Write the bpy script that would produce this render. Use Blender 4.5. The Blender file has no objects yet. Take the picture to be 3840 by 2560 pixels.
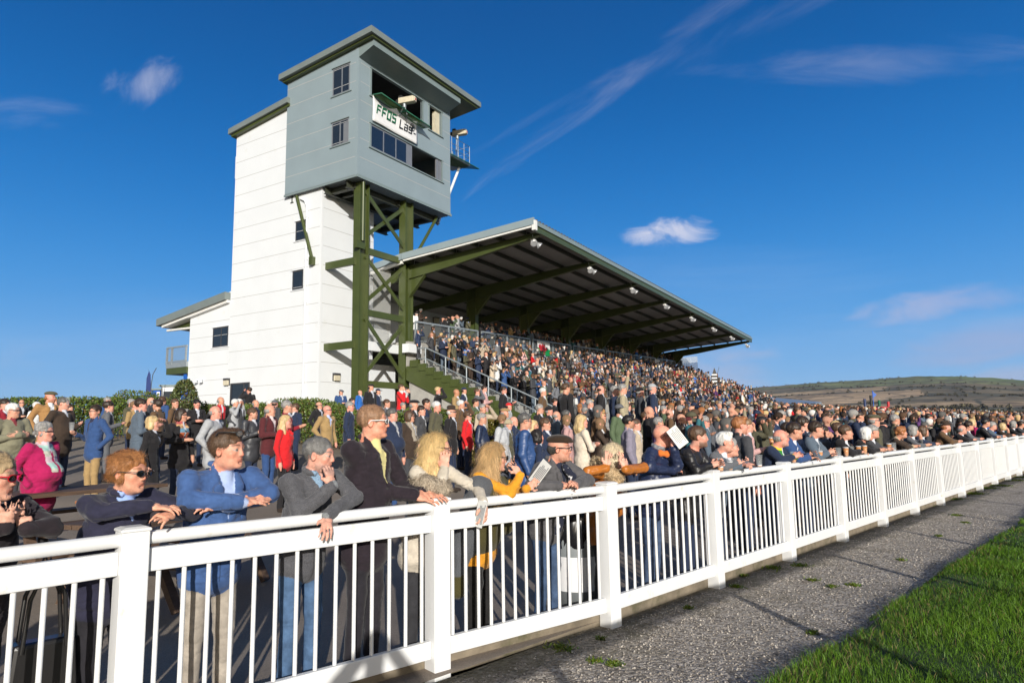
import bpy, bmesh, math, random, time
import numpy as np
from mathutils import Matrix, Vector
T0 = time.time()
R = math.radians
random.seed(7)
SC = bpy.context.scene
COL = SC.collection

# ------------------------------------------------------------------ camera
CAM_H = 1.62
PITCH, ROLL, FPX = 0.12775, -0.01659, 2509.0      # focal length in pixels of a 3840 px wide frame
_cp, _sp = math.cos(PITCH), math.sin(PITCH)
_fw = np.array([0, _cp, _sp]); _up = np.array([0, -_sp, _cp]); _rt = np.array([1., 0, 0])
_c, _s = math.cos(ROLL), math.sin(ROLL)
C_R = _c * _rt + _s * _up; C_U = -_s * _rt + _c * _up; C_F = _fw
cam = bpy.data.cameras.new('camera'); camo = bpy.data.objects.new('camera', cam); COL.objects.link(camo)
cam.sensor_width = 36; cam.lens = FPX / 3840 * 36; cam.clip_start = 0.05; cam.clip_end = 30000
m = Matrix.Identity(4)
for i in range(3):
    m[i][0] = C_R[i]; m[i][1] = C_U[i]; m[i][2] = -C_F[i]
m[2][3] = CAM_H
camo.matrix_world = m
SC.camera = camo
SC.render.resolution_x, SC.render.resolution_y = 1024, 682

def ray(x, y):                       # direction through a pixel of the 3840x2560 frame
    return (x - 1920) * C_R - (y - 1280) * C_U + FPX * C_F
CP = np.array([0, 0, CAM_H])
def at_depth(x, y, D):               # point on that ray at world depth y = D
    d = ray(x, y); return CP + d * (D / d[1])
def at_z(x, y, z):
    d = ray(x, y); return CP + d * ((z - CAM_H) / d[2])

# ------------------------------------------------------------------ light
SUN_EL, SUN_AZ = 15.3, 168.8         # azimuth from +Y towards +X: low, behind the camera and a little to its right
sd = Vector((math.sin(R(SUN_AZ)) * math.cos(R(SUN_EL)), math.cos(R(SUN_AZ)) * math.cos(R(SUN_EL)), math.sin(R(SUN_EL))))
sun = bpy.data.lights.new('sun', 'SUN'); suno = bpy.data.objects.new('sun', sun); COL.objects.link(suno)
sun.energy = 5.0; sun.angle = R(0.55); sun.color = (1.0, 0.955, 0.87)
suno.rotation_euler = sd.to_track_quat('Z', 'Y').to_euler(); suno.location = (5, -20, 20)

W = bpy.data.worlds.new('World'); SC.world = W; W.use_nodes = True
def world():
    nt = W.node_tree; N = nt.nodes; L = nt.links; N.clear()
    out = N.new('ShaderNodeOutputWorld'); bg = N.new('ShaderNodeBackground'); L.new(bg.outputs[0], out.inputs[0])
    bg.inputs[1].default_value = 0.13
    sky = N.new('ShaderNodeTexSky'); sky.sky_type = 'NISHITA'; sky.sun_disc = False
    sky.sun_elevation = R(SUN_EL); sky.sun_rotation = R(SUN_AZ)
    sky.altitude = 30; sky.air_density = 1.0; sky.dust_density = 1.2; sky.ozone_density = 1.0
    hs = N.new('ShaderNodeHueSaturation'); hs.inputs['Saturation'].default_value = .85; hs.inputs['Value'].default_value = .62
    gm = N.new('ShaderNodeGamma'); gm.inputs[1].default_value = 1.0
    L.new(sky.outputs[0], hs.inputs['Color']); L.new(hs.outputs[0], gm.inputs[0])
    tc = N.new('ShaderNodeTexCoord')
    sx = N.new('ShaderNodeSeparateXYZ'); L.new(tc.outputs['Generated'], sx.inputs[0])
    rp = N.new('ShaderNodeValToRGB'); L.new(sx.outputs[2], rp.inputs[0]); e = rp.color_ramp.elements; rp.color_ramp.interpolation = 'B_SPLINE'
    e[0].position = 0; e[0].color = (.35,.58,.84,1); e[1].position = 1; e[1].color = (.001,.06,.24,1)
    for p_, c_ in ((.07,(.20,.45,.80)),(.17,(.065,.32,.74)),(.29,(.014,.205,.60)),(.42,(.001,.125,.43)),(.55,(.0005,.085,.32))):
        q_ = e.new(p_); q_.color = (*c_, 1)
    sc_ = N.new('ShaderNodeVectorMath'); sc_.operation = 'SCALE'; sc_.inputs['Scale'].default_value = 7.7; L.new(rp.outputs[0], sc_.inputs[0])
    mx_ = N.new('ShaderNodeMix'); mx_.data_type = 'RGBA'; mr_ = N.new('ShaderNodeMapRange'); mr_.interpolation_type = 'SMOOTHSTEP'; L.new(sx.outputs[1], mr_.inputs[0]); mr_.inputs[1].default_value = -.25; mr_.inputs[2].default_value = .35; mr_.inputs[3].default_value = 0; mr_.inputs[4].default_value = .97; L.new(mr_.outputs[0], mx_.inputs[0]); L.new(gm.outputs[0], mx_.inputs[6]); L.new(sc_.outputs[0], mx_.inputs[7])
    cur = mx_.outputs[2]
    def math_(op, a, b=None, c=None):
        n = N.new('ShaderNodeMath'); n.operation = op
        for i, v in enumerate((a, b, c)):
            if v is None: continue
            if isinstance(v, (int, float)): n.inputs[i].default_value = v
            else: L.new(v, n.inputs[i])
        return n.outputs[0]
    def cloud(cur, px, py, wx, wy, rot, scale, stretch, lo, hi, amt, col, seed):
        d = Vector(ray(px, py)).normalized()
        # frame on the sky around that direction
        rt = d.cross(Vector((0, 0, 1))).normalized(); up = rt.cross(d)
        a = R(rot); u = rt * math.cos(a) + up * math.sin(a); v = -rt * math.sin(a) + up * math.cos(a)
        def dot(vec):
            n = N.new('ShaderNodeVectorMath'); n.operation = 'DOT_PRODUCT'; L.new(tc.outputs['Generated'], n.inputs[0]); n.inputs[1].default_value = vec
            return n.outputs['Value']
        dx, dy, df = dot(u), dot(v), dot(d)
        X = math_('DIVIDE', dx, math_('MAXIMUM', df, .05)); Y = math_('DIVIDE', dy, math_('MAXIMUM', df, .05))
        cx = N.new('ShaderNodeCombineXYZ'); L.new(math_('MULTIPLY', X, scale / stretch), cx.inputs[0]); L.new(math_('MULTIPLY', Y, scale), cx.inputs[1]); cx.inputs[2].default_value = seed
        nz = N.new('ShaderNodeTexNoise'); nz.inputs['Scale'].default_value = 1.0; nz.inputs['Detail'].default_value = 7; nz.inputs['Roughness'].default_value = .62; nz.inputs['Distortion'].default_value = .7
        L.new(cx.outputs[0], nz.inputs['Vector'])
        r2 = math_('ADD', math_('POWER', math_('ABSOLUTE', math_('DIVIDE', X, wx)), 2.0), math_('POWER', math_('ABSOLUTE', math_('DIVIDE', Y, wy)), 2.0))
        win = math_('SUBTRACT', 1.0, r2); 
        s = math_('ADD', nz.outputs['Fac'], math_('MULTIPLY', math_('SUBTRACT', win, 1.0), .28))
        mr = N.new('ShaderNodeMapRange'); mr.interpolation_type = 'SMOOTHSTEP'; L.new(s, mr.inputs[0]); mr.inputs[1].default_value = lo; mr.inputs[2].default_value = hi; mr.inputs[3].default_value = 0; mr.inputs[4].default_value = amt
        fr = math_('MULTIPLY', mr.outputs[0], math_('GREATER_THAN', df, .1))
        mx = N.new('ShaderNodeMix'); mx.data_type = 'RGBA'; L.new(fr, mx.inputs[0]); L.new(cur, mx.inputs[6]); mx.inputs[7].default_value = (*col, 1)
        return mx.outputs[2]
    c1 = (6.2, 6.0, 6.6); c2 = (3.6, 3.9, 5.0)
    k = 1.6327
    for a in ((1540*k, 534*k, .066, .024, 0, 24, 1.5, .18, .62, .72, c1, 1.3),      # small cumulus over the roof
              (330*k, 190*k, .06, .030, 35, 20, 2.0, .26, .75, .40, c1, 4.1),
              (1500*k, 130*k, .42, .030, 27, 20, 5, .34, 1.0, .30, c1, 7.7),          # long streak rising to the right
              (2010*k, 140*k, .26, .035, -14, 16, 4, .34, .92, .30, c1, 2.2),
              (1700*k, 60*k, .40, .03, 16, 13, 5, .34, .95, .26, c1, 12.2),
              (1330*k, 215*k, .22, .012, 24, 18, 6, .30, .95, .20, c1, 17.2),
              (2085*k, 712*k, .085, .022, 5, 24, 2.8, .20, .58, .50, (3.9, 3.9, 5.2), 9.3),
              (2250*k, 680*k, .09, .02, -4, 20, 3, .24, .66, .42, (3.5, 3.6, 5.2), 19.3),
              (2250*k, 785*k, .12, .026, 6, 18, 3.2, .20, .60, .52, (3.2, 3.3, 4.8), 29.3),
              (2320*k, 870*k, .09, .02, 8, 18, 3, .18, .58, .55, (3.4, 3.6, 4.9), 39.3),
              (1640*k, 845*k, .09, .035, 0, 20, 2.2, .12, .62, .5, (3.9, 3.9, 5.0), 5.3),
              (160*k, 650*k, .22, .018, 14, 22, 4, .46, .85, .30, c1, 6.3),
              (130*k, 840*k, .25, .05, 0, 13, 3.5, .44, .86, .30, (3.3, 3.9, 5.2), 8.3),
              (60*k, 250*k, .12, .05, 10, 14, 3, .46, .85, .18, c1, 44.3),
              (1900*k, 770*k, .50, .06, 2, 7, 6, .42, .86, .32, (5.0, 5.4, 6.4), 48.3),
              (900*k, 700*k, 1.3, .10, 4, 4, 7, .42, .9, .22, (4.6, 5.2, 6.4), 50.3)):
        cur = cloud(cur, *a)
    L.new(cur, bg.inputs[0])
world()
SC.view_settings.view_transform = 'Standard'; SC.view_settings.look = 'None'; SC.view_settings.exposure = 0.08; SC.view_settings.gamma = 1
cy = SC.cycles
try:
    cy.max_bounces = 6; cy.diffuse_bounces = 3; cy.glossy_bounces = 3; cy.transmission_bounces = 5; cy.transparent_max_bounces = 8
    cy.use_denoising = True
except Exception: pass

# ------------------------------------------------------------------ scene tree helpers
def link(o, parent=None):
    COL.objects.link(o)
    if parent is not None: o.parent = parent
    return o
def tag(o, label=None, cat=None, group=None, kind=None):
    if label: o['label'] = label
    if cat: o['category'] = cat
    if group: o['group'] = group
    if kind: o['kind'] = kind
    return o
def empty(name, loc=(0, 0, 0), rz=0, parent=None):
    o = bpy.data.objects.new(name, None); link(o, parent); o.location = loc; o.rotation_euler = (0, 0, rz); o.empty_display_size = .2
    return o
class MB:
    """collects verts / faces into one mesh"""
    def __init__(s): s.v = []; s.f = []; s.smooth = []
    def add(s, vs, fs, sm=False):
        n = len(s.v); s.v += [tuple(p) for p in vs]; s.f += [tuple(i + n for i in f) for f in fs]; s.smooth += [sm] * len(fs)
    def box(s, x0, x1, y0, y1, z0, z1):
        s.add([(x0,y0,z0),(x1,y0,z0),(x1,y1,z0),(x0,y1,z0),(x0,y0,z1),(x1,y0,z1),(x1,y1,z1),(x0,y1,z1)],
              [(0,3,2,1),(4,5,6,7),(0,1,5,4),(1,2,6,5),(2,3,7,6),(3,0,4,7)]); return s
    def obox(s, c, ax, ay, az):      # centre + three half vectors
        c, ax, ay, az = map(np.array, (c, ax, ay, az)); vs = []
        for k in (-1, 1):
            for a, b in ((-1,-1),(1,-1),(1,1),(-1,1)): vs.append(c + a*ax + b*ay + k*az)
        s.add(vs, [(0,3,2,1),(4,5,6,7),(0,1,5,4),(1,2,6,5),(2,3,7,6),(3,0,4,7)]); return s
    def beam(s, p, q, w, h, up=(0,0,1)):   # rectangular bar p->q, w across, h along up
        p, q, up = np.array(p, float), np.array(q, float), np.array(up, float); d = q - p; L = np.linalg.norm(d); d /= L
        sx = np.cross(d, up); sx /= np.linalg.norm(sx); u = np.cross(sx, d)
        return s.obox((p + q) / 2, d * L / 2, sx * w / 2, u * h / 2)
    def ibeam(s, p, q, w, h, up=(0,0,1), tf=.03, tw=.03):
        p, q, up = np.array(p, float), np.array(q, float), np.array(up, float); d = q - p; L = np.linalg.norm(d); d /= L
        sx = np.cross(d, up); sx /= np.linalg.norm(sx); u = np.cross(sx, d); c = (p + q) / 2
        s.obox(c + u * (h/2 - tf/2), d*L/2, sx*w/2, u*tf/2); s.obox(c - u * (h/2 - tf/2), d*L/2, sx*w/2, u*tf/2)
        s.obox(c, d*L/2, sx*tw/2, u*(h/2 - tf)); return s
    def tube(s, pts, r, n=8, cap=True):
        pts = [np.array(p, float) for p in pts]; rr = r if hasattr(r, '__len__') else [r]*len(pts)
        rings = []; prev = None
        for i, p in enumerate(pts):
            t = pts[min(i+1, len(pts)-1)] - pts[max(i-1, 0)]; t = t / (np.linalg.norm(t) + 1e-9)
            if prev is None:
                a = np.array([0,0,1.]) if abs(t[2]) < .9 else np.array([1.,0,0]); x = np.cross(a, t); x /= np.linalg.norm(x)
            else:
                x = prev - t * (prev @ t); x /= np.linalg.norm(x) + 1e-9
            prev = x; y = np.cross(t, x)
            rings.append([p + rr[i]*(x*math.cos(2*math.pi*k/n) + y*math.sin(2*math.pi*k/n)) for k in range(n)])
        vs = [v for rg in rings for v in rg]; fs = []
        for i in range(len(pts)-1):
            for k in range(n): fs.append((i*n+k, i*n+(k+1)%n, (i+1)*n+(k+1)%n, (i+1)*n+k))
        s.add(vs, fs, True)
        if cap: s.add(rings[0], [tuple(range(n))[::-1]]); s.add(rings[-1], [tuple(range(n))])
        return s
    def lathe(s, prof, c=(0,0,0), n=16):    # profile of (r, z)
        vs = []; fs = []
        for r, z in prof:
            for k in range(n): vs.append((c[0]+r*math.cos(2*math.pi*k/n), c[1]+r*math.sin(2*math.pi*k/n), c[2]+z))
        for i in range(len(prof)-1):
            for k in range(n): fs.append((i*n+k, i*n+(k+1)%n, (i+1)*n+(k+1)%n, (i+1)*n+k))
        s.add(vs, fs, True); return s
    def prism(s, pts, d):             # polygon (list of 3D) extruded by vector d
        n = len(pts); d = np.array(d, float); a = [np.array(p, float) for p in pts]; b = [p + d for p in a]
        s.add(a + b, [tuple(range(n))[::-1], tuple(range(n, 2*n))] + [(i, (i+1)%n, n+(i+1)%n, n+i) for i in range(n)]); return s
    def build(s, name, mat, parent=None, loc=None, bevel=0, cols=None):
        me = bpy.data.meshes.new(name); me.from_pydata(s.v, [], s.f); me.update()
        me.polygons.foreach_set('use_smooth', s.smooth)
        me.materials.append(mat)
        bm = bmesh.new(); bm.from_mesh(me); bmesh.ops.recalc_face_normals(bm, faces=bm.faces); bm.to_mesh(me); bm.free()
        o = bpy.data.objects.new(name, me); link(o, parent)
        if loc is not None: o.location = loc
        if bevel:
            b = o.modifiers.new('bevel', 'BEVEL'); b.width = bevel; b.segments = 2; b.limit_method = 'ANGLE'; b.angle_limit = R(50)
        return o
def mesh_np(name, v, f, mat, parent=None, col=None, smooth=True, loc=None):
    """quads / tris from numpy arrays with an optional vertex colour"""
    me = bpy.data.meshes.new(name); nv, nf, k = len(v), len(f), f.shape[1]
    me.vertices.add(nv); me.vertices.foreach_set('co', np.ascontiguousarray(v, dtype=np.float32).ravel())
    me.loops.add(nf * k); me.loops.foreach_set('vertex_index', np.ascontiguousarray(f, dtype=np.int32).ravel())
    me.polygons.add(nf); me.polygons.foreach_set('loop_start', np.arange(nf, dtype=np.int32) * k); me.polygons.foreach_set('loop_total', np.full(nf, k, dtype=np.int32))
    if smooth: me.polygons.foreach_set('use_smooth', np.ones(nf, dtype=bool))
    me.update(calc_edges=True)
    if col is not None:
        a = me.color_attributes.new('Col', 'FLOAT_COLOR', 'POINT'); c = np.ones((nv, 4), dtype=np.float32); c[:, :3] = col; a.data.foreach_set('color', c.ravel())
    me.materials.append(mat); me.validate()
    o = bpy.data.objects.new(name, me); link(o, parent)
    if loc is not None: o.location = loc
    return o

# ------------------------------------------------------------------ materials
def new_mat(name):
    mt = bpy.data.materials.new(name); mt.use_nodes = True; nt = mt.node_tree
    return mt, nt, nt.nodes['Principled BSDF']
def mat(name, col, rough=.6, metal=0, var=.12, vscale=4, bump=0, bscale=40, attr=False, spec=None, stretch=None, sheen=0, sss=0, dirt=None, coat=0, fac_col=None):
    mt, nt, b = new_mat(name); N, L = nt.nodes, nt.links
    tc = N.new('ShaderNodeTexCoord'); vec = tc.outputs['Object']
    if stretch:
        mp = N.new('ShaderNodeMapping'); mp.inputs['Scale'].default_value = stretch; L.new(vec, mp.inputs[0]); vec = mp.outputs[0]
    if attr:
        at = N.new('ShaderNodeAttribute'); at.attribute_name = 'Col'; src = at.outputs['Color']
    else:
        rgb = N.new('ShaderNodeRGB'); rgb.outputs[0].default_value = (*col, 1); src = rgb.outputs[0]
    if var:
        nz = N.new('ShaderNodeTexNoise'); nz.inputs['Scale'].default_value = vscale; nz.inputs['Detail'].default_value = 6; nz.inputs['Roughness'].default_value = .6; L.new(vec, nz.inputs['Vector'])
        mr = N.new('ShaderNodeMapRange'); L.new(nz.outputs['Fac'], mr.inputs[0]); mr.inputs[1].default_value = .3; mr.inputs[2].default_value = .7; mr.inputs[3].default_value = 1 - var; mr.inputs[4].default_value = 1 + var
        mm = N.new('ShaderNodeVectorMath'); mm.operation = 'SCALE'; L.new(src, mm.inputs[0]); L.new(mr.outputs[0], mm.inputs['Scale']); src = mm.outputs[0]
    if dirt:                         # (colour, scale, low, high): patches of stain with a shape of their own
        nz = N.new('ShaderNodeTexNoise'); nz.inputs['Scale'].default_value = dirt[1]; nz.inputs['Detail'].default_value = 8; nz.inputs['Roughness'].default_value = .7; L.new(tc.outputs['Object'], nz.inputs['Vector'])
        mr = N.new('ShaderNodeMapRange'); L.new(nz.outputs['Fac'], mr.inputs[0]); mr.inputs[1].default_value = dirt[2]; mr.inputs[2].default_value = dirt[3]
        mx = N.new('ShaderNodeMix'); mx.data_type = 'RGBA'; L.new(mr.outputs[0], mx.inputs[0]); L.new(src, mx.inputs[6]); mx.inputs[7].default_value = (*dirt[0], 1); src = mx.outputs[2]
    L.new(src, b.inputs['Base Color'])
    b.inputs['Roughness'].default_value = rough; b.inputs['Metallic'].default_value = metal
    if spec is not None: b.inputs['Specular IOR Level'].default_value = spec
    if sheen: b.inputs['Sheen Weight'].default_value = sheen; b.inputs['Sheen Roughness'].default_value = .5
    if sss: b.inputs['Subsurface Weight'].default_value = sss; b.inputs['Subsurface Radius'].default_value = (.012, .005, .003); b.inputs['Subsurface Scale'].default_value = 1
    if coat: b.inputs['Coat Weight'].default_value = coat
    if bump:
        nz = N.new('ShaderNodeTexNoise'); nz.inputs['Scale'].default_value = bscale; nz.inputs['Detail'].default_value = 5; L.new(vec, nz.inputs['Vector'])
        bp = N.new('ShaderNodeBump'); bp.inputs['Strength'].default_value = 1; bp.inputs['Distance'].default_value = bump; L.new(nz.outputs['Fac'], bp.inputs['Height']); L.new(bp.outputs[0], b.inputs['Normal'])
    return mt
def glass_mat(name, tint=(.03,.05,.08), rough=.04):
    mt, nt, b = new_mat(name); b.inputs['Base Color'].default_value = (*tint, 1); b.inputs['Roughness'].default_value = rough; b.inputs['Specular IOR Level'].default_value = .8
    return mt
def clear_mat(name, tint=(.85,.87,.88), alpha=.35, rough=.1):
    mt, nt, b = new_mat(name); b.inputs['Base Color'].default_value = (*tint, 1); b.inputs['Roughness'].default_value = rough; b.inputs['Alpha'].default_value = alpha
    return mt
M = {}
M['fence'] = mat('white_plastic', (.73,.735,.74), .38, var=.03, vscale=3, bump=.0006, bscale=6, dirt=((.50,.47,.34), 7, .62, .82))
M['white_panel'] = mat('white_cladding', (.69,.715,.745), .45, var=.03, vscale=.6, dirt=((.60,.60,.56), 1.3, .60, .85))
M['grey_panel'] = mat('grey_cladding', (.235,.295,.325), .42, var=.05, vscale=.8)
M['grey_trim'] = mat('grey_trim', (.19,.24,.245), .4, var=.05)
M['fascia'] = mat('grey_fascia', (.17,.20,.195), .45, var=.08, vscale=1.2)
M['gutter'] = mat('white_gutter', (.72,.72,.70), .4, var=.04)
M['green'] = mat('green_steel', (.055,.072,.018), .38, var=.12, vscale=1.5, bump=.0008, bscale=9)
M['soffit'] = mat('roof_underside', (.30,.29,.28), .6, var=.12, stretch=(3,.4,1))
M['roof'] = mat('roof_sheet', (.10,.11,.115), .5, var=.1)
M['galv'] = mat('galvanised_steel', (.30,.34,.37), .45, metal=.35, var=.15, vscale=12)
M['concrete'] = mat('concrete', (.34,.33,.31), .85, var=.15, vscale=3, bump=.003, bscale=30)
M['deckwall'] = mat('block_wall', (.42,.40,.38), .8, var=.08)
M['seam'] = mat('panel_seam', (.42,.42,.42), .7, var=0)
M['frame'] = mat('window_frame', (.045,.045,.05), .5, var=.05)
M['frame_grey'] = mat('window_frame_grey', (.22,.23,.25), .4, metal=.3, var=.05)
M['glass'] = glass_mat('window_glass', (.012,.02,.035))
M['black'] = mat('black', (.02,.02,.02), .6, var=.05)
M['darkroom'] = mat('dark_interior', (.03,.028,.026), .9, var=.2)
M['pale'] = mat('pale_plastic', (.55,.50,.38), .5)
M['silver'] = mat('silver_lamp', (.55,.56,.58), .3, metal=.5)
M['netgreen'] = mat('green_net', (.01,.11,.06), .7)
M['banner'] = mat('banner_vinyl', (.74,.74,.75), .5, var=.04, vscale=2)
M['ink'] = mat('banner_ink', (.01,.013,.015), .5, var=0)
M['inkgreen'] = mat('banner_green', (.0,.13,.055), .5, var=0)
M['red'] = mat('red_paint', (.45,.02,.03), .5)
M['wood'] = mat('weathered_wood', (.10,.060,.038), .75, var=.3, vscale=6, stretch=(1,8,8), bump=.002, bscale=30)
# ------------------------------------------------------------------ ground
FD = np.array([0.7046, 0.7096]); FN = np.array([-0.7096, 0.7046])      # along the fence / away from the track
FO = np.array([0.77, 5.72])
def st(x, y): p = np.array([x, y]) - FO; return float(p @ FN), float(p @ FD)
def g(x, y):                          # height of the tarmac, rising gently towards the stand
    s = (x - FO[0]) * FN[0] + (y - FO[1]) * FN[1]
    return 0.04 + 0.085 * np.clip(s - 2.5, 0, 24)
def ground_h(x, y):
    s = (x - FO[0]) * FN[0] + (y - FO[1]) * FN[1]
    return np.where(s > 0, 0.04 + 0.085 * np.clip(s - 2.5, 0, 24), 0.0) - 0.14 * (s > 0)
def sheet(name, f, s0, s1, t0, t1, ns, nt, mt, bend=1.0):
    S = np.linspace(0, 1, ns) ; Tt = np.linspace(0, 1, nt)
    S = s0 + (s1 - s0) * S; Tt = t0 + (t1 - t0) * Tt
    SS, TT = np.meshgrid(S, Tt, indexing='ij'); X = FO[0] + SS*FN[0] + TT*FD[0]; Y = FO[1] + SS*FN[1] + TT*FD[1]; Z = f(X, Y, SS, TT)
    v = np.stack([X, Y, Z], -1).reshape(-1, 3); i = np.arange(ns*nt).reshape(ns, nt)
    q = np.stack([i[:-1,:-1], i[1:,:-1], i[1:,1:], i[:-1,1:]], -1).reshape(-1, 4)[:, ::-1]
    o = mesh_np(name, v, q, mt); tag(o, kind='structure'); return o
def mat_tarmac():
    mt, nt, b = new_mat('tarmac'); N, L = nt.nodes, nt.links; tc = N.new('ShaderNodeTexCoord')
    n1 = N.new('ShaderNodeTexNoise'); n1.inputs['Scale'].default_value = .5; n1.inputs['Detail'].default_value = 8; L.new(tc.outputs['Object'], n1.inputs['Vector'])
    n2 = N.new('ShaderNodeTexNoise'); n2.inputs['Scale'].default_value = 90; n2.inputs['Detail'].default_value = 3; L.new(tc.outputs['Object'], n2.inputs['Vector'])
    cr = N.new('ShaderNodeValToRGB'); cr.color_ramp.elements[0].color = (.20,.16,.125,1); cr.color_ramp.elements[1].color = (.32,.265,.21,1); cr.color_ramp.elements[0].position = .35; cr.color_ramp.elements[1].position = .7
    L.new(n1.outputs['Fac'], cr.inputs[0])
    mx = N.new('ShaderNodeMix'); mx.data_type = 'RGBA'; mx.blend_type = 'MULTIPLY'; mx.inputs[0].default_value = .6; L.new(cr.outputs[0], mx.inputs[6]); L.new(n2.outputs['Fac'], mx.inputs[7])
    sc = N.new('ShaderNodeVectorMath'); sc.operation = 'SCALE'; sc.inputs['Scale'].default_value = 1.35; L.new(mx.outputs[2], sc.inputs[0]); L.new(sc.outputs[0], b.inputs['Base Color'])
    b.inputs['Roughness'].default_value = .85
    bp = N.new('ShaderNodeBump'); bp.inputs['Distance'].default_value = .004; L.new(n2.outputs['Fac'], bp.inputs['Height']); L.new(bp.outputs[0], b.inputs['Normal'])
    return mt
def mat_gravel():
    mt, nt, b = new_mat('gravel'); N, L = nt.nodes, nt.links; tc = N.new('ShaderNodeTexCoord')
    vo = N.new('ShaderNodeTexVoronoi'); vo.inputs['Scale'].default_value = 46; L.new(tc.outputs['Object'], vo.inputs['Vector'])
    vo2 = N.new('ShaderNodeTexVoronoi'); vo2.inputs['Scale'].default_value = 95; L.new(tc.outputs['Object'], vo2.inputs['Vector'])
    cr = N.new('ShaderNodeValToRGB'); e = cr.color_ramp.elements; e[0].color = (.13,.11,.09,1); e[1].color = (.52,.46,.40,1)
    for p, c in ((.3, (.25,.215,.18,1)), (.55, (.35,.305,.26,1)), (.8, (.45,.40,.345,1))): x = e.new(p); x.color = c
    sp = N.new('ShaderNodeSeparateColor'); L.new(vo.outputs['Color'], sp.inputs[0]); L.new(sp.outputs[0], cr.inputs[0])
    nz = N.new('ShaderNodeTexNoise'); nz.inputs['Scale'].default_value = 1.1; nz.inputs['Detail'].default_value = 9; nz.inputs['Roughness'].default_value = .7; L.new(tc.outputs['Object'], nz.inputs['Vector'])
    mr = N.new('ShaderNodeMapRange'); L.new(nz.outputs['Fac'], mr.inputs[0]); mr.inputs[1].default_value = .52; mr.inputs[2].default_value = .72; mr.inputs[3].default_value = 0; mr.inputs[4].default_value = .75
    mx = N.new('ShaderNodeMix'); mx.data_type = 'RGBA'; L.new(mr.outputs[0], mx.inputs[0]); L.new(cr.outputs[0], mx.inputs[6]); mx.inputs[7].default_value = (.14,.115,.07,1)
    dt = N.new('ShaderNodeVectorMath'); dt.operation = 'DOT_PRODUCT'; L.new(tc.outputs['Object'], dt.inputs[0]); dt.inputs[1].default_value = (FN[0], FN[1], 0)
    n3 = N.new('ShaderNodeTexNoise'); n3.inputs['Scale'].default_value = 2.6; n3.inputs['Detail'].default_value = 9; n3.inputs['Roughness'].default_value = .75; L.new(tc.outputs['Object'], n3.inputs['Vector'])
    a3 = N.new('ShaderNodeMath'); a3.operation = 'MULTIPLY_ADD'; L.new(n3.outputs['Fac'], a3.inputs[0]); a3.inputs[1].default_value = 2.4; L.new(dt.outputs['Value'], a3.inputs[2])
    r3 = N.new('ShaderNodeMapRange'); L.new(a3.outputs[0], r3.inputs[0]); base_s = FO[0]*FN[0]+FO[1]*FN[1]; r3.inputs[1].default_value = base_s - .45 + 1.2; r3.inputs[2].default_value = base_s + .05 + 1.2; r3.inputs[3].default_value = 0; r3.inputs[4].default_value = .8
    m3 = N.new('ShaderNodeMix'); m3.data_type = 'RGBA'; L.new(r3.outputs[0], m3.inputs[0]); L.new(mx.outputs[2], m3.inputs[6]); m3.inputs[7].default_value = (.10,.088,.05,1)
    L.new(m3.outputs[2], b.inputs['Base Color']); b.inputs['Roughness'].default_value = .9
    ad = N.new('ShaderNodeMath'); ad.operation = 'ADD'; L.new(vo.outputs['Distance'], ad.inputs[0])
    m2 = N.new('ShaderNodeMath'); m2.operation = 'MULTIPLY'; m2.inputs[1].default_value = .4; L.new(vo2.outputs['Distance'], m2.inputs[0]); L.new(m2.outputs[0], ad.inputs[1])
    bp = N.new('ShaderNodeBump'); bp.invert = True; bp.inputs['Distance'].default_value = .013; L.new(ad.outputs[0], bp.inputs['Height']); L.new(bp.outputs[0], b.inputs['Normal'])
    return mt
def mat_turf():
    mt, nt, b = new_mat('turf'); N, L = nt.nodes, nt.links; tc = N.new('ShaderNodeTexCoord')
    n1 = N.new('ShaderNodeTexNoise'); n1.inputs['Scale'].default_value = 2; n1.inputs['Detail'].default_value = 9; n1.inputs['Roughness'].default_value = .7; L.new(tc.outputs['Object'], n1.inputs['Vector'])
    cr = N.new('ShaderNodeValToRGB'); cr.color_ramp.elements[0].color = (.02,.04,.006,1); cr.color_ramp.elements[1].color = (.07,.13,.015,1); cr.color_ramp.elements[0].position = .35; cr.color_ramp.elements[1].position = .7
    L.new(n1.outputs['Fac'], cr.inputs[0]); L.new(cr.outputs[0], b.inputs['Base Color']); b.inputs['Roughness'].default_value = .9
    bp = N.new('ShaderNodeBump'); bp.inputs['Distance'].default_value = .03; L.new(n1.outputs['Fac'], bp.inputs['Height']); L.new(bp.outputs[0], b.inputs['Normal'])
    return mt
M['tarmac'] = mat_tarmac(); M['gravel'] = mat_gravel(); M['turf'] = mat_turf()
M['land'] = mat('far_land', (.11,.095,.055), .95, var=.35, vscale=.01)
# the plain everything stands on, reaching the horizon
MB().add([(-9000,-9000,-.6),(9000,-9000,-.6),(9000,9000,-.6),(-9000,9000,-.6)], [(0,1,2,3)])
_b = MB(); _b.add([(-9000,-9000,-.6),(9000,-9000,-.6),(9000,9000,-.6),(-9000,9000,-.6)], [(0,1,2,3)]); tag(_b.build('ground', M['land']), kind='structure')
sheet('pavement', lambda X,Y,S,T: 0.04 + 0.085*np.clip(S-2.5,0,24), .07, 80, -30, 160, 81, 40, M['tarmac'])
# edge of the turf: 1.93 m in front of the fence near the camera (a little wavy)
def edge(t): return -1.50 - .10*np.sin(t*.9+.5) - .05*np.sin(t*2.7) 
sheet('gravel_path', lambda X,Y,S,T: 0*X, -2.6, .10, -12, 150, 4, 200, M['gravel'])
sheet('turf_bank', lambda X,Y,S,T: .07 - .10*np.clip((S+1.60)/.15,0,1) + 0.012*np.sin(S*3+T*2)+.01*np.sin(T*5), -40, -1.45, -30, 160, 200, 300, M['turf'])

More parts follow.
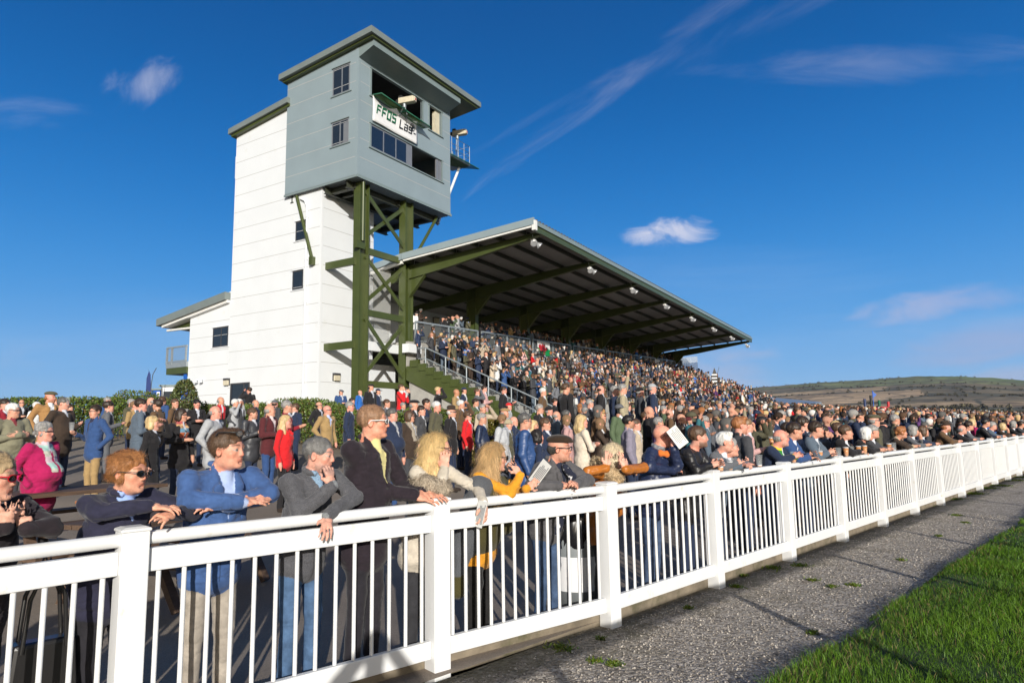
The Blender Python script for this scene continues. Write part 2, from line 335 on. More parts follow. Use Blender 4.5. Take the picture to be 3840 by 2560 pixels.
def grass():
    rng = np.random.default_rng(3)
    V = []; F = []; C = []; n0 = 0
    # blades thicken towards the camera, clumps by noise
    def patch(num, smin, smax, tmin, tmax, hh, ww, seed):
        r = np.random.default_rng(seed)
        t = r.uniform(tmin, tmax, num); s = -r.uniform(smin, smax, num)
        return s, t, r.uniform(.6, 1.25, num)*hh, r.uniform(.7, 1.3, num)*ww
    groups = [patch(95000, 1.5, 4.6, -3.0, 4.5, .062, .0036, 1), patch(65000, 1.5, 6.0, 3.5, 11, .066, .0065, 2), patch(34000, 1.5, 7.5, 10, 26, .07, .015, 3), patch(14000, 1.5, 9, 24, 60, .09, .05, 4)]
    for s, t, h, w in groups:
        e = edge(t); ok = s < e + .10*np.sin(t*7.1)*np.sin(t*3.3+1) + .04*np.sin(t*23); s, t, h, w, e = s[ok], t[ok], h[ok], w[ok], e[ok]
        x = FO[0] + s*FN[0] + t*FD[0]; y = FO[1] + s*FN[1] + t*FD[1]
        az = np.degrees(np.arctan2(x, y)); d = np.hypot(x, y); ok = (az < 42) & (d > 1.2); x, y, h, w, s, t, e = x[ok], y[ok], h[ok], w[ok], s[ok], t[ok], e[ok]
        n = len(x)
        cl = .5 + .5*np.sin(x*2.1+1.3*np.sin(y*1.7))*np.sin(y*2.6+1.1*np.sin(x*2.3))
        h = h * (.45 + .95*cl)
        a = rng.uniform(0, 2*np.pi, n); lean = rng.uniform(.1, .9, n)*h; la = rng.uniform(0, 2*np.pi, n)
        z = .07 - .10*np.clip((s+1.60)/.15,0,1); z = np.maximum(z, -.01)
        dx, dy = np.cos(a)*w/2, np.sin(a)*w/2; lx, ly = np.cos(la)*lean, np.sin(la)*lean
        b0 = np.stack([x-dx, y-dy, z], -1); b1 = np.stack([x+dx, y+dy, z], -1)
        m0 = np.stack([x-dx*.8+lx*.35, y-dy*.8+ly*.35, z+h*.6], -1); m1 = np.stack([x+dx*.8+lx*.35, y+dy*.8+ly*.35, z+h*.6], -1)
        tp = np.stack([x+lx, y+ly, z+h*rng.uniform(.8,1,n)], -1); tp2 = tp + np.stack([dx*.15, dy*.15, 0*dx], -1)
        V.append(np.stack([b0, b1, m0, m1, tp, tp2], 1).reshape(-1, 3))
        i = n0 + np.arange(n)[:, None]*6
        F.append(np.concatenate([i+np.array([0,1,3,2]), i+np.array([2,3,5,4])], 0)); n0 += n*6
        dry = rng.random(n) < .05 + .10*(s > e-.35)
        base = np.stack([.045+.045*cl, .105+.080*cl, .006+.005*cl], -1)*rng.uniform(.6, 1.4, n)[:, None]
        base[dry] = np.array([.20,.15,.06])*rng.uniform(.6,1.2,(dry.sum(),1))
        C.append(np.repeat(base, 6, 0))
    mt = mat('grass_blade', (0,0,0), .5, var=.1, attr=True, spec=.25); 
    nt = mt.node_tree; b = nt.nodes['Principled BSDF']
    b.inputs['Transmission Weight'].default_value = 0
    o = mesh_np('grass', np.concatenate(V), np.concatenate(F), mt, None, np.concatenate(C), smooth=False)
    tag(o, 'green turf of the racecourse verge', 'grass', kind='stuff')
grass()
def weeds():
    r = np.random.default_rng(5); V = []; F = []; C = []; n0 = 0
    spots = [(2105,2430,.10),(2230,2480,.05),(2300,2490,.06),(2250,2395,.04),(3000,2120,.10),(3045,2175,.06),(3200,2195,.06),(2790,2160,.05),(3590,1932,.12),(3620,1960,.07),(3520,2010,.06),(3700,1830,.2),(3640,1850,.25),(3560,1870,.2),(3790,1800,.3),(2760,2200,.08),(2900,2130,.12),(3120,2200,.05),(2580,2280,.05),(3380,2100,.05),(3480,1895,.12),(3840,1790,.2),(3740,1820,.25),(3050,2375,.05)]
    for px, py, rad in spots:
        c = at_z(px, py, 0); n = int(120*rad/.08) if rad < .15 else 900
        a = r.uniform(0, 6.283, n); rr = rad*np.abs(r.normal(0,.55,n)); x = c[0]+rr*np.cos(a); y = c[1]+rr*np.sin(a); h = r.uniform(.008,.028,n); w = r.uniform(.003,.007,n)*(1+rad*3)
        b = r.uniform(0,6.283,n); dx, dy = np.cos(b)*w, np.sin(b)*w; lx, ly = r.normal(0,.02,n), r.normal(0,.02,n)
        V.append(np.stack([np.stack([x-dx,y-dy,0*x],-1),np.stack([x+dx,y+dy,0*x],-1),np.stack([x+dx*.6+lx,y+dy*.6+ly,h],-1),np.stack([x-dx*.6+lx,y-dy*.6+ly,h],-1)],1).reshape(-1,3))
        F.append(n0+np.arange(n)[:,None]*4+np.arange(4)); n0 += 4*n
        C.append(np.repeat(np.stack([.07+.05*r.random(n),.11+.05*r.random(n),.015+0*x],-1),4,0))
    tag(mesh_np('weeds', np.concatenate(V), np.concatenate(F), bpy.data.materials['grass_blade'], None, np.concatenate(C), smooth=False), 'small weeds sprouting from the gravel strip', 'weeds', kind='stuff')
weeds()
def stones():
    r = np.random.default_rng(9); n = 15000
    s = -r.uniform(.02, 2.0, n); t = -2.5 + 12*r.random(n)**1.5; s[:400] = -r.uniform(0,1.8,400)
    x = FO[0]+s*FN[0]+t*FD[0]; y = FO[1]+s*FN[1]+t*FD[1]
    rad = r.uniform(.004,.011,n)*r.uniform(.7,1.3,n)
    base = np.array([(1,0,0),(0,1,0),(-1,0,0),(0,-1,0),(0,0,.75),(0,0,-.6)], float); tri = np.array([(0,1,4),(1,2,4),(2,3,4),(3,0,4),(1,0,5),(2,1,5),(3,2,5),(0,3,5)])
    v = base[None]*r.uniform(.6,1.3,(n,6,1))*rad[:,None,None]; a = r.uniform(0,6.283,n); ca, sa = np.cos(a), np.sin(a)
    v = np.stack([v[...,0]*ca[:,None]-v[...,1]*sa[:,None], v[...,0]*sa[:,None]+v[...,1]*ca[:,None], v[...,2]], -1)
    v += np.stack([x, y, rad*.3], -1)[:,None]; f = np.arange(n)[:,None,None]*6 + tri[None]
    k = r.random(n); c = np.where(k[:,None]<.2, [[.46,.42,.37]], np.where(k[:,None]<.6, [[.38,.34,.30]], [[.24,.21,.18]]))*r.uniform(.7,1.3,(n,1))
    tag(mesh_np('gravel_stones', v.reshape(-1,3), f.reshape(-1,3), mat('stone', (0,0,0), .9, attr=True, var=.1), None, np.repeat(c,6,0), smooth=False), 'loose grey brown gravel between fence and turf', 'gravel', kind='stuff')
stones()

# ------------------------------------------------------------------ fence
POSTS = [np.array(p) for p in ((-3.12, 2.12), (-1.93, 3.47), (-.53, 4.69), (.77, 5.72))]
POSTS += [POSTS[3] + 1.765*(i+1)*FD for i in range(34)]
FH = 1.155
def fence():
    root = empty('racecourse_fence', (*POSTS[0], 0)); tag(root, 'long white plastic post and rail fence with round top rail and balusters', 'fence')
    inv = np.array([*POSTS[0], 0])
    def add(mbld, name, m, bevel=0, parent=root):
        mbld.v = [tuple(np.array(p) - inv) for p in mbld.v]; return mbld.build(name, m, parent, bevel=bevel)
    def P3(p, z): return np.array([p[0], p[1], z])
    nb = 0; rest = MB()
    for i, p in enumerate(POSTS):
        d = (POSTS[min(i+1, len(POSTS)-1)] - POSTS[max(i-1, 0)]); d = d/np.linalg.norm(d); nn = np.array([-d[1], d[0]])
        b = MB(); D3 = np.array([*d, 0]); N3 = np.array([*nn, 0]); w = .064
        b.obox(P3(p, (FH-.02)/2-.03), D3*w, N3*w, (0,0,(FH-.02)/2+.03))
        w2 = w + .006; zt = FH-.02
        cs = [P3(p, zt) + a*D3*w2 + c*N3*w2 for a, c in ((-1,-1),(1,-1),(1,1),(-1,1))]; ct = [P3(p, FH+.004) + a*D3*w*.7 + c*N3*w*.7 for a, c in ((-1,-1),(1,-1),(1,1),(-1,1))]
        b.add(cs + [q + np.array([0,0,.014]) for q in cs] + ct, [(3,2,1,0),(0,1,5,4),(1,2,6,5),(2,3,7,6),(3,0,4,7),(4,5,9,8),(5,6,10,9),(6,7,11,10),(7,4,8,11),(8,9,10,11)])
        add(b, 'post', M['fence'], bevel=.006 if i < 16 else 0)
    for i in range(len(POSTS)-1):
        p, q = POSTS[i], POSTS[i+1]; d = q-p; Ln = np.linalg.norm(d); d = d/Ln
        a, c = p + d*.066, q - d*.066
        pan = empty('fence_panel', (*((p+q)/2-POSTS[0]), 0), parent=root)
        off = np.array([*((p+q)/2), 0])
        def ad(mb, name, bevel=0):
            mb.v = [tuple(np.array(v) - off) for v in mb.v]; return mb.build(name, M['fence'], pan, bevel=bevel)
        t = MB(); t.tube([P3(a, 1.095), P3(c, 1.095)], .034, 16 if i < 10 else 8, cap=True); ad(t, 'handrail')
        t = MB(); t.beam(P3(a, .985), P3(c, .985), .045, .115); ad(t, 'upper_rail', .006 if i < 10 else 0)
        t = MB(); t.beam(P3(a, .175), P3(c, .175), .045, .115); ad(t, 'lower_rail', .006 if i < 10 else 0)
        n = 14; tt = MB()
        for k in range(n):
            x = a + (c-a)*((k+.5)/n)
            bb = MB() if nb < 100 else tt
            bb.tube([P3(x, .235), P3(x, .925)], .0125, 10 if i < 8 else 6, cap=False)
            if nb < 100: ad(bb, 'baluster'); nb += 1
        if tt.v: o = ad(tt, 'baluster_row'); o['kind'] = 'stuff'
fence()
def kerb():
    for i in range(4, len(POSTS), 1):
        pass
    b = MB(); pts = POSTS
    for i in range(len(pts)-1):
        d = pts[i+1]-pts[i]; d = d/np.linalg.norm(d); n = np.array([-d[1], d[0]]); o = n*.115
        b.beam((*(pts[i]+o), .02), (*(pts[i+1]+o), .02), .10, .13)
    tag(b.build('kerb', mat('mossy_concrete', (.20,.165,.12), .9, var=.35, vscale=5, bump=.004, bscale=25, dirt=((.07,.07,.03), 3, .5, .7)), bevel=.008), kind='structure')
kerb()
# running rail of the racecourse just behind the camera: its shadow falls over the gravel and the foot of the fence
def running_rail():
    sr, h = -3.78, 1.215; off = FO + FN*sr
    root = empty('running_rail', (*off, 0)); tag(root, 'white plastic running rail on slim posts along the turf', 'rail')
    b = MB(); b.tube([(*(FD*-6), h), (*(FD*70), h)], .060, 12); b.build('rail', M['fence'], root)
    sh = np.array([-math.sin(R(10.5)), math.cos(R(10.5))])
    p0 = at_z(2730, 2210, 0)[:2]; t0 = (p0 - FO) @ FD + (sr - (p0 - FO) @ FN)/(sh @ FN)*(sh @ FD)
    for k in range(-3, 26):
        b = MB(); p = FD*(t0 + k*RSP)
        b.tube([(*p, -.1), (*p, h)], .042, 8); b.build('post', M['fence'], root)
RSP = 2.6
running_rail()
# ------------------------------------------------------------------ buildings (frame: x along the stand, y back from it)
YAW = 0.55246
BO = np.array([-9.005, 31.0, 0.0]); BR = math.pi/2 - YAW
dR = np.array([math.sin(YAW), math.cos(YAW), 0]); dL = np.array([-math.cos(YAW), math.sin(YAW), 0])
def wb(a, b, z): return BO + a*dR + b*dL + np.array([0, 0, z])
def bframe(name): return empty(name, BO, BR)
def panel_wall(mb, a0, b0, a1, b1, z0, tops, step=.93, seam=None, zs=None, t=.0):
    pass
def wall_poly(name, pts, thick, m, parent):    # polygon wall with thickness vector
    b = MB(); b.prism(pts, thick); return b.build(name, m, parent)
def seams(parent, lines, nrm, name='panel_joint', w=.022):
    b = MB(); nrm = np.array(nrm, float)
    for p, q in lines:
        b.beam(np.array(p)+nrm*.002, np.array(q)+nrm*.002, .006, w, up=(0,0,1))
    return b.build(name, M['seam'], parent)
def window(parent, face, u0, u1, z0, z1, off, mull=(.5,), frame='frame', sill=True, depth=.10, open_part=None):
    """face 'A': plane a=off facing -a (u is b);  face 'B': plane b=off facing -b (u is a)"""
    def P(u, d, z): return (off + d, u, z) if face == 'A' else (u, off + d, z)
    lo, hi = min(u0, u1), max(u0, u1)
    root = empty('window', P((lo+hi)/2, 0, z0), parent=parent); o = np.array(P((lo+hi)/2, 0, z0))
    def bx(mb, ua, ub, da, db, za, zb):
        p, q = P(ua, da, za), P(ub, db, zb)
        mb.box(min(p[0],q[0])-o[0], max(p[0],q[0])-o[0], min(p[1],q[1])-o[1], max(p[1],q[1])-o[1], za-o[2], zb-o[2])
    f = MB(); t = .06
    bx(f, lo, lo+t, -.012, .03, z0, z1); bx(f, hi-t, hi, -.012, .03, z0, z1); bx(f, lo+t, hi-t, -.012, .03, z0, z0+t); bx(f, lo+t, hi-t, -.012, .03, z1-t, z1)
    for mfrac in mull:
        u = lo + (hi-lo)*mfrac; bx(f, u-.035, u+.035, -.010, .03, z0+t, z1-t)
    f.build('frame', M[frame], root)
    gl = MB(); bx(gl, lo+t, hi-t, -.004, .02, z0+t, z1-t); gl.build('glass', M['glass'], root)
    bl = MB(); bx(bl, lo+t, lo+t+(hi-lo)*.25, -.007, -.0045, z0+t, z1-t-.1*(z1-z0)); 
    if open_part: bl.build('blind', M['frame_grey'], root)
    if sill:
        s = MB(); bx(s, lo-.14, hi+.10, -.05, .0, z0-.05, z0-.01); s.build('sill', M['grey_trim' if frame != 'frame' else 'white_panel'], root)
        s = MB(); bx(s, lo-.05, hi+.05, -.06, .0, z1+.01, z1+.045); s.build('hood', M['grey_trim' if frame != 'frame' else 'white_panel'], root)
    return root

M['shade_green'] = mat('shade_darkened_steel', (.045,.05,.035), .5)  # green steel in a darker colour that paints in the shade under the cabin
def tower():
    r = bframe('viewing_tower'); tag(r, 'tall white clad stair tower with a blue grey commentary cabin on olive steel legs', 'tower')
    # white shaft: gable face a=0, front face b=0
    def ztop(b): return 18.22 - .105*(b-2.2)
    s = MB(); s.prism([(0,0,0),(0,6.72,0),(0,6.72,ztop(6.72)-.2),(0,0,ztop(0)-.2)], (3.54,0,0)); s.build('shaft', M['white_panel'], r)
    L = []
    zs = [2.02 + .93*i for i in range(17)]
    for z in zs: L.append(((0,0.02,z),(0,6.70,z)))
    seams(r, L, (-1,0,0)); seams(r, [((0.02,0,z),(3.52,0,z)) for z in zs if z < 13], (0,-1,0))
    b = MB(); b.box(-.012,.10,-.012,.0,1,13.2); b.box(-.012,0,-.0,.10,1,13.2); b.build('corner_trim', M['white_panel'], r)
    # shaft roof
    b = MB(); b.prism([(-.35,7.0,17.55),(-.35,2.3,18.07),(-.35,2.3,18.37),(-.35,7.0,17.85)], (4.6,0,0)); b.build('shaft_roof', M['fascia'], r)
    b = MB(); b.prism([(-.22,6.9,17.42),(-.22,2.3,17.93),(-.22,2.3,18.07),(-.22,6.9,17.55)], (4.3,0,0)); b.build('shaft_eaves', M['green'], r)
    # cabin
    A0, A1, B0, B1, Z0 = -.15, 6.98, -2.43, 2.52, 13.28
    zt = lambda bb: 19.22 - .075*(bb - B1)
    t = .12
    c = MB()
    c.prism([(A0,B0,Z0),(A0,B1,Z0),(A0,B1,zt(B1)),(A0,B0,zt(B0))], (t,0,0))           # left side
    c.prism([(A1-t,B0,Z0),(A1-t,B1,Z0),(A1-t,B1,zt(B1)),(A1-t,B0,zt(B0))], (t,0,0))
    c.box(A0+t,A1-t,B1-t,B1,Z0,zt(B1))
    # front wall in pieces round the openings:  rows
    FZ = zt(B0)
    ua, ub = .72, 4.55     # upper opening
    ul, uh = 17.50, 18.88
    ra, rb = 5.14, 6.16
    la, lb = .72, 6.20
    ll, lh = 14.92, 16.10
    def fb(a0, a1, z0, z1): c.box(a0, a1, B0, B0+t, z0, z1)
    fb(A0+t, A1-t, Z0, ll); fb(A0+t, la, ll, lh); fb(lb, A1-t, ll, lh); fb(A0+t, A1-t, lh, ul)
    fb(A0+t, ua, ul, uh); fb(ub, ra, ul, uh); fb(rb, A1-t, ul, uh); fb(A0+t, A1-t, uh, FZ-.02)
    c.build('cabin_wall', M['grey_panel'], r)
    zz = [Z0 + .92 + .93*i for i in range(6)]
    LL = []
    for z in zz:
        segs = [(A0, A1)]
        if ll < z < lh: segs = [(A0, la-.1), (lb+.1, A1)]
        if ul < z < uh: segs = [(A0, ua-.1), (rb+.1, A1)]
        for p, q in segs: LL.append(((p,B0,z),(q,B0,z)))
    seams(r, LL, (0,-1,0))
    seams(r, [((A0,B0,z),(A0,B1,z)) for z in zz], (-1,0,0))
    b = MB(); b.box(A0-.012,A0+.14,B0-.014,B0-.001,Z0,FZ-.05); b.box(A0-.014,A0-.001,B0-.012,B0+.14,Z0,FZ-.05); b.build('corner_trim', M['grey_panel'], r)
    b = MB()
    b.box(A0-.06,A1+.04,B0-.06,B0+.0-.002,Z0-.10,Z0-.003); b.box(A0-.06,A0-.002,B0-.0,B1,Z0-.10,Z0-.003); b.box(A0-.03,A1+.03,B0-.035,B0-.02,Z0-.003,Z0+.06); b.build('drip_trim', M['grey_trim'], r)
    # floor underside with corrugated sheet
    b = MB(); b.box(A0,A1,B0,B1,Z0-.03,Z0+.05); b.box(A0+.1,A1-.1,B0+.1,B1-.1,16.75,16.9); b.build('floor', M['soffit'], r)
    b = MB()
    for i in range(30):
        y = B0 + .15 + i*.16
        b.prism([(A0+.05,y,Z0-.031),(A0+.05,y+.03,Z0-.08),(A0+.05,y+.08,Z0-.08),(A0+.05,y+.11,Z0-.031)], (A1-A0-.1,0,0))
    b.build('corrugated_soffit', M['galv'], r)
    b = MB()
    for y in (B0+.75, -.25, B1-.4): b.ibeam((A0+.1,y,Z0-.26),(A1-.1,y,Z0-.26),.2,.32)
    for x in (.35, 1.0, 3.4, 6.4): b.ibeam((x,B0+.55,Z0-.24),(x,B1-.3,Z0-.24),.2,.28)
    b.build('floor_beam', M['shade_green'], r)
    # inside of the cabin: back wall, ceiling
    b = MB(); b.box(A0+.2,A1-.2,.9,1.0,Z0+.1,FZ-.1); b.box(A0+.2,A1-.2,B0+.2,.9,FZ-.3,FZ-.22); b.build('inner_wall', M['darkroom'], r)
    # cabin roof with deep front overhang
    zr = lambda bb: 19.30 - .075*(bb-B1)
    RB0, RB1, RA0, RA1 = -3.62, 2.75, -.55, 8.35
    b = MB(); b.prism([(RA0,RB1,zr(RB1)),(RA0,RB0,zr(RB0)),(RA0,RB0,zr(RB0)+.30),(RA0,RB1,zr(RB1)+.30)], (RA1-RA0,0,0)); b.build('cabin_roof', M['fascia'], r)
    b = MB(); b.prism([(RA0+.18,RB1-.1,zr(RB1)-.10),(RA0+.18,RB0+.12,zr(RB0)-.10),(RA0+.18,RB0+.12,zr(RB0)-.003),(RA0+.18,RB1-.1,zr(RB1)-.003)], (RA1-RA0-.36,0,0)); b.build('roof_eaves', M['green'], r)
    b = MB(); b.prism([(A0,RB0+.24,zr(RB0)-.40),(A0,RB0+.24,zr(RB0)-.105),(A0,B0-.003,zr(B0)-.105),(A0,B0-.003,zr(B0)-.62)], (A1-A0-.3,0,0)); b.build('overhang_soffit', M['grey_trim'], r)
    window(r, 'A', -.74, -1.88, 17.55, 18.95, A0, (.45,), 'frame_grey'); window(r, 'A', -.74, -1.85, 15.0, 16.2, A0, (.5,), 'frame_grey', open_part=1)
    # strip window front lower, left half glazed and right half open
    def fwin(a0, a1, z0, z1, mull):
        window(r, 'B', a0, a1, z0, z1, B0+.02, mull, 'frame_grey', sill=False)
    fwin(la, 3.35, ll+.02, lh-.02, (.34,.68))
    for x0_, x1_ in ((3.35,3.75),(5.75,5.95),(6.0,6.18)):
        b = MB(); b.box(x0_,x1_,B0+.02,B0+.10,ll,lh); b.build('sliding_sash', M['frame_grey'], r)
    b = MB()
    for a0,a1,z0,z1 in ((ua,ub,ul,uh),(ra,rb,ul,uh),(la,lb,ll,lh)):
        b.box(a0-.09,a0,B0-.03,B0+.10,z0,z1); b.box(a1,a1+.09,B0-.03,B0+.10,z0,z1); b.box(a0-.15,a1+.15,B0-.07,B0,z0-.055,z0-.003); b.box(a0-.12,a1+.12,B0-.05,B0,z1+.003,z1+.05)
    b.build('opening_trim', M['grey_trim'], r)
    b = MB(); b.box(ra+.62,ra+1.0,B0+.10,B0+.3,ul,uh); b.build('window_leaf', M['pale'], r)
    window(r, 'A', 1.96, 1.20, 8.42, 9.36, 0, (), 'frame'); window(r, 'A', 1.82, 1.12, 10.85, 11.82, 0, (), 'frame')
    window(r, 'A', 8.12-1.3, 8.12, 6.08, 7.12, -.0, (.45,), 'frame')
    # door
    d = empty('door', (0,5.68,2.0), parent=r)
    b = MB(); b.box(-.05,.0,-.75,-.67,0,2.1); b.box(-.05,0,.67,.75,0,2.1); b.box(-.05,0,-.67,.67,2.02,2.1); b.box(-.04,0,-.36,-.28,0,2.02); b.build('frame', M['frame'], d)
    b = MB(); b.box(-.025,0,-.67,.67,0,2.02); b.build('glass', M['glass'], d)
    b = MB(); b.box(-.06,-.041,-.30,-.26,.9,1.2); b.build('handle', M['galv'], d)
    b = MB(); b.tube([(-.07,.96,2.0),(-.07,.96,12.4),(-.10,1.1,12.75),(-.05,1.5,12.95)], .045, 8); 
    for z in (3.5,5.6,7.7,9.8,11.9): b.box(-.12,-.0,.90,1.02,z,z+.05)
    b.build('drainpipe', M['white_panel'], r)
    b = MB(); b.tube([(.2,6.7,16.5),(.2,6.95,16.45),(.2,6.95,15.25),(.2,6.7,15.2)], .06, 8); b.build('vent_pipe', M['white_panel'], r)
    # lamps
    for (a, bb, z, face) in ((0,6.72,4.21,'A'), (1.05,0,4.16,'B')):
        l = empty('wall_lamp', (a, bb, z), parent=r); h = MB(); q = MB()
        if face == 'A': h.box(-.14,0,-.2,.2,.06,.17); h.box(-.05,0,-.2,.2,-.2,.06); q.box(-.15,-.051,-.17,.17,-.19,.058)
        else: h.box(-.2,.2,-.14,0,.06,.17); h.box(-.2,.2,-.05,0,-.2,.06); q.box(-.17,.17,-.15,-.051,-.19,.058)
        h.build('housing', M['frame'], l); q.build('diffuser', M['pale'], l)
    # steel legs
    for a in (.66, 3.86):
        b = MB(); b.ibeam((a,-1.95,1.0),(a,-1.95,13.2), .42, .62, up=(1,0,0), tf=.05, tw=.03)
        b.build('column', M['green'], r)
    def bar(p, q, w=.18, t=.07, name='brace'):
        b = MB(); b.beam(p, q, t, w); b.build(name, M['green'], r)
    y = -2.02; xs = (.9, 3.65)
    for z0, z1 in ((10.7,12.8),(7.5,9.7),(4.1,6.75)):
        bar((xs[0],y,z1),(xs[1],y,z0)); bar((xs[0],y+.08,z0),(xs[1],y+.08,z1))
    for z in (10.0, 7.05, 3.72): bar((xs[0],y+.03,z),(xs[1],y+.03,z),.30,.16,'crossbeam')
    for z in (9.4, 5.5): bar((.35,-1.9,z),(.35,0,z),.34,.16,'tie_beam')
    b = MB(); b.box(.1,.62,-2.25,-2.05,9.95,10.3); b.build('bracket', M['green'], r)
    for p, q in (((.40,-2.3,13.15),(.40,-2.3,10.3)), ((6.46,-1.9,13.1),(4.55,-1.9,10.4)), ((-.10,1.7,13.1),(-.10,.49,9.7)), ((3.3,2.3,13.1),(3.1,.4,9.7))):
        b = MB(); b.tube([p, q], .085, 10); b.build('strut', M['green'], r)
    b = MB(); b.box(-.22,.0,.38,.6,9.45,9.85); b.build('bracket', M['green'], r)
tower()

def banner():
    r = bframe('hanging_banner'); tag(r, 'white vinyl banner with green and black lettering hung below the cabin opening', 'banner')
    B = -2.43-.09
    a0, a1, z0, z1 = .72, 4.05, 16.25, 17.55
    n = 22; v = []; f = []
    for i in range(n+1):
        u = i/n; a = a0 + (a1-a0)*u; zt = z1 - .02 - .28*abs(math.sin(u*math.pi*2))**.8*(1-.3*u); zb = z0 + .0 - .03*u
        for k in range(9):
            w = k/8; v.append((a, B - .02*math.sin(u*9+w*3)-.01, zb + (zt-zb)*w))
    for i in range(n):
        for k in range(8): f.append((i*9+k, (i+1)*9+k, (i+1)*9+k+1, i*9+k+1))
    b = MB(); b.add(v, f, True); o = b.build('cloth', M['banner'], r); so = o.modifiers.new('solid', 'SOLIDIFY'); so.thickness = .004
    y = B-.045
    def S(pts, w, m, name):   # stroke polyline letters
        b = MB()
        for p, q in zip(pts[:-1], pts[1:]):
            p3, q3 = np.array((p[0], y, p[1])), np.array((q[0], y, q[1])); d = q3-p3; d = d/np.linalg.norm(d)
            b.beam(p3-d*w*.45, q3+d*w*.45, .008, w, up=np.cross(d, (0,1,0)))
        return b.build(name, M[m], r)
    def glyph(strokes, x, z, w, h, sl, m, name, sw):
        b = MB()
        for st_ in strokes:
            for p, q in zip(st_[:-1], st_[1:]):
                P = lambda c: np.array((x + c[0]*w + sl*c[1]*h, y, z + c[1]*h))
                p3, q3 = P(p), P(q); d = q3-p3; d = d/np.linalg.norm(d); b.beam(p3-d*sw*.45, q3+d*sw*.45, .008, sw, up=np.cross(d, (0,1,0)))
        b.build(name, M[m], r)
    Fg = [[(0,0),(0,1),(1,1)],[(0,.5),(.85,.5)]]; Og = [[(0,0),(0,1),(1,1),(1,0),(0,0)]]; Sg = [[(1,1),(0,1),(0,.52),(1,.52),(1,0),(0,0)]]
    x = .98; h = .42; z = 16.72
    for gl in (Fg, Fg, Og, Sg): glyph(gl, x, z, .22, h, .18, 'inkgreen', 'letter', .07); x += .36
    Lg = [[(0,1),(0,0),(1,0)]]; ag = [[(0,.75),(1,.75),(1,0),(0,0),(0,.38),(1,.38)]]; sg = [[(1,.75),(0,.75),(0,.38),(1,.38),(1,0),(0,0)]]
    x = 2.62
    for gl in (Lg, ag, sg): glyph(gl, x, z-.1, .22, .42, .18, 'ink', 'letter', .07); x += .34
    b = MB(); cx, cz, rr = 3.60, 17.00, .16
    for i in range(20):
        a, c = 2*math.pi*i/20, 2*math.pi*(i+1)/20
        b.beam((cx+rr*math.cos(a), y, cz+rr*1.15*math.sin(a)), (cx+rr*math.cos(c), y, cz+rr*1.15*math.sin(c)), .008, .03, up=(math.cos((a+c)/2),0,math.sin((a+c)/2)))
    b.prism([(cx-.09,y,cz-.12),(cx-.05,y,cz+.05),(cx+.0,y,cz+.12),(cx+.06,y,cz+.06),(cx+.11,y,cz-.04),(cx+.05,y,cz-.03),(cx+.03,y,cz-.12)], (0,-.008,0))
    b.beam((3.68,y,16.72),(3.86,y,16.72),.008,.04); b.build('horse_head_emblem', M['ink'], r)
banner()

def net(name, pts, label):          # drooping green safety net in a pipe frame: pts = 4 corners, local frame
    r = bframe(name); tag(r, label, 'net')
    p = [np.array(q, float) for q in pts]
    b = MB(); b.tube([p[0],p[1],p[2],p[3],p[0]], .03, 6); b.build('net_frame', M['netgreen'], r)
    v = []; f = []; n = 8
    for i in range(n+1):
        for j in range(n+1):
            u, w = i/n, j/n; q = (p[0]*(1-u)+p[1]*u)*(1-w) + (p[3]*(1-u)+p[2]*u)*w
            v.append(q - np.array([0,0,.20*math.sin(math.pi*u)*math.sin(math.pi*w)]))
    for i in range(n):
        for j in range(n): f.append((i*(n+1)+j,(i+1)*(n+1)+j,(i+1)*(n+1)+j+1,i*(n+1)+j+1))
    b = MB(); b.add(v, f, True); b.build('mesh', clear_net, r)
clear_net, _nt, _b = new_mat('green_netting'); _b.inputs['Base Color'].default_value = (.05,.10,.03,1); _b.inputs['Alpha'].default_value = .8; _b.inputs['Roughness'].default_value = .8
net('safety_net', ((.75,-2.5,17.55),(2.55,-2.5,17.42),(2.55,-3.05,17.35),(.75,-3.05,17.48)), 'left green safety net under the tower camera opening')
net('safety_net', ((2.6,-2.5,17.40),(4.5,-2.5,17.30),(4.5,-3.05,17.22),(2.6,-3.05,17.33)), 'right green safety net under the tower camera opening')
net('safety_net', ((7.0,-2.3,16.9),(10.0,-2.3,16.95),(9.6,-.6,17.25),(7.0,-.6,17.2)), 'green net tray under the camera balcony beside the cabin')

def tv_camera(loc, label, tall):
    r = empty('television_camera', loc, R(162)); tag(r, label, 'camera')      # lens looks along -y local
    b = MB(); b.box(-.55,.28,-.15,.15,-.14,.16); b.box(-.62,-.55,-.12,.12,-.11,.13); b.build('body', M['pale'], r, bevel=.02)
    b = MB(); b.box(.281,.42,-.11,.11,-.1,.1); b.box(.1,.3,-.08,.08,.17,.30); b.tube([(.42,0,0),(.75,-.12,-.18)], .02, 6); b.tube([(.42,.1,0),(.75,.16,-.18)], .02, 6); b.build('viewfinder', M['black'], r)
    b = MB(); b.box(-.63,-.621,-.05,.05,-.05,.05); b.build('badge', M['red'], r)
    b = MB(); b.tube([(0,0,-.14),(0,0,-.34)], .09, 10)
    for k in range(3):
        a = R(120*k+30); b.tube([(.05*math.cos(a),.05*math.sin(a),-.3),((.10 if tall else .25)*math.cos(a),(.10 if tall else .25)*math.sin(a),-tall if tall else -.8)], .025, 6)
    b.build('tripod', M['galv'], r)
tv_camera(wb(2.75,-2.75,18.0), 'cream television camera poking out of the tower top opening', 0)
tv_camera(wb(9.0,-1.45,19.0), 'cream television camera on the balcony at the side of the tower cabin', 1.95)
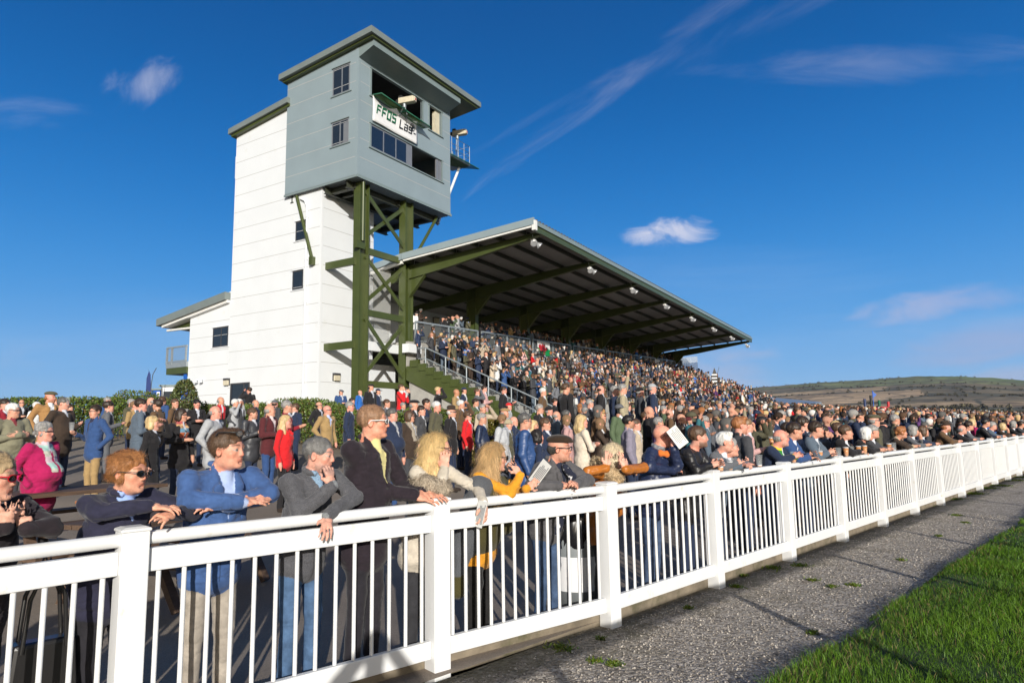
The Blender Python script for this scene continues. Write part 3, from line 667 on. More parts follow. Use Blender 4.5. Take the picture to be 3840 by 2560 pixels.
def cam_balcony():
    r = bframe('camera_balcony'); tag(r, 'small railed steel balcony with a white strut on the far side of the cabin', 'balcony')
    b = MB(); b.box(7.0,9.5,-2.0,-.7,17.0,17.08); b.build('platform', M['galv'], r)
    b = MB()
    for a in (7.05, 7.7, 8.3, 8.9, 9.45):
        b.tube([(a,-2.0,17.0),(a,-2.0,18.2)], .02, 6); b.tube([(a,-.75,17.0),(a,-.75,18.2)], .02, 6)
    for z in (17.2,17.5,17.8,18.2): b.tube([(7.0,-2.0,z),(9.45,-2.0,z),(9.45,-.75,z),(7.0,-.75,z)], .015, 6)
    b.build('railing', M['galv'], r)
    b = MB(); b.tube([(9.1,-1.5,16.9),(7.0,-1.5,12.9)], .08, 8); b.build('strut', M['white_panel'], r)
cam_balcony()

# ------------------------------------------------------------------ grandstand
CA = [3.98 + 5.92*i for i in range(8)]
def tz(a): return .026*(a-3.6)                 # slow rise of deck and terrace along the stand
def terr(a, b): return 5.0 - .44*(-2.3 - b) + tz(a)
def roofz(a, b): return (10.17 - .061*(b+2.21) if b < -2.2 else 10.17 - .137*(b+2.2)) - .0171*(a-3.3)
def stand():
    r = bframe('grandstand'); tag(r, 'long open fronted grandstand with green steel roof frame over a stepped terrace', 'grandstand')
    # gable block behind
    g_ = MB(); g_.prism([(-.0,6.725,0),(0,10.2,0),(0,10.2,7.62+.55),(0,6.725,8.62+.35)], (46.5,0,0)); g_.build('gable_block', M['white_panel'], r)
    seams(r, [((0,6.74,z),(0,10.18,z)) for z in [2.02+.78*i for i in range(8)]], (-1,0,0))
    # the back wall seen behind the deck
    b = MB(); b.box(3.545,46.4,3.2,3.3,0,9.3); b.build('back_wall', M['white_panel'], r)
    b = MB(); b.box(3.56,46.4,3.15,3.2,5.9,6.3); 
    for i, a in enumerate(CA[:-1]): b.box(a+1.2+.0,a+1.3,3.1,3.2,6.3,9.2)
    b.build('wall_post', M['galv'], r)
    # roof
    secs = [(13.15,0),(6.5,0),(-2.2,0),(-9.75,0)]
    def roof_mb(a0, a1, bs, zlo, zhi):
        m_ = MB(); pl = [(a0,b_,roofz(a0,b_)+zlo) for b_ in bs] + [(a0,b_,roofz(a0,b_)+zhi) for b_ in bs[::-1]]; pr = [(a1,b_,roofz(a1,b_)+zlo) for b_ in bs] + [(a1,b_,roofz(a1,b_)+zhi) for b_ in bs[::-1]]
        n = len(pl); m_.add(pl+pr, [tuple(range(n)), tuple(range(n,2*n))[::-1]] + [(i,n+i,n+(i+1)%n,(i+1)%n) for i in range(n)]); return m_
    roof_mb(3.3, 45.95, (3.3,-2.2,-9.7), -.10, .0).build('roof_deck', M['soffit'], r)
    roof_mb(3.2, 46.0, (3.3,-2.2,-9.8), .004, .06).build('roof_sheet', M['roof'], r)
    rr = roof_mb(-.35, 47, (12.9,6.74), -.52, -.12); r2 = roof_mb(3.56, 47, (6.735,3.31), -.52, -.12); rr.add(r2.v, r2.f); rr.build('rear_roof', M['fascia'], r)
    roof_mb(-.20, 47, (12.6,6.75), -.66, -.525).build('rear_eaves', M['gutter'], r)
    b = MB(); b.prism([(.3,10.2,7.2),(.3,12.4,7.5),(.3,12.4,7.56),(.3,10.2,7.9)], (.2,0,0)); b.build('rear_bracket', M['green'], r)
    b = MB(); b.tube([(.1,12.5,7.4),(.1,10.2,7.35)], .07, 8); b.build('rear_gutter', M['gutter'], r)
    # verge at the near gable end
    def strip(b0, b1, lo, hi, a, th, m_, name):
        x = MB(); x.prism([(a,b0,roofz(a,b0)+lo),(a,b1,roofz(a,b1)+lo),(a,b1,roofz(a,b1)+hi),(a,b0,roofz(a,b0)+hi)], (th,0,0)); x.build(name, M[m_], r)
    strip(-2.25,-9.85,-.18,.14, 3.15, .10, 'grey_panel', 'verge_board'); strip(3.2,-2.2,-.18,.14, 3.15, .10, 'grey_panel', 'verge_board')
    strip(-2.3,-9.85,-.27,-.19, 3.2, .12, 'gutter', 'verge_trim'); strip(3.2,-2.2,-.35,-.19, 3.25, .12, 'gutter', 'verge_trim')
    b = MB(); b.box(3.16,3.36,-9.92,-9.75,roofz(3.3,-9.8)-.42,roofz(3.3,-9.8)+.02); b.build('gutter_end', M['gutter'], r)
    # front edge
    def front(lo, hi, bb, th, m_, name, a0=3.3, a1=45.95):
        x = MB(); x.prism([(a0,bb,roofz(a0,bb)+lo),(a0,bb,roofz(a0,bb)+hi),(a0,bb-th,roofz(a0,bb)+hi),(a0,bb-th,roofz(a0,bb)+lo)], (a1-a0,0,0))
        x.v = [(p[0],p[1],p[2]-(0.0171*(p[0]-a0))) for p in x.v]; x.build(name, M[m_], r)
    front(-.16,.03,-9.76,.12,'grey_trim','front_gutter'); front(-.42,-.17,-9.70,.12,'green','front_fascia')
    b = MB()
    for i in range(141):
        a = 3.4 + i*.3; b.box(a,a+.13,-9.86,-9.70,roofz(a,-9.8)+.062,roofz(a,-9.8)+.11)
    b.build('roof_corrugation', M['roof'], r)
    # purlins
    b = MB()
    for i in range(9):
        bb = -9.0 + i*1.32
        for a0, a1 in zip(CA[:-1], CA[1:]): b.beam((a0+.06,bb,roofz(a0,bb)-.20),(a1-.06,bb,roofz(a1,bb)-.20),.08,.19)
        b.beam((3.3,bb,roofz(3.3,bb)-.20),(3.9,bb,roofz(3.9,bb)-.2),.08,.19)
    b.build('purlin', M['shade_green'], r)
    for i, a in enumerate(CA):
        c = MB(); c.ibeam((a,-1.8,4.0),(a,-1.8,roofz(a,-1.8)-.35), .32, .62, up=(0,1,0), tf=.04, tw=.03); c.build('column', M['green'], r)
        f = MB()      # tapering rafter: web + bottom flange
        bs = [3.1,-1.6,-4.5,-9.68]; lo = [-.62,-.95,-.86,-.46]
        top = [(a-.015,b_,roofz(a,b_)-.30) for b_ in bs]; bot = [(a-.015,b_,roofz(a,b_)+l) for b_, l in zip(bs,lo)]
        f.prism(top + bot[::-1], (.03,0,0))
        for (p, q) in zip(bot[:-1], bot[1:]): f.beam((a,p[1],p[2]),(a,q[1],q[2]),.22,.035)
        for (p, q) in zip(top[:-1], top[1:]): f.beam((a,p[1],p[2]),(a,q[1],q[2]),.22,.03)
        f.build('rafter', M['green'], r)
        k = MB(); k.beam((a,-2.1,roofz(a,-2)-1.9),(a,-3.1,roofz(a,-3)-.93),.2,.04,up=(0,1,1)); k.prism([(a-.012,-2.1,roofz(a,-2)-1.9),(a-.012,-3.1,roofz(a,-3)-.9),(a-.012,-2.1,roofz(a,-2)-.9)], (.024,0,0)); k.build('knee_brace', M['green'], r)
        l = empty('floodlight', (a,-9.35,roofz(a,-9.35)-.66), parent=r)
        x = MB(); x.box(-.08,.08,-.09,.09,.0,.1); x.tube([(0,0,.1),(0,.03,.35)], .02, 6); x.build('bracket', M['gutter'], l)
        for s_ in (-1, 1):
            x = MB(); x.lathe([(.03,.0),(.06,-.05),(.16,-.20),(.17,-.24),(.13,-.25),(.0,-.22)], (0,0,0), 12)
            ob = x.build('lamp_head', M['silver'], l, loc=(.15*s_,-.05,-.02)); ob.rotation_euler = (R(-35), R(-38*s_), 0)
    # deck
    def sl(name, m_, a0, a1, prof):    # profile in (b,z), follows tz
        x = MB(); n = len(prof); x.add([(a0,p[0],p[1]+tz(a0)) for p in prof]+[(a1,p[0],p[1]+tz(a1)) for p in prof], [tuple(range(n)),tuple(range(n,2*n))[::-1]]+[(i,n+i,n+(i+1)%n,(i+1)%n) for i in range(n)]); x.build(name, m_, r)
    sl('deck', M['concrete'], 3.7, 50, [(3.2,5.62),(3.2,5.95),(-2.25,5.95),(-2.25,5.62)])
    sl('deck_front_wall', M['concrete'], 3.7, 50, [(-2.10,4.6),(-2.10,5.6),(-2.2,5.6),(-2.2,4.6)])
    # link beam between tower and stand
    b = MB(); b.box(1.0,3.8,-1.72,-1.5,5.35,5.78); b.box(3.3,4.3,-2.6,-2.2,5.35,5.78); b.build('deck_edge_beam', M['white_panel'], r)
    b = MB(); b.box(3.545,5.3,.02,.3,0,4.95); b.build('white_base_wall', M['white_panel'], r)
    # translucent windbreak between tower and first column
    b = MB(); b.box(1.25,3.55,-1.2,-1.17,5.85,9.6); b.build('windbreak_screen', clear_scr, r)
    # railing along the deck front
    rl = MB(); bars = MB()
    for j in range(7):
        a0, a1 = CA[j]+.2, CA[j+1]-.2
        rl.beam((a0,-2.3,6.98+tz(a0)),(a1,-2.3,6.98+tz(a1)),.06,.09); rl.beam((a0,-2.3,6.02+tz(a0)),(a1,-2.3,6.02+tz(a1)),.05,.06)
        for u in (0,.25,.5,.75,1): a = a0+(a1-a0)*u; rl.beam((a,-2.3,5.9+tz(a)),(a,-2.3,6.98+tz(a)),.07,.07,up=(0,1,0))
        n = 58
        for k in range(n):
            a = a0+(a1-a0)*(k+.5)/n; bars.beam((a,-2.3,6.05+tz(a)),(a,-2.3,6.9+tz(a)),.008,.008,up=(0,1,0))
        for z in [6.12+.085*k for k in range(9)]: bars.beam((a0,-2.31,z+tz(a0)),(a1,-2.31,z+tz(a1)),.007,.007)
    rl.build('deck_railing', M['galv'], r); bars.build('deck_railing_mesh', M['galv'], r)
    # terrace steps
    prof = []; nst = 20; dz = .44*8.5/nst; db = 8.5/nst
    for i in range(nst):
        prof += [(-2.3-i*db, 5.0-i*dz), (-2.3-(i+1)*db, 5.0-i*dz)]
    prof += [(-10.8, .8), (-2.3, .8)]
    sl('terrace_steps', M['concrete'], 3.75, 50, prof)
    # stepped green stringer at the left end
    x = MB(); p1 = []
    n = 12
    for i in range(n):
        b_, z_ = -2.45-i*.49, 4.98-i*.215
        x.box(3.55,3.745,b_-.52,b_-.02,z_-.34,z_)
    x.prism([(3.6,-2.2,4.7),(3.6,-2.9,4.7),(3.6,-9.6,1.85),(3.6,-9.6,1.05),(3.6,-8.6,1.2),(3.6,-2.2,4.02)], (.1,0,0)); x.build('stair_stringer', M['green'], r)
    x = MB(); x.prism([(3.78,-2.3,1.0),(3.78,-2.3,4.12),(3.78,-2.9,4.12),(3.78,-9.6,1.3),(3.78,-9.6,1.0)], (-.06,0,0)); x.build('concrete_side_wall', M['concrete'], r)
    def handrail(a, b0, b1, name='handrail', mesh=True, top=1.02):
        h = MB(); zz = lambda bb: terr(a, bb); r_ = .035
        h.tube([(a,b0+.45,zz(b0)+top),(a,b0,zz(b0)+top),(a,b1,zz(b1)+top),(a,b1-.08,zz(b1)+.8),(a,b1-.05,zz(b1)+.2)], r_, 8); h.tube([(a,b0+.45,zz(b0)+.5),(a,b0,zz(b0)+.5),(a,b1,zz(b1)+.5)], .028, 6)
        n = max(3, int((b0-b1)/1.15))
        for k in range(n+1):
            bb = b0+(b1-b0)*k/n; h.tube([(a,bb,zz(bb)-.05),(a,bb,zz(bb)+top)], .032, 6)
        if mesh:
            k = 0
            w = MB(); m_ = int((b0-b1)/.085)
            for k in range(m_):
                bb = b0+(b1-b0)*k/m_; w.beam((a,bb,zz(bb)+.10),(a,bb,zz(bb)+.48),.006,.006,up=(1,0,0))
            for q in range(5): w.beam((a,b0,zz(b0)+.1+q*.085),(a,b1,zz(b1)+.1+q*.085),.006,.006)
            me_ = w.build(name+'_mesh', M['galv'], r)
        h.build(name, M['galv'], r)
    handrail(3.62, -3.4, -10.7)
    for a in (21.6, 34.0, 46.0): handrail(a, -2.6, -10.6)
    for i in range(6):       # crush barriers
        a0 = 5 + i*7.5
        for bb in (-5.2, -8.0):
            if i == 0 and bb == -8: continue
            h = MB(); z = terr(a0, bb); z1 = terr(a0+4, bb); h.tube([(a0,bb,z),(a0,bb,z+1.0),(a0+4,bb,z1+1.0),(a0+4,bb,z1)], .03, 8); h.tube([(a0+2,bb,z),(a0+2,bb,z+1)], .03, 6); h.build('crush_barrier', M['galv'], r)
    # wall lights under the roof (two of them lit)
    for j, (a, on) in enumerate(((12.6,0),(34.7,1),(40.3,1),(22.5,0))):
        l = empty('bulkhead_lamp', (a,3.1,9.2-.55+.0), parent=r)
        x = MB(); x.box(-.24,.24,-.06,0,-.2,.2); x.box(-.24,.24,-.22,-.06,.14,.2); x.build('housing', M['frame'], l)
        x = MB(); x.box(-.2,.2,-.2,-.061,-.18,.135); x.build('diffuser', M['lit'] if on else M['pale'], l)
    # glazed screen at the far end
    b = MB(); b.box(50.0,50.05,-3.2,-1.0,5.9+1.2,8.3+.6); b.box(47.3,50.0,-2.36,-2.3,7.1,8.6); b.build('end_screen', clear_scr, r)
clear_scr = clear_mat('clear_screen', (.62,.63,.62), .30, .25)
_m, _nt, _b = new_mat('lit_lamp'); _b.inputs['Base Color'].default_value = (1,.6,.2,1); _b.inputs['Emission Color'].default_value = (1,.48,.10,1); _b.inputs['Emission Strength'].default_value = 5; M['lit'] = _m
stand()
def flag_wales(a, w, z0, h, label, dragon=True):
    r = bframe('flag'); tag(r, label, 'flag'); zz = z0 + tz(a); y = -2.36
    b = MB(); b.box(a,a+w,y,y+.01,zz+h/2,zz+h); b.build('white_half', M['banner'], r)
    b = MB(); b.box(a,a+w,y,y+.01,zz,zz+h/2); b.build('green_half', M['inkgreen2'], r)
    if dragon:
        P = [(.18,.12),(.30,.16),(.34,.30),(.48,.30),(.52,.10),(.60,.12),(.60,.34),(.72,.40),(.80,.55),(.72,.62),(.60,.55),(.58,.72),(.50,.92),(.44,.70),(.34,.95),(.30,.66),(.22,.80),(.06,.70),(.10,.58),(.02,.52),(.14,.46),(.20,.34),(.10,.30),(.20,.24)]
        b = MB(); b.prism([(a+w*(u), y-.004, zz+h*v) for u, v in P], (0,-.006,0)); b.build('red_beast', M['red'], r)
M['inkgreen2'] = mat('flag_green', (.0,.22,.06), .7)
flag_wales(16.55, 1.7, 6.02, .92, 'white and green flag with a red dragon tied to the deck railing')
flag_wales(39.0, 1.5, 6.0, .9, 'small white and green flag on the deck railing at the far end of the stand', False)
# ------------------------------------------------------------------ smooth-blended figures (signed distance fields -> one continuous mesh)
_rl = np.random.default_rng(11); _LAT = _rl.random((32, 32, 32)).astype(np.float32)
def vnoise(p):
    p = np.asarray(p, np.float32); i = np.floor(p).astype(np.int32); f = p - i; f = f*f*(3-2*f); i &= 31; j = (i+1) & 31
    a = _LAT; x0,y0,z0 = i[...,0],i[...,1],i[...,2]; x1,y1,z1 = j[...,0],j[...,1],j[...,2]; fx,fy,fz = f[...,0],f[...,1],f[...,2]
    c00 = a[x0,y0,z0]*(1-fx)+a[x1,y0,z0]*fx; c10 = a[x0,y1,z0]*(1-fx)+a[x1,y1,z0]*fx
    c01 = a[x0,y0,z1]*(1-fx)+a[x1,y0,z1]*fx; c11 = a[x0,y1,z1]*(1-fx)+a[x1,y1,z1]*fx
    return ((c00*(1-fy)+c10*fy)*(1-fz)+(c01*(1-fy)+c11*fy)*fz)*2-1
def V3(*a): return np.array(a, float)
def unit(v): v = np.array(v, float); return v/(np.linalg.norm(v)+1e-9)
class S:
    """list of primitives; each carries a part id used for colouring"""
    def __init__(s): s.p = []
    def cone(s, a, b, r1, r2=None, k=.02, id=0, sq=None, op=1):
        r2 = r1 if r2 is None else r2; s.p.append(('c', np.array(a, float), np.array(b, float), r1, r2, k, id, sq, op)); return s
    def ell(s, c, r, k=.02, id=0, rot=None, op=1):
        s.p.append(('e', np.array(c, float), np.array(r, float), None if rot is None else np.array(rot, float), 0, k, id, None, op)); return s
    def path(s, pts, rs, k=.02, id=0):
        for i in range(len(pts)-1): s.cone(pts[i], pts[i+1], rs[i], rs[i+1], k, id)
        return s
def pd(q, P):
    if q[0] == 'c':
        _, a, b, r1, r2, k, id, sq, op = q; ba = b-a; pa = P-a
        if sq is not None: n, f = sq; n = np.array(n); pa = pa + (pa@n)[:,None]*n*(1/f-1); ba = ba + (ba@n)*n*(1/f-1)
        L2 = ba@ba; h = np.clip((pa@ba)/L2 if L2 > 1e-9 else pa[:,0]*0, 0, 1)
        d = np.sqrt(((pa-h[:,None]*ba)**2).sum(1)) - (r1+(r2-r1)*h)
        return d*(min(1, sq[1]) if sq is not None else 1)
    _, c, r, rot, _, k, id, _, op = q; p = P-c
    if rot is not None: p = p@rot.T
    k0 = np.sqrt(((p/r)**2).sum(1)); k1 = np.sqrt(((p/(r*r))**2).sum(1))+1e-9
    return k0*(k0-1)/k1
def bb(q):
    if q[0] == 'c': m = max(q[3], q[4]); m = m*(1 if q[7] is None else 1/min(1, 1/q[7][1])) + .0; return np.minimum(q[1], q[2])-m, np.maximum(q[1], q[2])+m
    m = q[2].max() if q[3] is not None else q[2]; return q[1]-m, q[1]+m
def sdf(prims, P, noise=None, want_id=False):
    d = np.full(len(P), 9., np.float32); best = d.copy(); ids = np.zeros(len(P), np.int16)
    for q in prims:
        k, id, op = q[5], q[6], q[8]
        lo, hi = bb(q); mg = .06 if op > 0 else .03
        m = np.all((P > lo-mg) & (P < hi+mg), axis=1)
        if not m.any(): continue
        x = pd(q, P[m]).astype(np.float32); dm = d[m]
        if op > 0:
            h = np.clip(.5+.5*(dm-x)/k, 0, 1); dm = dm*(1-h)+x*h - k*h*(1-h); d[m] = dm
            if want_id:
                bm = best[m]; w = x < bm; bi = ids[m]; bi[w] = id; bm[w] = x[w]; ids[m] = bi; best[m] = bm
        else:
            h = np.clip(.5-.5*(dm+x)/k, 0, 1); d[m] = dm*(1-h)+(-x)*h + k*h*(1-h)
    if noise is not None: d = d + noise(P)
    return (d, ids) if want_id else d
def mesh_sdf(prims, res, noise=None, want_id=True, pad=.03, zmin=None):
    us = [q for q in prims if q[8] > 0]; lo = np.min([bb(q)[0] for q in us], 0)-pad; hi = np.max([bb(q)[1] for q in us], 0)+pad
    if zmin is not None: lo[2] = max(lo[2], zmin)
    K = 5; nb = np.ceil((hi-lo)/(res*K)).astype(int)+1; n = nb*K+1
    ax = [np.arange(nb[i])*K*res + lo[i] + res*K/2 for i in range(3)]
    G = np.stack(np.meshgrid(*ax, indexing='ij'), -1).reshape(-1, 3)
    dc = sdf(prims, G); act = np.abs(dc) < res*K*.87 + .035; act = act.reshape(nb)
    Vv = np.full(n, 1., np.float32)
    ins = (dc < 0).reshape(nb)
    bi = np.argwhere(ins & ~act)
    r = np.arange(K+1)
    for b in bi: Vv[b[0]*K:b[0]*K+K+1, b[1]*K:b[1]*K+K+1, b[2]*K:b[2]*K+K+1] = -1
    ai = np.argwhere(act)
    if len(ai) == 0: return np.zeros((0,3)), np.zeros((0,4), int), np.zeros(0, int)
    off = np.stack(np.meshgrid(r, r, r, indexing='ij'), -1).reshape(-1, 3)
    I = (ai[:, None]*K + off[None]).reshape(-1, 3)
    flat = np.unique(np.ravel_multi_index(I.T, n)); I = np.stack(np.unravel_index(flat, n), -1)
    P = I*res + lo; Vv.ravel()[flat] = sdf(prims, P, noise)
    if zmin is not None: Vv[:, :, 0] = 1.
    neg = Vv < 0
    c = neg[:-1,:-1,:-1].astype(np.int8)
    for dx,dy,dz in ((1,0,0),(0,1,0),(0,0,1),(1,1,0),(1,0,1),(0,1,1),(1,1,1)): c = c + neg[dx:n[0]-1+dx, dy:n[1]-1+dy, dz:n[2]-1+dz]
    cells = np.argwhere((c > 0) & (c < 8)); idx = np.full(np.array(c.shape), -1, np.int32); idx[tuple(cells.T)] = np.arange(len(cells))
    cor = np.array([(0,0,0),(1,0,0),(0,1,0),(1,1,0),(0,0,1),(1,0,1),(0,1,1),(1,1,1)])
    val = np.stack([Vv[tuple((cells+o).T)] for o in cor], 1); pos = np.zeros((len(cells), 3)); cnt = np.zeros(len(cells))
    for a, b in ((0,1),(2,3),(4,5),(6,7),(0,2),(1,3),(4,6),(5,7),(0,4),(1,5),(2,6),(3,7)):
        va, vb = val[:,a], val[:,b]; m = (va < 0) != (vb < 0); t = np.where(m, va/np.where(m, va-vb, 1), 0); t = np.clip(t, 0, 1)
        pos += np.where(m[:,None], cor[a]+(cor[b]-cor[a])*t[:,None], 0); cnt += m
    pos = pos/np.maximum(cnt,1)[:,None]; v = (cells+pos)*res + lo
    F = []
    for axn in range(3):
        o = [0,0,0]; o[axn] = 1; s1 = neg[:n[0]-o[0], :n[1]-o[1], :n[2]-o[2]]; s2 = neg[o[0]:, o[1]:, o[2]:]
        u, w = [(1,2),(2,0),(0,1)][axn]
        e = np.argwhere(s1 != s2); e = e[(e[:,u] > 0) & (e[:,w] > 0) & (e[:,u] < n[u]-1) & (e[:,w] < n[w]-1)]
        fl = s1[tuple(e.T)]; du = np.eye(3, dtype=int)[u]; dw = np.eye(3, dtype=int)[w]
        q = np.stack([idx[tuple((e-du-dw).T)], idx[tuple((e-dw).T)], idx[tuple(e.T)], idx[tuple((e-du).T)]], 1)
        q = np.where(fl[:,None], q, q[:, ::-1]); F.append(q)
    F = np.concatenate(F); F = F[(F >= 0).all(1)]
    ids = sdf(prims, v, None, True)[1] if want_id else None
    return v, F, ids

class Frame:
    """local frame: x right, y forward, z up"""
    def __init__(s, o, yaw=0, pitch=0, roll=0):       # yaw: heading, 0 = +Y, clockwise seen from above; pitch: >0 looks up
        cy_, sy_ = math.cos(yaw), math.sin(yaw); f = V3(sy_*math.cos(pitch), cy_*math.cos(pitch), math.sin(pitch)); r = V3(cy_, -sy_, 0); u = np.cross(r, f)
        c, s_ = math.cos(roll), math.sin(roll); r, u = r*c+u*s_, u*c-r*s_
        s.o = np.array(o, float); s.M = np.stack([r, f, u])          # rows
    def __call__(s, x, y, z): return s.o + x*s.M[0] + y*s.M[1] + z*s.M[2]
    def dirv(s, x, y, z): return x*s.M[0] + y*s.M[1] + z*s.M[2]
    def loc(s, P): return (P - s.o) @ s.M.T
SK, HAIR, COAT, LEG, SHOE, SHIRT, EYE, LIP, HAT, TIE, EARI = range(11)
def head_prims(s, F, k=1., female=False, fat=0., detail=2, nose=1., chin=1.):
    R3 = F.M; P = lambda x, y, z: F(x*k, y*k, z*k); rr = lambda *a: tuple(v*k for v in a)
    s.ell(P(0,-.014,.030), rr(.075,.096,.086), .02, SK, R3)
    s.ell(P(0,.028,-.028), rr(.060+.006*fat,.064,.084), .03, SK, R3)
    s.ell(P(0,.030,-.074), rr(.054+.014*fat-(.006 if female else 0),.053,.042+.008*fat), .025, SK, R3)
    s.ell(P(0,.077,-.098), rr(.025,.019,.018*chin), .018, SK, R3)
    if detail:
        for sx in (-1, 1):
            s.ell(P(.043*sx,.060,-.026), rr(.022+.003*fat,.020,.020), .018, SK, R3)
            s.ell(P(.079*sx,-.008,-.010), rr(.010,.019,.031), .008, SK, R3)
        s.cone(P(0,.086,.010), P(0,.095*1.0+.005*nose,-.031), .0085*k, .0105*k*nose, .010, SK)
    if detail > 1:
        s.cone(P(-.036,.079,.020), P(.036,.079,.020), .0105*k, .0105*k, .014, SK)
        for sx in (-1, 1):
            s.ell(P(.0115*sx,.093,-.035), rr(.0075,.009,.007), .006, SK, R3)
            s.ell(P(.033*sx,.099,-.001), rr(.019,.013,.011), .012, SK, R3, op=-1)
            s.ell(P(.032*sx,.0760,-.001), rr(.0135,.0135,.0115), .003, EYE, R3)
            s.cone(P(.020*sx,.0855,.0085), P(.045*sx,.0795,.0065), .0042*k, .0042*k, .004, SK)     # upper lid
            s.cone(P(.021*sx,.0850,-.0115), P(.044*sx,.0790,-.0105), .0035*k, .0035*k, .005, SK)
            s.ell(P(.086*sx,-.004,-.008), rr(.006,.010,.017), .004, SK, R3, op=-1)
            s.cone(P(.024*sx,.082,-.040), P(.030*sx,.074,-.068), .004*k, .004*k, .008, SK)
        s.cone(P(-.019,.0855,-.0605), P(0,.0920,-.0600), .0036*k, .0044*k, .005, LIP); s.cone(P(.019,.0855,-.0605), P(0,.0920,-.0600), .0036*k, .0044*k, .005, LIP)
        s.cone(P(-.016,.0835,-.0715), P(.016,.0830,-.0712), .0050*k, .0050*k, .005, LIP)
        s.cone(P(-.021,.098,-.0660), P(.021,.098,-.0660), .0062*k, .0062*k, .003, SK, op=-1)
        s.ell(P(0,.088,-.082), rr(.016,.008,.006), .010, SK, R3, op=-1)
    return s
def hair_prims(s, F, style, k=1., vol=1., front=0.):
    """style short | bob | long | curly | rim"""
    R3 = F.M; P = lambda x, y, z: F(x*k, y*k, z*k); rr = lambda *a: tuple(v*k for v in a)
    if style == 'rim':
        s.ell(P(0,-.030,-.005), rr(.083*vol,.088*vol,.060), .01, HAIR, R3); s.ell(P(0,.06,.05), rr(.09,.11,.09), .01, HAIR, R3, op=-1); s.ell(P(0,-.01,.085), rr(.09,.12,.055), .01, HAIR, R3, op=-1)
        s.ell(P(0,.09,-.04), rr(.11,.095,.11), .01, HAIR, R3, op=-1); return s
    s.ell(P(0,-.018,.036+.004*vol), rr(.080+.007*vol,.099+.008*vol,.085+.009*vol), .01, HAIR, R3)
    if style == 'quiff': s.ell(P(0,.055,.105), rr(.055,.045,.030*vol), .02, HAIR, R3)
    if style == 'curly':
        for i in range(16):
            a = i*2.4; z = .10-.012*i; r_ = math.sqrt(max(.001,1-((z-.03)/.10)**2))*.085
            y = math.cos(a)*r_*1.15-.02
            if y < .06 or z > .07: s.ell(P(math.sin(a)*r_*.9, y, z*.92), rr(.030*vol,.030*vol,.030*vol), .012, HAIR, R3)
    if style in ('bob',):
        for sx in (-1, 1): s.ell(P(.066*sx,-.015,-.045), rr(.030*vol,.060,.070), .02, HAIR, R3)
        s.ell(P(0,-.070,-.050), rr(.075*vol,.045,.065), .02, HAIR, R3)
    if style in ('long',):
        for sx in (-1, 1):
            s.path([P(.068*sx,-.02,.02), P(.080*sx,-.015,-.08), P(.092*sx,.00,-.19), P(.090*sx,.02,-.30)], [.026*k*vol,.030*k*vol,.034*k*vol,.018*k], .02, HAIR)
        s.path([P(0,-.07,.0), P(0,-.085,-.12), P(0,-.08,-.26)], [.06*k*vol,.070*k*vol,.045*k], .03, HAIR)
        s.path([P(.05,-.06,.0), P(.07,-.06,-.14), P(.07,-.03,-.27)], [.05*k*vol,.050*k*vol,.03*k], .03, HAIR); s.path([P(-.05,-.06,.0), P(-.07,-.06,-.14), P(-.07,-.03,-.27)], [.05*k*vol,.050*k*vol,.03*k], .03, HAIR)
    # cut the face out
    s.ell(P(0,.110-.012*front,-.035-.02*front), rr(.070 if style != 'long' else .078,.085,.092+.012*front), .008, HAIR, R3, op=-1)
    if style == 'long': s.cone(P(0,.105,-.02), P(0,.12,-.14), .088*k, .080*k, .01, HAIR, op=-1)
    if style in ('short', 'quiff', 'fade', 'crop'):
        if style == 'crop': s.ell(P(0,.115,-.02), rr(.085,.085,.105), .01, HAIR, R3, op=-1)
        for sx in (-1, 1):
            s.ell(P(.088*sx,.016,-.022), rr(.030,.042,.050), .008, HAIR, R3, op=-1)
            s.ell(P(.060*sx,.055,-.06), rr(.04,.05,.07), .008, HAIR, R3, op=-1)
        s.ell(P(0,-.01,-.125), rr(.12,.16,.062), .01, HAIR, R3, op=-1)
    return s
def hat_prims(s, F, kind, k=1.):
    R3 = F.M; P = lambda x, y, z: F(x*k, y*k, z*k); rr = lambda *a: tuple(v*k for v in a)
    if kind == 'flat':
        s.ell(P(0,-.004,.080), rr(.096,.120,.048), .015, HAT, R3); s.ell(P(0,.085,.064), rr(.064,.058,.013), .02, HAT, R3)
        s.ell(P(0,-.01,.02), rr(.12,.16,.035), .012, HAT, R3, op=-1)
    elif kind == 'beanie':
        s.ell(P(0,-.018,.045), rr(.090,.110,.090), .01, HAT, R3); s.ell(P(0,.04,-.055), rr(.13,.17,.085), .01, HAT, R3, op=-1)
    elif kind == 'baseball':
        s.ell(P(0,-.012,.055), rr(.086,.104,.078), .01, HAT, R3); s.ell(P(0,.02,-.02), rr(.13,.17,.06), .01, HAT, R3, op=-1); s.ell(P(0,.115,.045), rr(.060,.070,.009), .012, HAT, R3)
    elif kind in ('brim', 'cowboy'):
        w = 1.25 if kind == 'cowboy' else 1.
        s.ell(P(0,-.012,.105), rr(.078,.098,.058), .015, HAT, R3); s.ell(P(0,-.01,.175), rr(.02,.09,.02), .02, HAT, R3, op=-1); s.cone(P(0,-.04,.060), P(0,.04,.060), .115*k*w, .115*k*w, .01, HAT, sq=(F.M[2], .10))
        if kind == 'cowboy':
            for sx in (-1, 1): s.cone(P(.12*sx,-.06,.078), P(.12*sx,.05,.078), .020*k, .020*k, .02, HAT)
    elif kind == 'bucket':
        s.ell(P(0,-.012,.075), rr(.085,.10,.062), .015, HAT, R3); s.cone(P(0,-.012,.075), P(0,-.012,.035), .09*k, .125*k, .02, HAT, sq=(F.M[2], .5)); s.ell(P(0,0,-.02), rr(.12,.14,.06), .01, HAT, R3, op=-1)
    return s
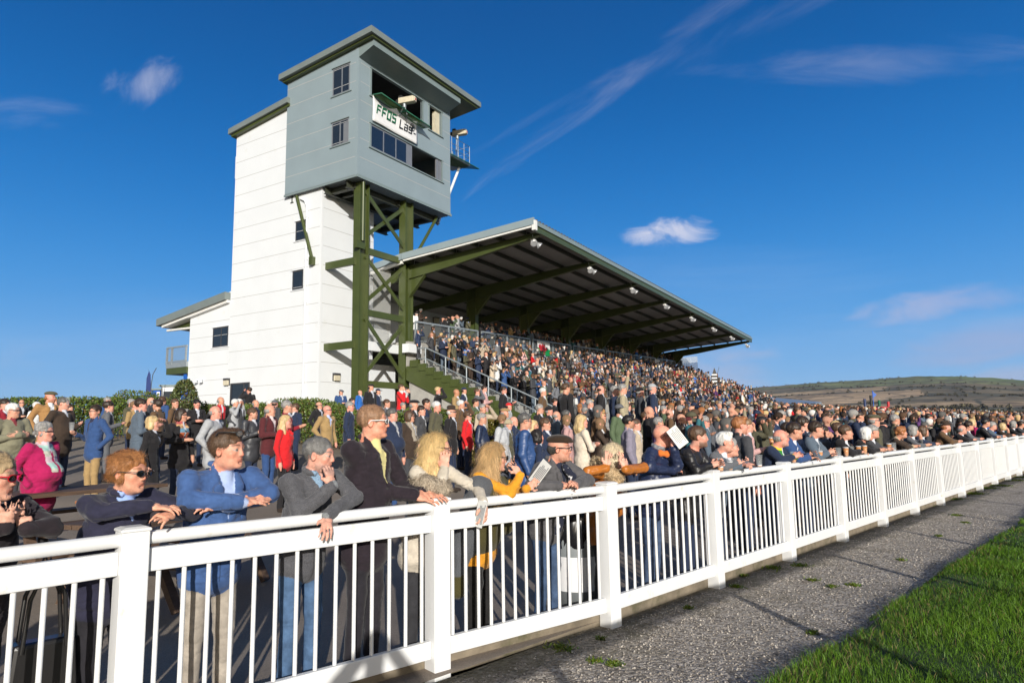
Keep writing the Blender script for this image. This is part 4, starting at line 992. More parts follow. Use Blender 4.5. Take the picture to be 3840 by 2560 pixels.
def hand_prims(s, w, d, n, side=1, curl=.6, k=1., id=SK, spread=.12, thumb=1.):
    """w wrist, d direction the hand points, n normal of the back of the hand, side +1 = thumb towards d x n"""
    d = unit(d); n = unit(n - d*(n@d)); t = np.cross(d, n)*side
    s.cone(w, w+d*.035*k, .024*k, .027*k, .014, id, sq=(n, .72))
    s.cone(w+d*.035*k+t*.012*k, w+d*.082*k+t*.018*k, .024*k, .020*k, .014, id, sq=(n, .62)); s.cone(w+d*.035*k-t*.012*k, w+d*.080*k-t*.018*k, .024*k, .019*k, .014, id, sq=(n, .62))
    L = (.040,.046,.043,.034)
    for i in range(4):
        o = (1.5-i)*.0185*k; b = w + d*(.085 - abs(i-1.2)*.004)*k + t*o; a = -.15 + curl*.55; dd = unit(d + t*(1.5-i)*spread)
        p = b
        for j in range(3):
            ang = a + curl*(.9*j); di = dd*math.cos(ang) - n*math.sin(ang); q = p + di*L[i]*k*(1, .66, .5)[j]
            s.cone(p, q, (.0100,.0088,.0080)[j]*k, (.0088,.0080,.0072)[j]*k, .004, id); p = q
    b = w + d*.028*k + t*.022*k; q = b + (d*.55 + t*.75 - n*.35*curl)*.040*k; q2 = q + (d*.85 + t*.35*(1-curl) - n*.5*curl)*.036*k*thumb
    s.cone(b, q, .0145*k, .0115*k, .010, id); s.cone(q, q2, .0110*k, .0090*k, .005, id)
    return s
M['skin'] = mat('skin', (0,0,0), .52, attr=True, var=.16, vscale=38, bump=.0012, bscale=150, sss=.08, spec=.35)
M['hair'] = mat('hair', (0,0,0), .45, attr=True, var=.22, vscale=60, bump=.003, bscale=160, stretch=(1,1,.25), spec=.4)
M['cloth'] = mat('cloth', (0,0,0), .88, attr=True, var=.10, vscale=25, bump=.0012, bscale=220, sheen=.12, spec=.25)
M['tweed'] = mat('tweed', (0,0,0), .92, attr=True, var=.42, vscale=190, bump=.002, bscale=200, sheen=.15, spec=.2)
M['denim'] = mat('denim', (0,0,0), .85, attr=True, var=.22, vscale=14, bump=.001, bscale=300, spec=.25)
M['shiny'] = mat('nylon', (0,0,0), .42, attr=True, var=.08, vscale=12, bump=.002, bscale=60, spec=.4)
M['fur'] = mat('fur', (0,0,0), .8, attr=True, var=.35, vscale=70, bump=.006, bscale=120, spec=.15)
M['far_person'] = mat('person', (0,0,0), .75, attr=True, var=.12, vscale=12, spec=.25)
M['lens'] = glass_mat('dark_lens', (.006,.006,.008), .08)
M['beer'] = mat('beer', (.62,.22,.012), .15, var=0); M['cup'] = clear_mat('clear_plastic_cup', (.75,.78,.8), .20, .08)
M['paper'] = mat('paper', (.66,.66,.64), .7, var=.05)

def skin_color(v, ids, F, tone, k=1., stubble=0, brow=(.08,.05,.03), flush=1., detail=2):
    tone = np.array(tone)*np.array([.97,.87,.83]); c = np.tile(np.array(tone, float), (len(v), 1)); L = F.loc(v)/k; x, y, z = L.T; ax = np.abs(x)
    def blend(m, col): 
        m = np.clip(m, 0, 1)[:,None]; c[:] = c*(1-m) + np.array(col)*m
    def spot(cx, cy, cz, r): return np.exp(-(((ax-cx)**2+(y-cy)**2+(z-cz)**2)/r**2))
    red = np.array(tone)*np.array([1.12,.68,.62])
    blend(.55*flush*spot(.045,.065,-.035,.026), red); blend(.6*flush*spot(0,.112,-.032,.018), red); blend(.5*flush*spot(.08,-.01,-.01,.03), red)
    blend(.25*flush*np.exp(-((z-.05)/.03)**2)*(y>.04), red)
    blend(.35*(z < -.10)*(y < .03)*(z>-.3), red)
    if stubble: blend(stubble*np.clip((-.045-z)*40, 0, 1)*(z > -.118)*(y > .0)*(1-.8*spot(0,.088,-.066,.014)), np.array(brow)*1.2+.02)
    c *= (1+.07*vnoise(v*110)+.07*vnoise(v*42))[:,None]
    if detail:
        bl = .85*np.exp(-((z-.0235-.004*np.cos((ax-.032)*60))/.0058)**2)*(ax > .012)*(ax < .053)*(y > .05); blend(bl, brow)
        blend((ids == LIP)*.7, np.array(tone)*np.array([.92,.62,.60]))
        e = ids == EYE
        if e.any():
            c[e] = (.36,.31,.28); iris = e & (np.hypot(ax-.033, z+.001) < .0062); c[iris] = (.035,.035,.03)
    return c
def col_by_id(ids, pal):
    c = np.zeros((len(ids), 3)); 
    for i, col in pal.items(): c[ids == i] = col
    return c
# ------------------------------------------------------------------ standing figures for the crowd
ARM = {   # elbow, wrist relative to the shoulder (x outwards, y forward, z up), hand direction, back-of-hand normal
 'down':   ((.06,-.03,-.28),(.07,.05,-.52),(0,.15,-1),(1,0,0)),
 'pocket': ((.11,-.09,-.26),(.04,.06,-.44),(-.3,.3,-.8),(1,.3,0)),
 'cross':  ((.07,.07,-.27),(-.19,.24,-.20),(-1,0,.1),(0,1,0)),
 'cup':    ((.06,.00,-.28),(-.02,.24,-.20),(-.5,.8,.3),(1,.4,0)),
 'hold':   ((.07,.02,-.28),(-.07,.24,-.26),(-.7,.6,.1),(.4,.6,.4)),
 'shade':  ((.13,.20,-.02),(-.03,.19,.20),(-.95,-.1,.25),(0,.4,.9)),
 'face':   ((.03,.17,-.24),(-.09,.20,.02),(-.4,-.2,.9),(.2,.9,.1)),
 'bino':   ((.12,.17,-.14),(-.07,.20,.14),(-.6,.1,.7),(.5,.2,.5)),
 'up':     ((.14,.10,.20),(.05,.15,.44),(-.3,.1,1),(0,-1,0)),
 'hip':    ((.20,-.08,-.22),(.02,.06,-.36),(-.6,.2,-.7),(.6,.4,0)),
}
def figure(h=1.75, ra='down', la='down', lean=0., head=0., nod=0., hair='short', hat=None, female=False, fat=0., coat='jacket', res=.012, legs=True, vee=True,
           haircol=(.06,.04,.025), tone=(.55,.33,.24), coatcol=(.05,.06,.09), legcol=(.03,.04,.07), shoecol=(.03,.02,.015), shirtcol=(.6,.62,.68), hatcol=(.06,.05,.035),
           tiecol=None, glasses=None, scarf=None, stubble=0, split=True, rail=None, seed=0, cuff=True, puff=0, hairvol=1., front=0., sitting=False, xf=None, lapel=False, hip=None, collar=None, nose=1., cuffcol=None, scarf_d=.17, tight=0, browc=None, blush=1., fullres_noise=None, headk=.94, tips=None):
    s = h/1.75; hipz = .93*s; T = Frame((0,0,hipz), 0, -lean)                # torso frame leaning forward
    b = S(); sw = (.170 if female else .190)*s*(1+.06*fat)
    chest = T(0,.0,.34*s); neck = T(0,-.005,.545*s); sh = {1: T(sw,-.005,.475*s), -1: T(-sw,-.005,.475*s)}
    hd = Frame(T(0,.018*s+.02*math.sin(lean),.66*s) + V3(0,.02*lean,0), head, nod); ks = s**.5*headk
    bulk = .012 if coat != 'shirt' else 0
    cr = (.104 if female else .120)*s + bulk + .012*fat
    # torso: flattened capsules
    b.cone(T(0,.0,.02*s), T(0,.0,.28*s), (.108*s if not female else .112*s)+bulk+.03*fat, (.098*s)+bulk+.028*fat, .05, COAT, sq=((1,0,0), 1.34))
    b.cone(T(0,.0,.26*s), T(0,-.008,.39*s), .100*s+bulk+.02*fat, cr-.006, .05, COAT, sq=((1,0,0), 1.38))
    if fat: b.ell(T(0,.07*fat,.16*s), (.15*s+.02*fat,.11+.045*fat,.15*s), .05, COAT, T.M)
    if female: b.ell(T(0,.07,.36*s), (.115,.065,.07), .04, COAT, T.M)
    b.cone(T(-sw*.76,-.01,.458*s), T(sw*.76,-.01,.458*s), .052*s+bulk*.4, .052*s+bulk*.4, .045, COAT); b.cone(T(0,-.016,.44*s), T(0,-.014,.512*s), .082*s, .054*s+bulk*.3, .03, COAT)
    if lapel:
        for sx in (-1, 1):
            b.cone(T(.060*sx,.006,.545*s), T(.060*sx,.085+bulk+.02*fat,.44*s), .015, .026, .010, COAT, sq=(T.M[1], .55)); b.cone(T(.060*sx,.085+bulk+.02*fat,.44*s), T(.018*sx,.105+bulk+.045*fat,.25*s), .030, .012, .010, COAT, sq=(T.M[1], .5))
        b.cone(T(-.055,-.045,.560*s), T(.055,-.045,.560*s), .016, .016, .012, COAT)
    if collar:
        for i in range(8):
            a0_, a1_ = (i-4)/8*4.9, (i-3)/8*4.9
            b.cone(T(.066*math.sin(a0_), -.066*math.cos(a0_)+.005, .545*s+.006*math.cos(a0_)), T(.066*math.sin(a1_), -.066*math.cos(a1_)+.005, .545*s+.006*math.cos(a1_)), .014, .014, .012, COAT if collar is True else collar)
    b.cone(neck - T.dirv(0,0,.03), hd(0,-.018,-.06), .056*s*(.88 if female else 1)*(1+.1*fat), .054*s*(.88 if female else 1)*(1+.12*fat), .015, SK)
    if vee: b.cone(T(0,.030*s,.53*s), T(0,.060*s,.47*s), .044*s, .040*s, .010, SHIRT)
    if coat in ('long','coat'):
        zl = {'long': -.42, 'coat': -.18}[coat]*s
        b.cone(V3(0,0,hipz), V3(0,0,hipz+zl), .128*s+.02*fat, .145*s+.01, .05, COAT, sq=((1,0,0), 1.28))
    elif coat == 'jacket': b.cone(V3(0,0,hipz+.02), V3(0,0,hipz-.09*s), .112*s+.018+.03*fat, .118*s+.016+.02*fat, .03, COAT, sq=((1,0,0), 1.32))
    if legs:
        for sx in (-1, 1):
            if sitting: hp, kn, an = V3(.09*sx*s,0,hipz-.02), V3(.11*sx*s,.42*s,hipz-.02), V3(.11*sx*s,.44*s,hipz-.40)
            else: hp, kn, an = V3(.085*sx*s,-.005,hipz-.04), V3(.095*sx*s,.02,.50*s), V3(.105*sx*s,-.01,.09*s)
            b.cone(hp, kn, .084*s+.012*fat, .062*s, .03, LEG); b.cone(kn, an, .060*s, .052*s, .02, LEG)
            b.cone(an+V3(0,.0,-.045), an+V3(.015*sx,.15,-.06), .040, .036, .015, SHOE)
    for sx, ar in ((1, ra), (-1, la)):
        S0 = sh[sx]; 
        curl_ = None
        if isinstance(ar, dict):      # world-space targets
            lo_, yw_ = xf; cc_, ss_ = math.cos(yw_), math.sin(yw_)
            def wl(p, isdir=False):
                p = np.array(p, float) - (0 if isdir else np.array(lo_)); return V3(p[0]*cc_-p[1]*ss_, p[0]*ss_+p[1]*cc_, p[2])
            el, wr, hdv, nn = wl(ar['el']), wl(ar['wr']), wl(ar['d'], True), wl(ar['n'], True); curl_ = ar.get('curl', .5)
        elif rail is not None and ar == 'rail':
            el = V3(.23*sx*s, rail-.02, 1.165-rail_g[0]); wr = V3(.06*sx*s, rail+.06, 1.175-rail_g[0]); hdv = unit(V3(-.5*sx,.6,.05)); nn = V3(0,.1,1)
        elif rail is not None and ar == 'railface':
            el = V3(.20*sx*s, rail-.02, 1.165-rail_g[0]); wr = hd(-.03*sx,.10,-.17); hdv = unit(hd.dirv(-.2*sx,-.1,.9)); nn = hd.dirv(.2,.9,0)
        elif rail is not None and ar == 'railcup':
            el = V3(.23*sx*s, rail-.06, 1.165-rail_g[0]); wr = V3(.10*sx*s, rail+.03, 1.20-rail_g[0]); hdv = unit(V3(-.3*sx,.7,.3)); nn = V3(sx,.2,.3)
        else:
            e, w, dd, nn = ARM[ar]; q = Frame(S0, 0, -lean*.6)
            el = q(e[0]*sx*s, e[1]*s, e[2]*s); wr = q(w[0]*sx*s, w[1]*s, w[2]*s); hdv = V3(dd[0]*sx, dd[1], dd[2]); nn = V3(nn[0]*sx, nn[1], nn[2])
            if isinstance(ar, str) and ar in ('shade','face','bino'): # keep the hand at the face whatever the head does
                tg = {'shade': (.055*sx,.125,.050), 'face': (.02*sx,.12,-.085), 'bino': (.06*sx,.15,.0)}[ar]; wt = hd(*tg); dv = unit(hdv); wr = wt - dv*.06*s
        r0 = ((.048 if female else .056)*s + bulk*.6 + .006*fat)*(1-.1*tight)
        b.cone(S0, el, r0*1.04, r0*.88, .030, COAT); b.cone(el, wr, r0*.90, r0*.68, .018, COAT)
        if cuffcol is not None: b.cone(wr-(wr-el)*.01, wr+(wr-el)*.06, r0*.60, r0*.56, .003, TIE)
        if coat == 'puffer' and puff: pass
        hdv = unit(hdv); 
        if ar != 'pocket':
            if res < .013: hand_prims(b, wr+hdv*.012, hdv, nn, side=-sx, curl=curl_ if curl_ is not None else (.75 if ar in ('cup','hold','railcup','rail') else .45), k=s)
            else:
                b.cone(wr, wr+hdv*.09*s, .033*s, .036*s, .012, SK); b.cone(wr+hdv*.09*s, wr+hdv*.15*s, .032*s, .020*s, .012, SK)
    head_prims(b, hd, ks, female, fat*.8, 1 if res > .0085 else 2, nose)
    if not split:
        if hair not in (None, 'bald'): 
            if not (hat and hair != 'long'): hair_prims(b, hd, hair, ks, hairvol, front)
            else: hair_prims(b, hd, 'rim', ks)
        if hat: hat_prims(b, hd, hat, ks)
    seedv = V3(seed*3.7, seed*1.3, seed*.7)
    amp = min(.007, res*.9)
    ns = (lambda P: amp*vnoise(P*13+seedv) + amp*.6*vnoise(P*np.array([9,9,30])+seedv) + .0045*np.exp(-(vnoise(P*np.array([7,7,15])+seedv+5)/.13)**2) + .004*np.exp(-(vnoise(P*np.array([16,16,30])+seedv+9)/.16)**2)) if res < .02 else (lambda P: amp*vnoise(P*14+seedv))
    def noise(P):      # folds in the clothing only
        L = hd.loc(P); m = 1-np.clip((.17-np.sqrt((L**2).sum(1)))*25, 0, 1); m = m*np.where(P[:,2] < hipz-.12, .45, 1); return ns(P)*m
    v, f, ids = mesh_sdf(b.p, res, noise)
    if vee:
        Lt = T.loc(v)/s; bot = {True: .27, False: .40}[bool(lapel)]; vw = .044 if lapel else .040
        ids[(ids == COAT) & (Lt[:,1] > .03) & (Lt[:,1] < .155+.05*fat) & (Lt[:,2] > bot) & (Lt[:,2] < .56) & (np.abs(Lt[:,0]) < vw*(Lt[:,2]-bot)/(.50-bot))] = SHIRT
    pal = {COAT: coatcol, TIE: cuffcol if cuffcol is not None else shirtcol, LEG: legcol, SHOE: shoecol, SHIRT: shirtcol, HAIR: haircol, HAT: hatcol}
    c = col_by_id(ids, pal)
    m = np.isin(ids, (SK, EYE, LIP)); L = hd.loc(v)/ks
    if m.any(): c[m] = skin_color(v[m], ids[m], hd, tone, ks, stubble, tuple(np.array(haircol)*.7) if browc is None else browc, blush, 1 if res < .016 else 0)
    if res >= .009 and res < .02:    # eyes and mouth on coarse heads
        near = m & (np.abs(L[:,2]) < .3)
        e = near & (np.abs(np.abs(L[:,0])-.032) < max(.012,res*.6)) & (np.abs(L[:,2]-.004) < max(.008,res*.5)) & (L[:,1] > .055); c[e] = c[e]*.28
        mo = near & (np.abs(L[:,0]) < .022) & (np.abs(L[:,2]+.066) < max(.006,res*.45)) & (L[:,1] > .06); c[mo] = c[mo]*np.array([.75,.45,.42])
    if glasses is not None:
        fr = m & (np.abs(L[:,2]-.002) < max(.011,res*.6)) & (L[:,1] > .045) & (np.abs(L[:,0]) < .07)
        arm = m & (np.abs(L[:,2]-.006) < max(.004,res*.4)) & (L[:,1] > -.01) & (L[:,1] <= .05) & (np.abs(L[:,0]) > .06)
        if glasses == 'sun': c[fr] = (.012,.011,.012); c[arm] = (.03,.03,.03)
        else:
            c[arm] = (.05,.04,.04); e = fr & ((np.abs(np.abs(L[:,2]-.002)-.010) < .004) | (np.abs(L[:,0]) < .012)); c[e] = (.07,.05,.05)
    if tiecol is not None:
        e = (ids == SHIRT) & (np.abs(v[:,0]) < .017); c[e] = tiecol
    if res < .007:
        Lt = T.loc(v)/s; yy = Lt[:,1] > .04; cm = (ids == COAT) & yy & (Lt[:,1] < .18)
        if lapel:
            e = cm & (np.abs(Lt[:,0]-.006) < .0035) & (Lt[:,2] < .27) & (Lt[:,2] > -.1); c[e] *= .4
            e = cm & (np.abs(np.abs(Lt[:,0])-.10) < .055) & (np.abs(Lt[:,2]-.06) < .004); c[e] *= .4
            e = cm & (np.abs(Lt[:,0]+.085) < .04) & (np.abs(Lt[:,2]-.33) < .004); c[e] *= .5
            for zb in (.235, .14): e = cm & (np.hypot(Lt[:,0]-.016, Lt[:,2]-zb) < .008); c[e] = (.03,.03,.03)
        elif collar:
            e = cm & (np.abs(Lt[:,0]) < .004) & (Lt[:,2] < .42); c[e] = c[e]*.3+.02
        # worn, uneven cloth
        m2 = np.isin(ids, (COAT, LEG)); c[m2] *= (1+.16*vnoise(v[m2]*22)+.10*vnoise(v[m2]*70))[:,None]
    if scarf is not None:
        Lt = T.loc(v)/s; e = (ids != LEG) & (Lt[:,2] > .17) & (Lt[:,2] < .56) & (Lt[:,1] > .02) & (np.abs(np.abs(Lt[:,0])-.055) < .038) & ((ids == COAT) | (ids == SHIRT))
        e |= (ids == COAT) & (Lt[:,2] > .47) & (np.abs(Lt[:,0]) < .11); 
        if isinstance(scarf[0], tuple):
            k_ = (np.floor(Lt[:,2]*14).astype(int)) % len(scarf); c[e] = np.array(scarf)[k_[e]]
        else: c[e] = scarf
    parts = {'body': (v, f, c, ids)}
    if split:
        if hair not in (None, 'bald'):
            hp = S(); hair_prims(hp, hd, 'rim' if (hat and hair not in ('long','bob')) else hair, ks, hairvol, front)
            hr = max(.006, res*.8); hv, hf, hi = mesh_sdf(hp.p, hr, lambda P: .006*vnoise(P*np.array([60,60,22])+seedv)+.004*vnoise(P*25+seedv), False)
            hc = np.tile(np.array(haircol), (len(hv),1))*(1+.35*vnoise(hv*np.array([70,70,14])))[:,None]
            parts['hair'] = (hv, hf, np.clip(hc, .004, 1))
        if hat:
            hp = S(); hat_prims(hp, hd, hat, ks); hv, hf, hi = mesh_sdf(hp.p, max(.006, res*.8), None, False)
            parts['hat'] = (hv, hf, np.tile(np.array(hatcol), (len(hv),1))*(1+.15*vnoise(hv*40))[:,None])
    parts['hd'] = hd
    return parts
rail_g = [0.04]
def add_figure(parts, loc, yaw, label, group=None, body='cloth', names=('hair','hat'), leg=None):
    v, f, c, _ = parts['body']
    o = mesh_np('person', v, f, M[body], None, c)
    if isinstance(leg, str):
        me = o.data; me.materials.append(M['skin']); me.materials.append(M[leg]); fi = parts['body'][3][f[:,0]]
        mi = np.zeros(len(f), np.int32); mi[np.isin(fi, (SK, EYE, LIP))] = 1; mi[np.isin(fi, (LEG,))] = 2
        if len(me.polygons) == len(mi): me.polygons.foreach_set('material_index', mi)
    o.location = loc; o.rotation_euler = (0, 0, -yaw); tag(o, label, 'person', group)
    for n in names:
        if n in parts and len(parts[n][0]):
            mesh_np('hair' if n == 'hair' else 'hat', *parts[n][:2], M['hair' if n == 'hair' else 'tweed'], o, parts[n][2])
    return o
def place(px, pytop, hpx, surf=g, want=1.74, lo=.84, hi=1.18, smin=1.52, smax=1.92):
    D0 = 2509*.245/hpx; best = None
    for q in np.linspace(lo, hi, 35):
        P = at_depth(px, pytop, D0*q)
        if (P[:2]-FO)@FN < .50: continue
        gz = float(surf(P[0], P[1])); stt = P[2]-gz; cst = abs(stt-want) + .9*abs(q-1)
        if stt < smin: cst += 3*(smin-stt)
        if stt > smax: cst += 3*(stt-smax)
        if best is None or cst < best[0]: best = (cst, P, gz, stt)
    if best is None:
        for q in np.linspace(1.2, 3, 60):
            P = at_depth(px, pytop, D0*q); gz = float(surf(P[0], P[1])); best = (0, P, gz, P[2]-gz)
            if (P[:2]-FO)@FN > .50: break
    _, P, gz, stt = best; stt2 = min(max(stt, 1.45), 2.0)
    return np.array([P[0], P[1], gz if stt2 == stt else P[2]-stt2]), stt2, P
# ------------------------------------------------------------------ the people leaning on the fence near the camera
K2 = 3840/2352
def fsp(x, y, s_):                 # pixel (2352 px wide view) on the vertical plane s_ metres behind the fence line
    d = ray(x*K2, y*K2); n3 = V3(FN[0], FN[1], 0); o = V3(FO[0], FO[1], 0) + n3*s_
    return CP + d*(((o-CP)@n3)/(d@n3))
TRK = V3(-FN[0], -FN[1], 0); ALG = V3(FD[0], FD[1], 0); UP = V3(0,0,1)
def leaner(name_label, head_px, headD, stat, yaw, look, nod, ra, la, res=.0055, min_s=.10, lean_deg=13, **kw):
    hx, hy = head_px; H = at_depth(hx*K2, hy*K2, headD)
    for _ in range(30):
        if fs_bow(H[0], H[1]) > min_s: break
        headD *= 1.006; H = at_depth(hx*K2, hy*K2, headD)
    gz = .04; th = R(lean_deg); s = (H[2]-gz)/(.93+.66*math.cos(th)); stat = s*1.75; hd_off = .66*s; ya = R(yaw)
    fw = V3(math.sin(ya), math.cos(ya), 0); loc = V3(H[0], H[1], gz) - fw*(hd_off*math.sin(th)+.02); loc[2] = gz
    p = figure(h=stat, ra=ra, la=la, lean=th, head=R(look-yaw), nod=nod, res=res, xf=(loc, ya), **kw)
    return p, loc, ya
def strands(parts, n, length, width, col, flow, seed, lift=.006, segs=3, name='hair_strands', jitter=.35, src='hair', parent=None, m='hair', keep=None):
    """thin tapering locks laid over the hair"""
    v, f, _ = parts[src][:3]; r = np.random.default_rng(seed); c0 = v[f].mean(1); nn = np.cross(v[f[:,2]]-v[f[:,0]], v[f[:,3]]-v[f[:,1]]); nn /= np.linalg.norm(nn, axis=1)[:,None]+1e-9
    idx = r.integers(0, len(f), n); p, nr = c0[idx], nn[idx]; 
    fl = flow(p) + r.normal(0, jitter, (n,3)); fl -= nr*(fl*nr).sum(1)[:,None]; fl /= np.linalg.norm(fl, axis=1)[:,None]+1e-9
    side = np.cross(fl, nr); L = length*r.uniform(.7,1.15,n)[:,None]; w = width*r.uniform(.6,1.4,n)[:,None]; g_ = V3(0,0,-1)
    P = []; ww = np.linspace(1, .15, segs+1)
    cur = p + nr*.001
    wob = r.normal(0,.25,(n,3))
    for k in range(segs+1):
        P += [cur - side*w*ww[k]/2, cur + side*w*ww[k]/2]
        d = fl + nr*(lift/length)*(1 if k == 0 else -.4) + g_*.12*k + wob*.25*k; d /= np.linalg.norm(d, axis=1)[:,None]; cur = cur + d*L/segs
    if 'hd' in parts and name == 'hair_strands':
        ok = np.ones(n, bool)
        for q in P:
            l = parts['hd'].loc(q); ok &= ~((l[:,1] > .052) & (l[:,2] < .062) & (l[:,2] > -.16) & (np.abs(l[:,0]) < .085))
        P = [q[ok] for q in P]; n = int(ok.sum()); r = np.random.default_rng(seed+500)
    V = np.stack(P, 1).reshape(-1,3); i = np.arange(n)[:,None]*(2*(segs+1)); F = np.concatenate([i+np.array([2*k,2*k+1,2*k+3,2*k+2]) for k in range(segs)])
    C = np.repeat(np.array(col)[None]*r.uniform(.65,1.45,n)[:,None], 2*(segs+1), 0)
    return mesh_np(name, V, F, M[m], parent, np.clip(C,0,1), smooth=False)
def glasses(parts, o, kind, col=(.02,.02,.02), up=0, lens='lens', armcol=None):
    hd = parts['hd']; k = 1.05; b = MB(); L = MB()
    def P(x,y,z): return hd(x*k,y*k,(z+up)*k)
    for sx in (-1,1):
        pts = [P((.033+.023*math.cos(a))*sx, .100-.010*abs(math.cos(a))*(1 if math.cos(a)>0 else .2)-.004, .000+.016*math.sin(a)) for a in np.linspace(0, 2*math.pi, 15)]
        b.tube(pts, .0014 if kind == 'thin' else .0024, 5)
        c = P(.033*sx,.098,0); L.add([c]+pts[:-1], [(0,1+i,1+(i+1)%14) for i in range(14)], True)
        b.tube([P(.056*sx,.092,.006), P(.076*sx,.070,.008), P(.083*sx,-.002,.008), P(.082*sx,-.02,-.012)], .0022 if kind == 'thin' else .0034, 5)
    b.tube([P(-.011,.104,.004), P(0,.108,.006), P(.011,.104,.004)], .0018, 5)
    fm = mat('spectacle_frame', armcol or col, .35, var=0); g_ = b.build('glasses', fm, o)
    L.build('lens', M[lens], g_)
M['clear_lens'] = clear_mat('clear_lens', (.75,.8,.82), .12, .05)
def paper(loc, ax, ay, w, h, label, name='programme', col='paper', fold=False, lines=True):
    ax, ay = unit(ax), unit(ay); n = unit(np.cross(ax, ay)); r = empty(name, tuple(loc)); tag(r, label, 'programme')
    b = MB(); b.obox((0,0,0), ax*w/2, ay*h/2, n*.0015); b.build('cover', M[col], r)
    if lines:
        for sgn in (-1, 1):
            b = MB()
            for k in range(6): b.obox(ay*(h*.38-k*h*.13)+n*.0021*sgn - ax*w*.05*(k%2), ax*w*(.38-.06*(k%3)), ay*.0035, n*.0004)
            b.build('print', M['frame_grey'], r)
def F3(px, py, s_, dz=0):          # the same, measured from the fence as it really bends
    d = ray(px*K2, py*K2); best = None
    for i in range(len(POSTS)-1):
        a, b = POSTS[i], POSTS[i+1]; u = unit(b-a); n = np.array([-u[1], u[0]]); o = a + n*s_; den = d[0]*n[0]+d[1]*n[1]; t_ = (o@n)/den; P = CP + d*t_; q = (P[:2]-a)@u/np.linalg.norm(b-a)
        e = max(0, -q, q-1)
        if t_ > 0 and (best is None or e < best[0]): best = (e, P)
    return best[1] + V3(0,0,dz)
def fs_bow(x, y):                  # distance behind the fence as it bends
    best = None
    for i in range(len(POSTS)-1):
        a, b = POSTS[i], POSTS[i+1]; u = unit(b-a); n = np.array([-u[1], u[0]]); q = (np.array([x,y])-a)@u/np.linalg.norm(b-a); e = max(0,-q,q-1)
        if best is None or e < best[0]: best = (e, (np.array([x,y])-a)@n)
    return best[1]
FG = 'people leaning on the near stretch of the white fence'
def down(p): return np.tile(V3(0,0,-1), (len(p),1))
def combed(hd, part=.0, fwd=-.3):
    def f(p):
        L = hd.loc(p); d = np.stack([L[:,0]*7, np.where(L[:,1] > -.02, fwd-.5, fwd), -.15-(.10-L[:,2])*6*(L[:,1] < .05)], -1); return d @ hd.M
    return f
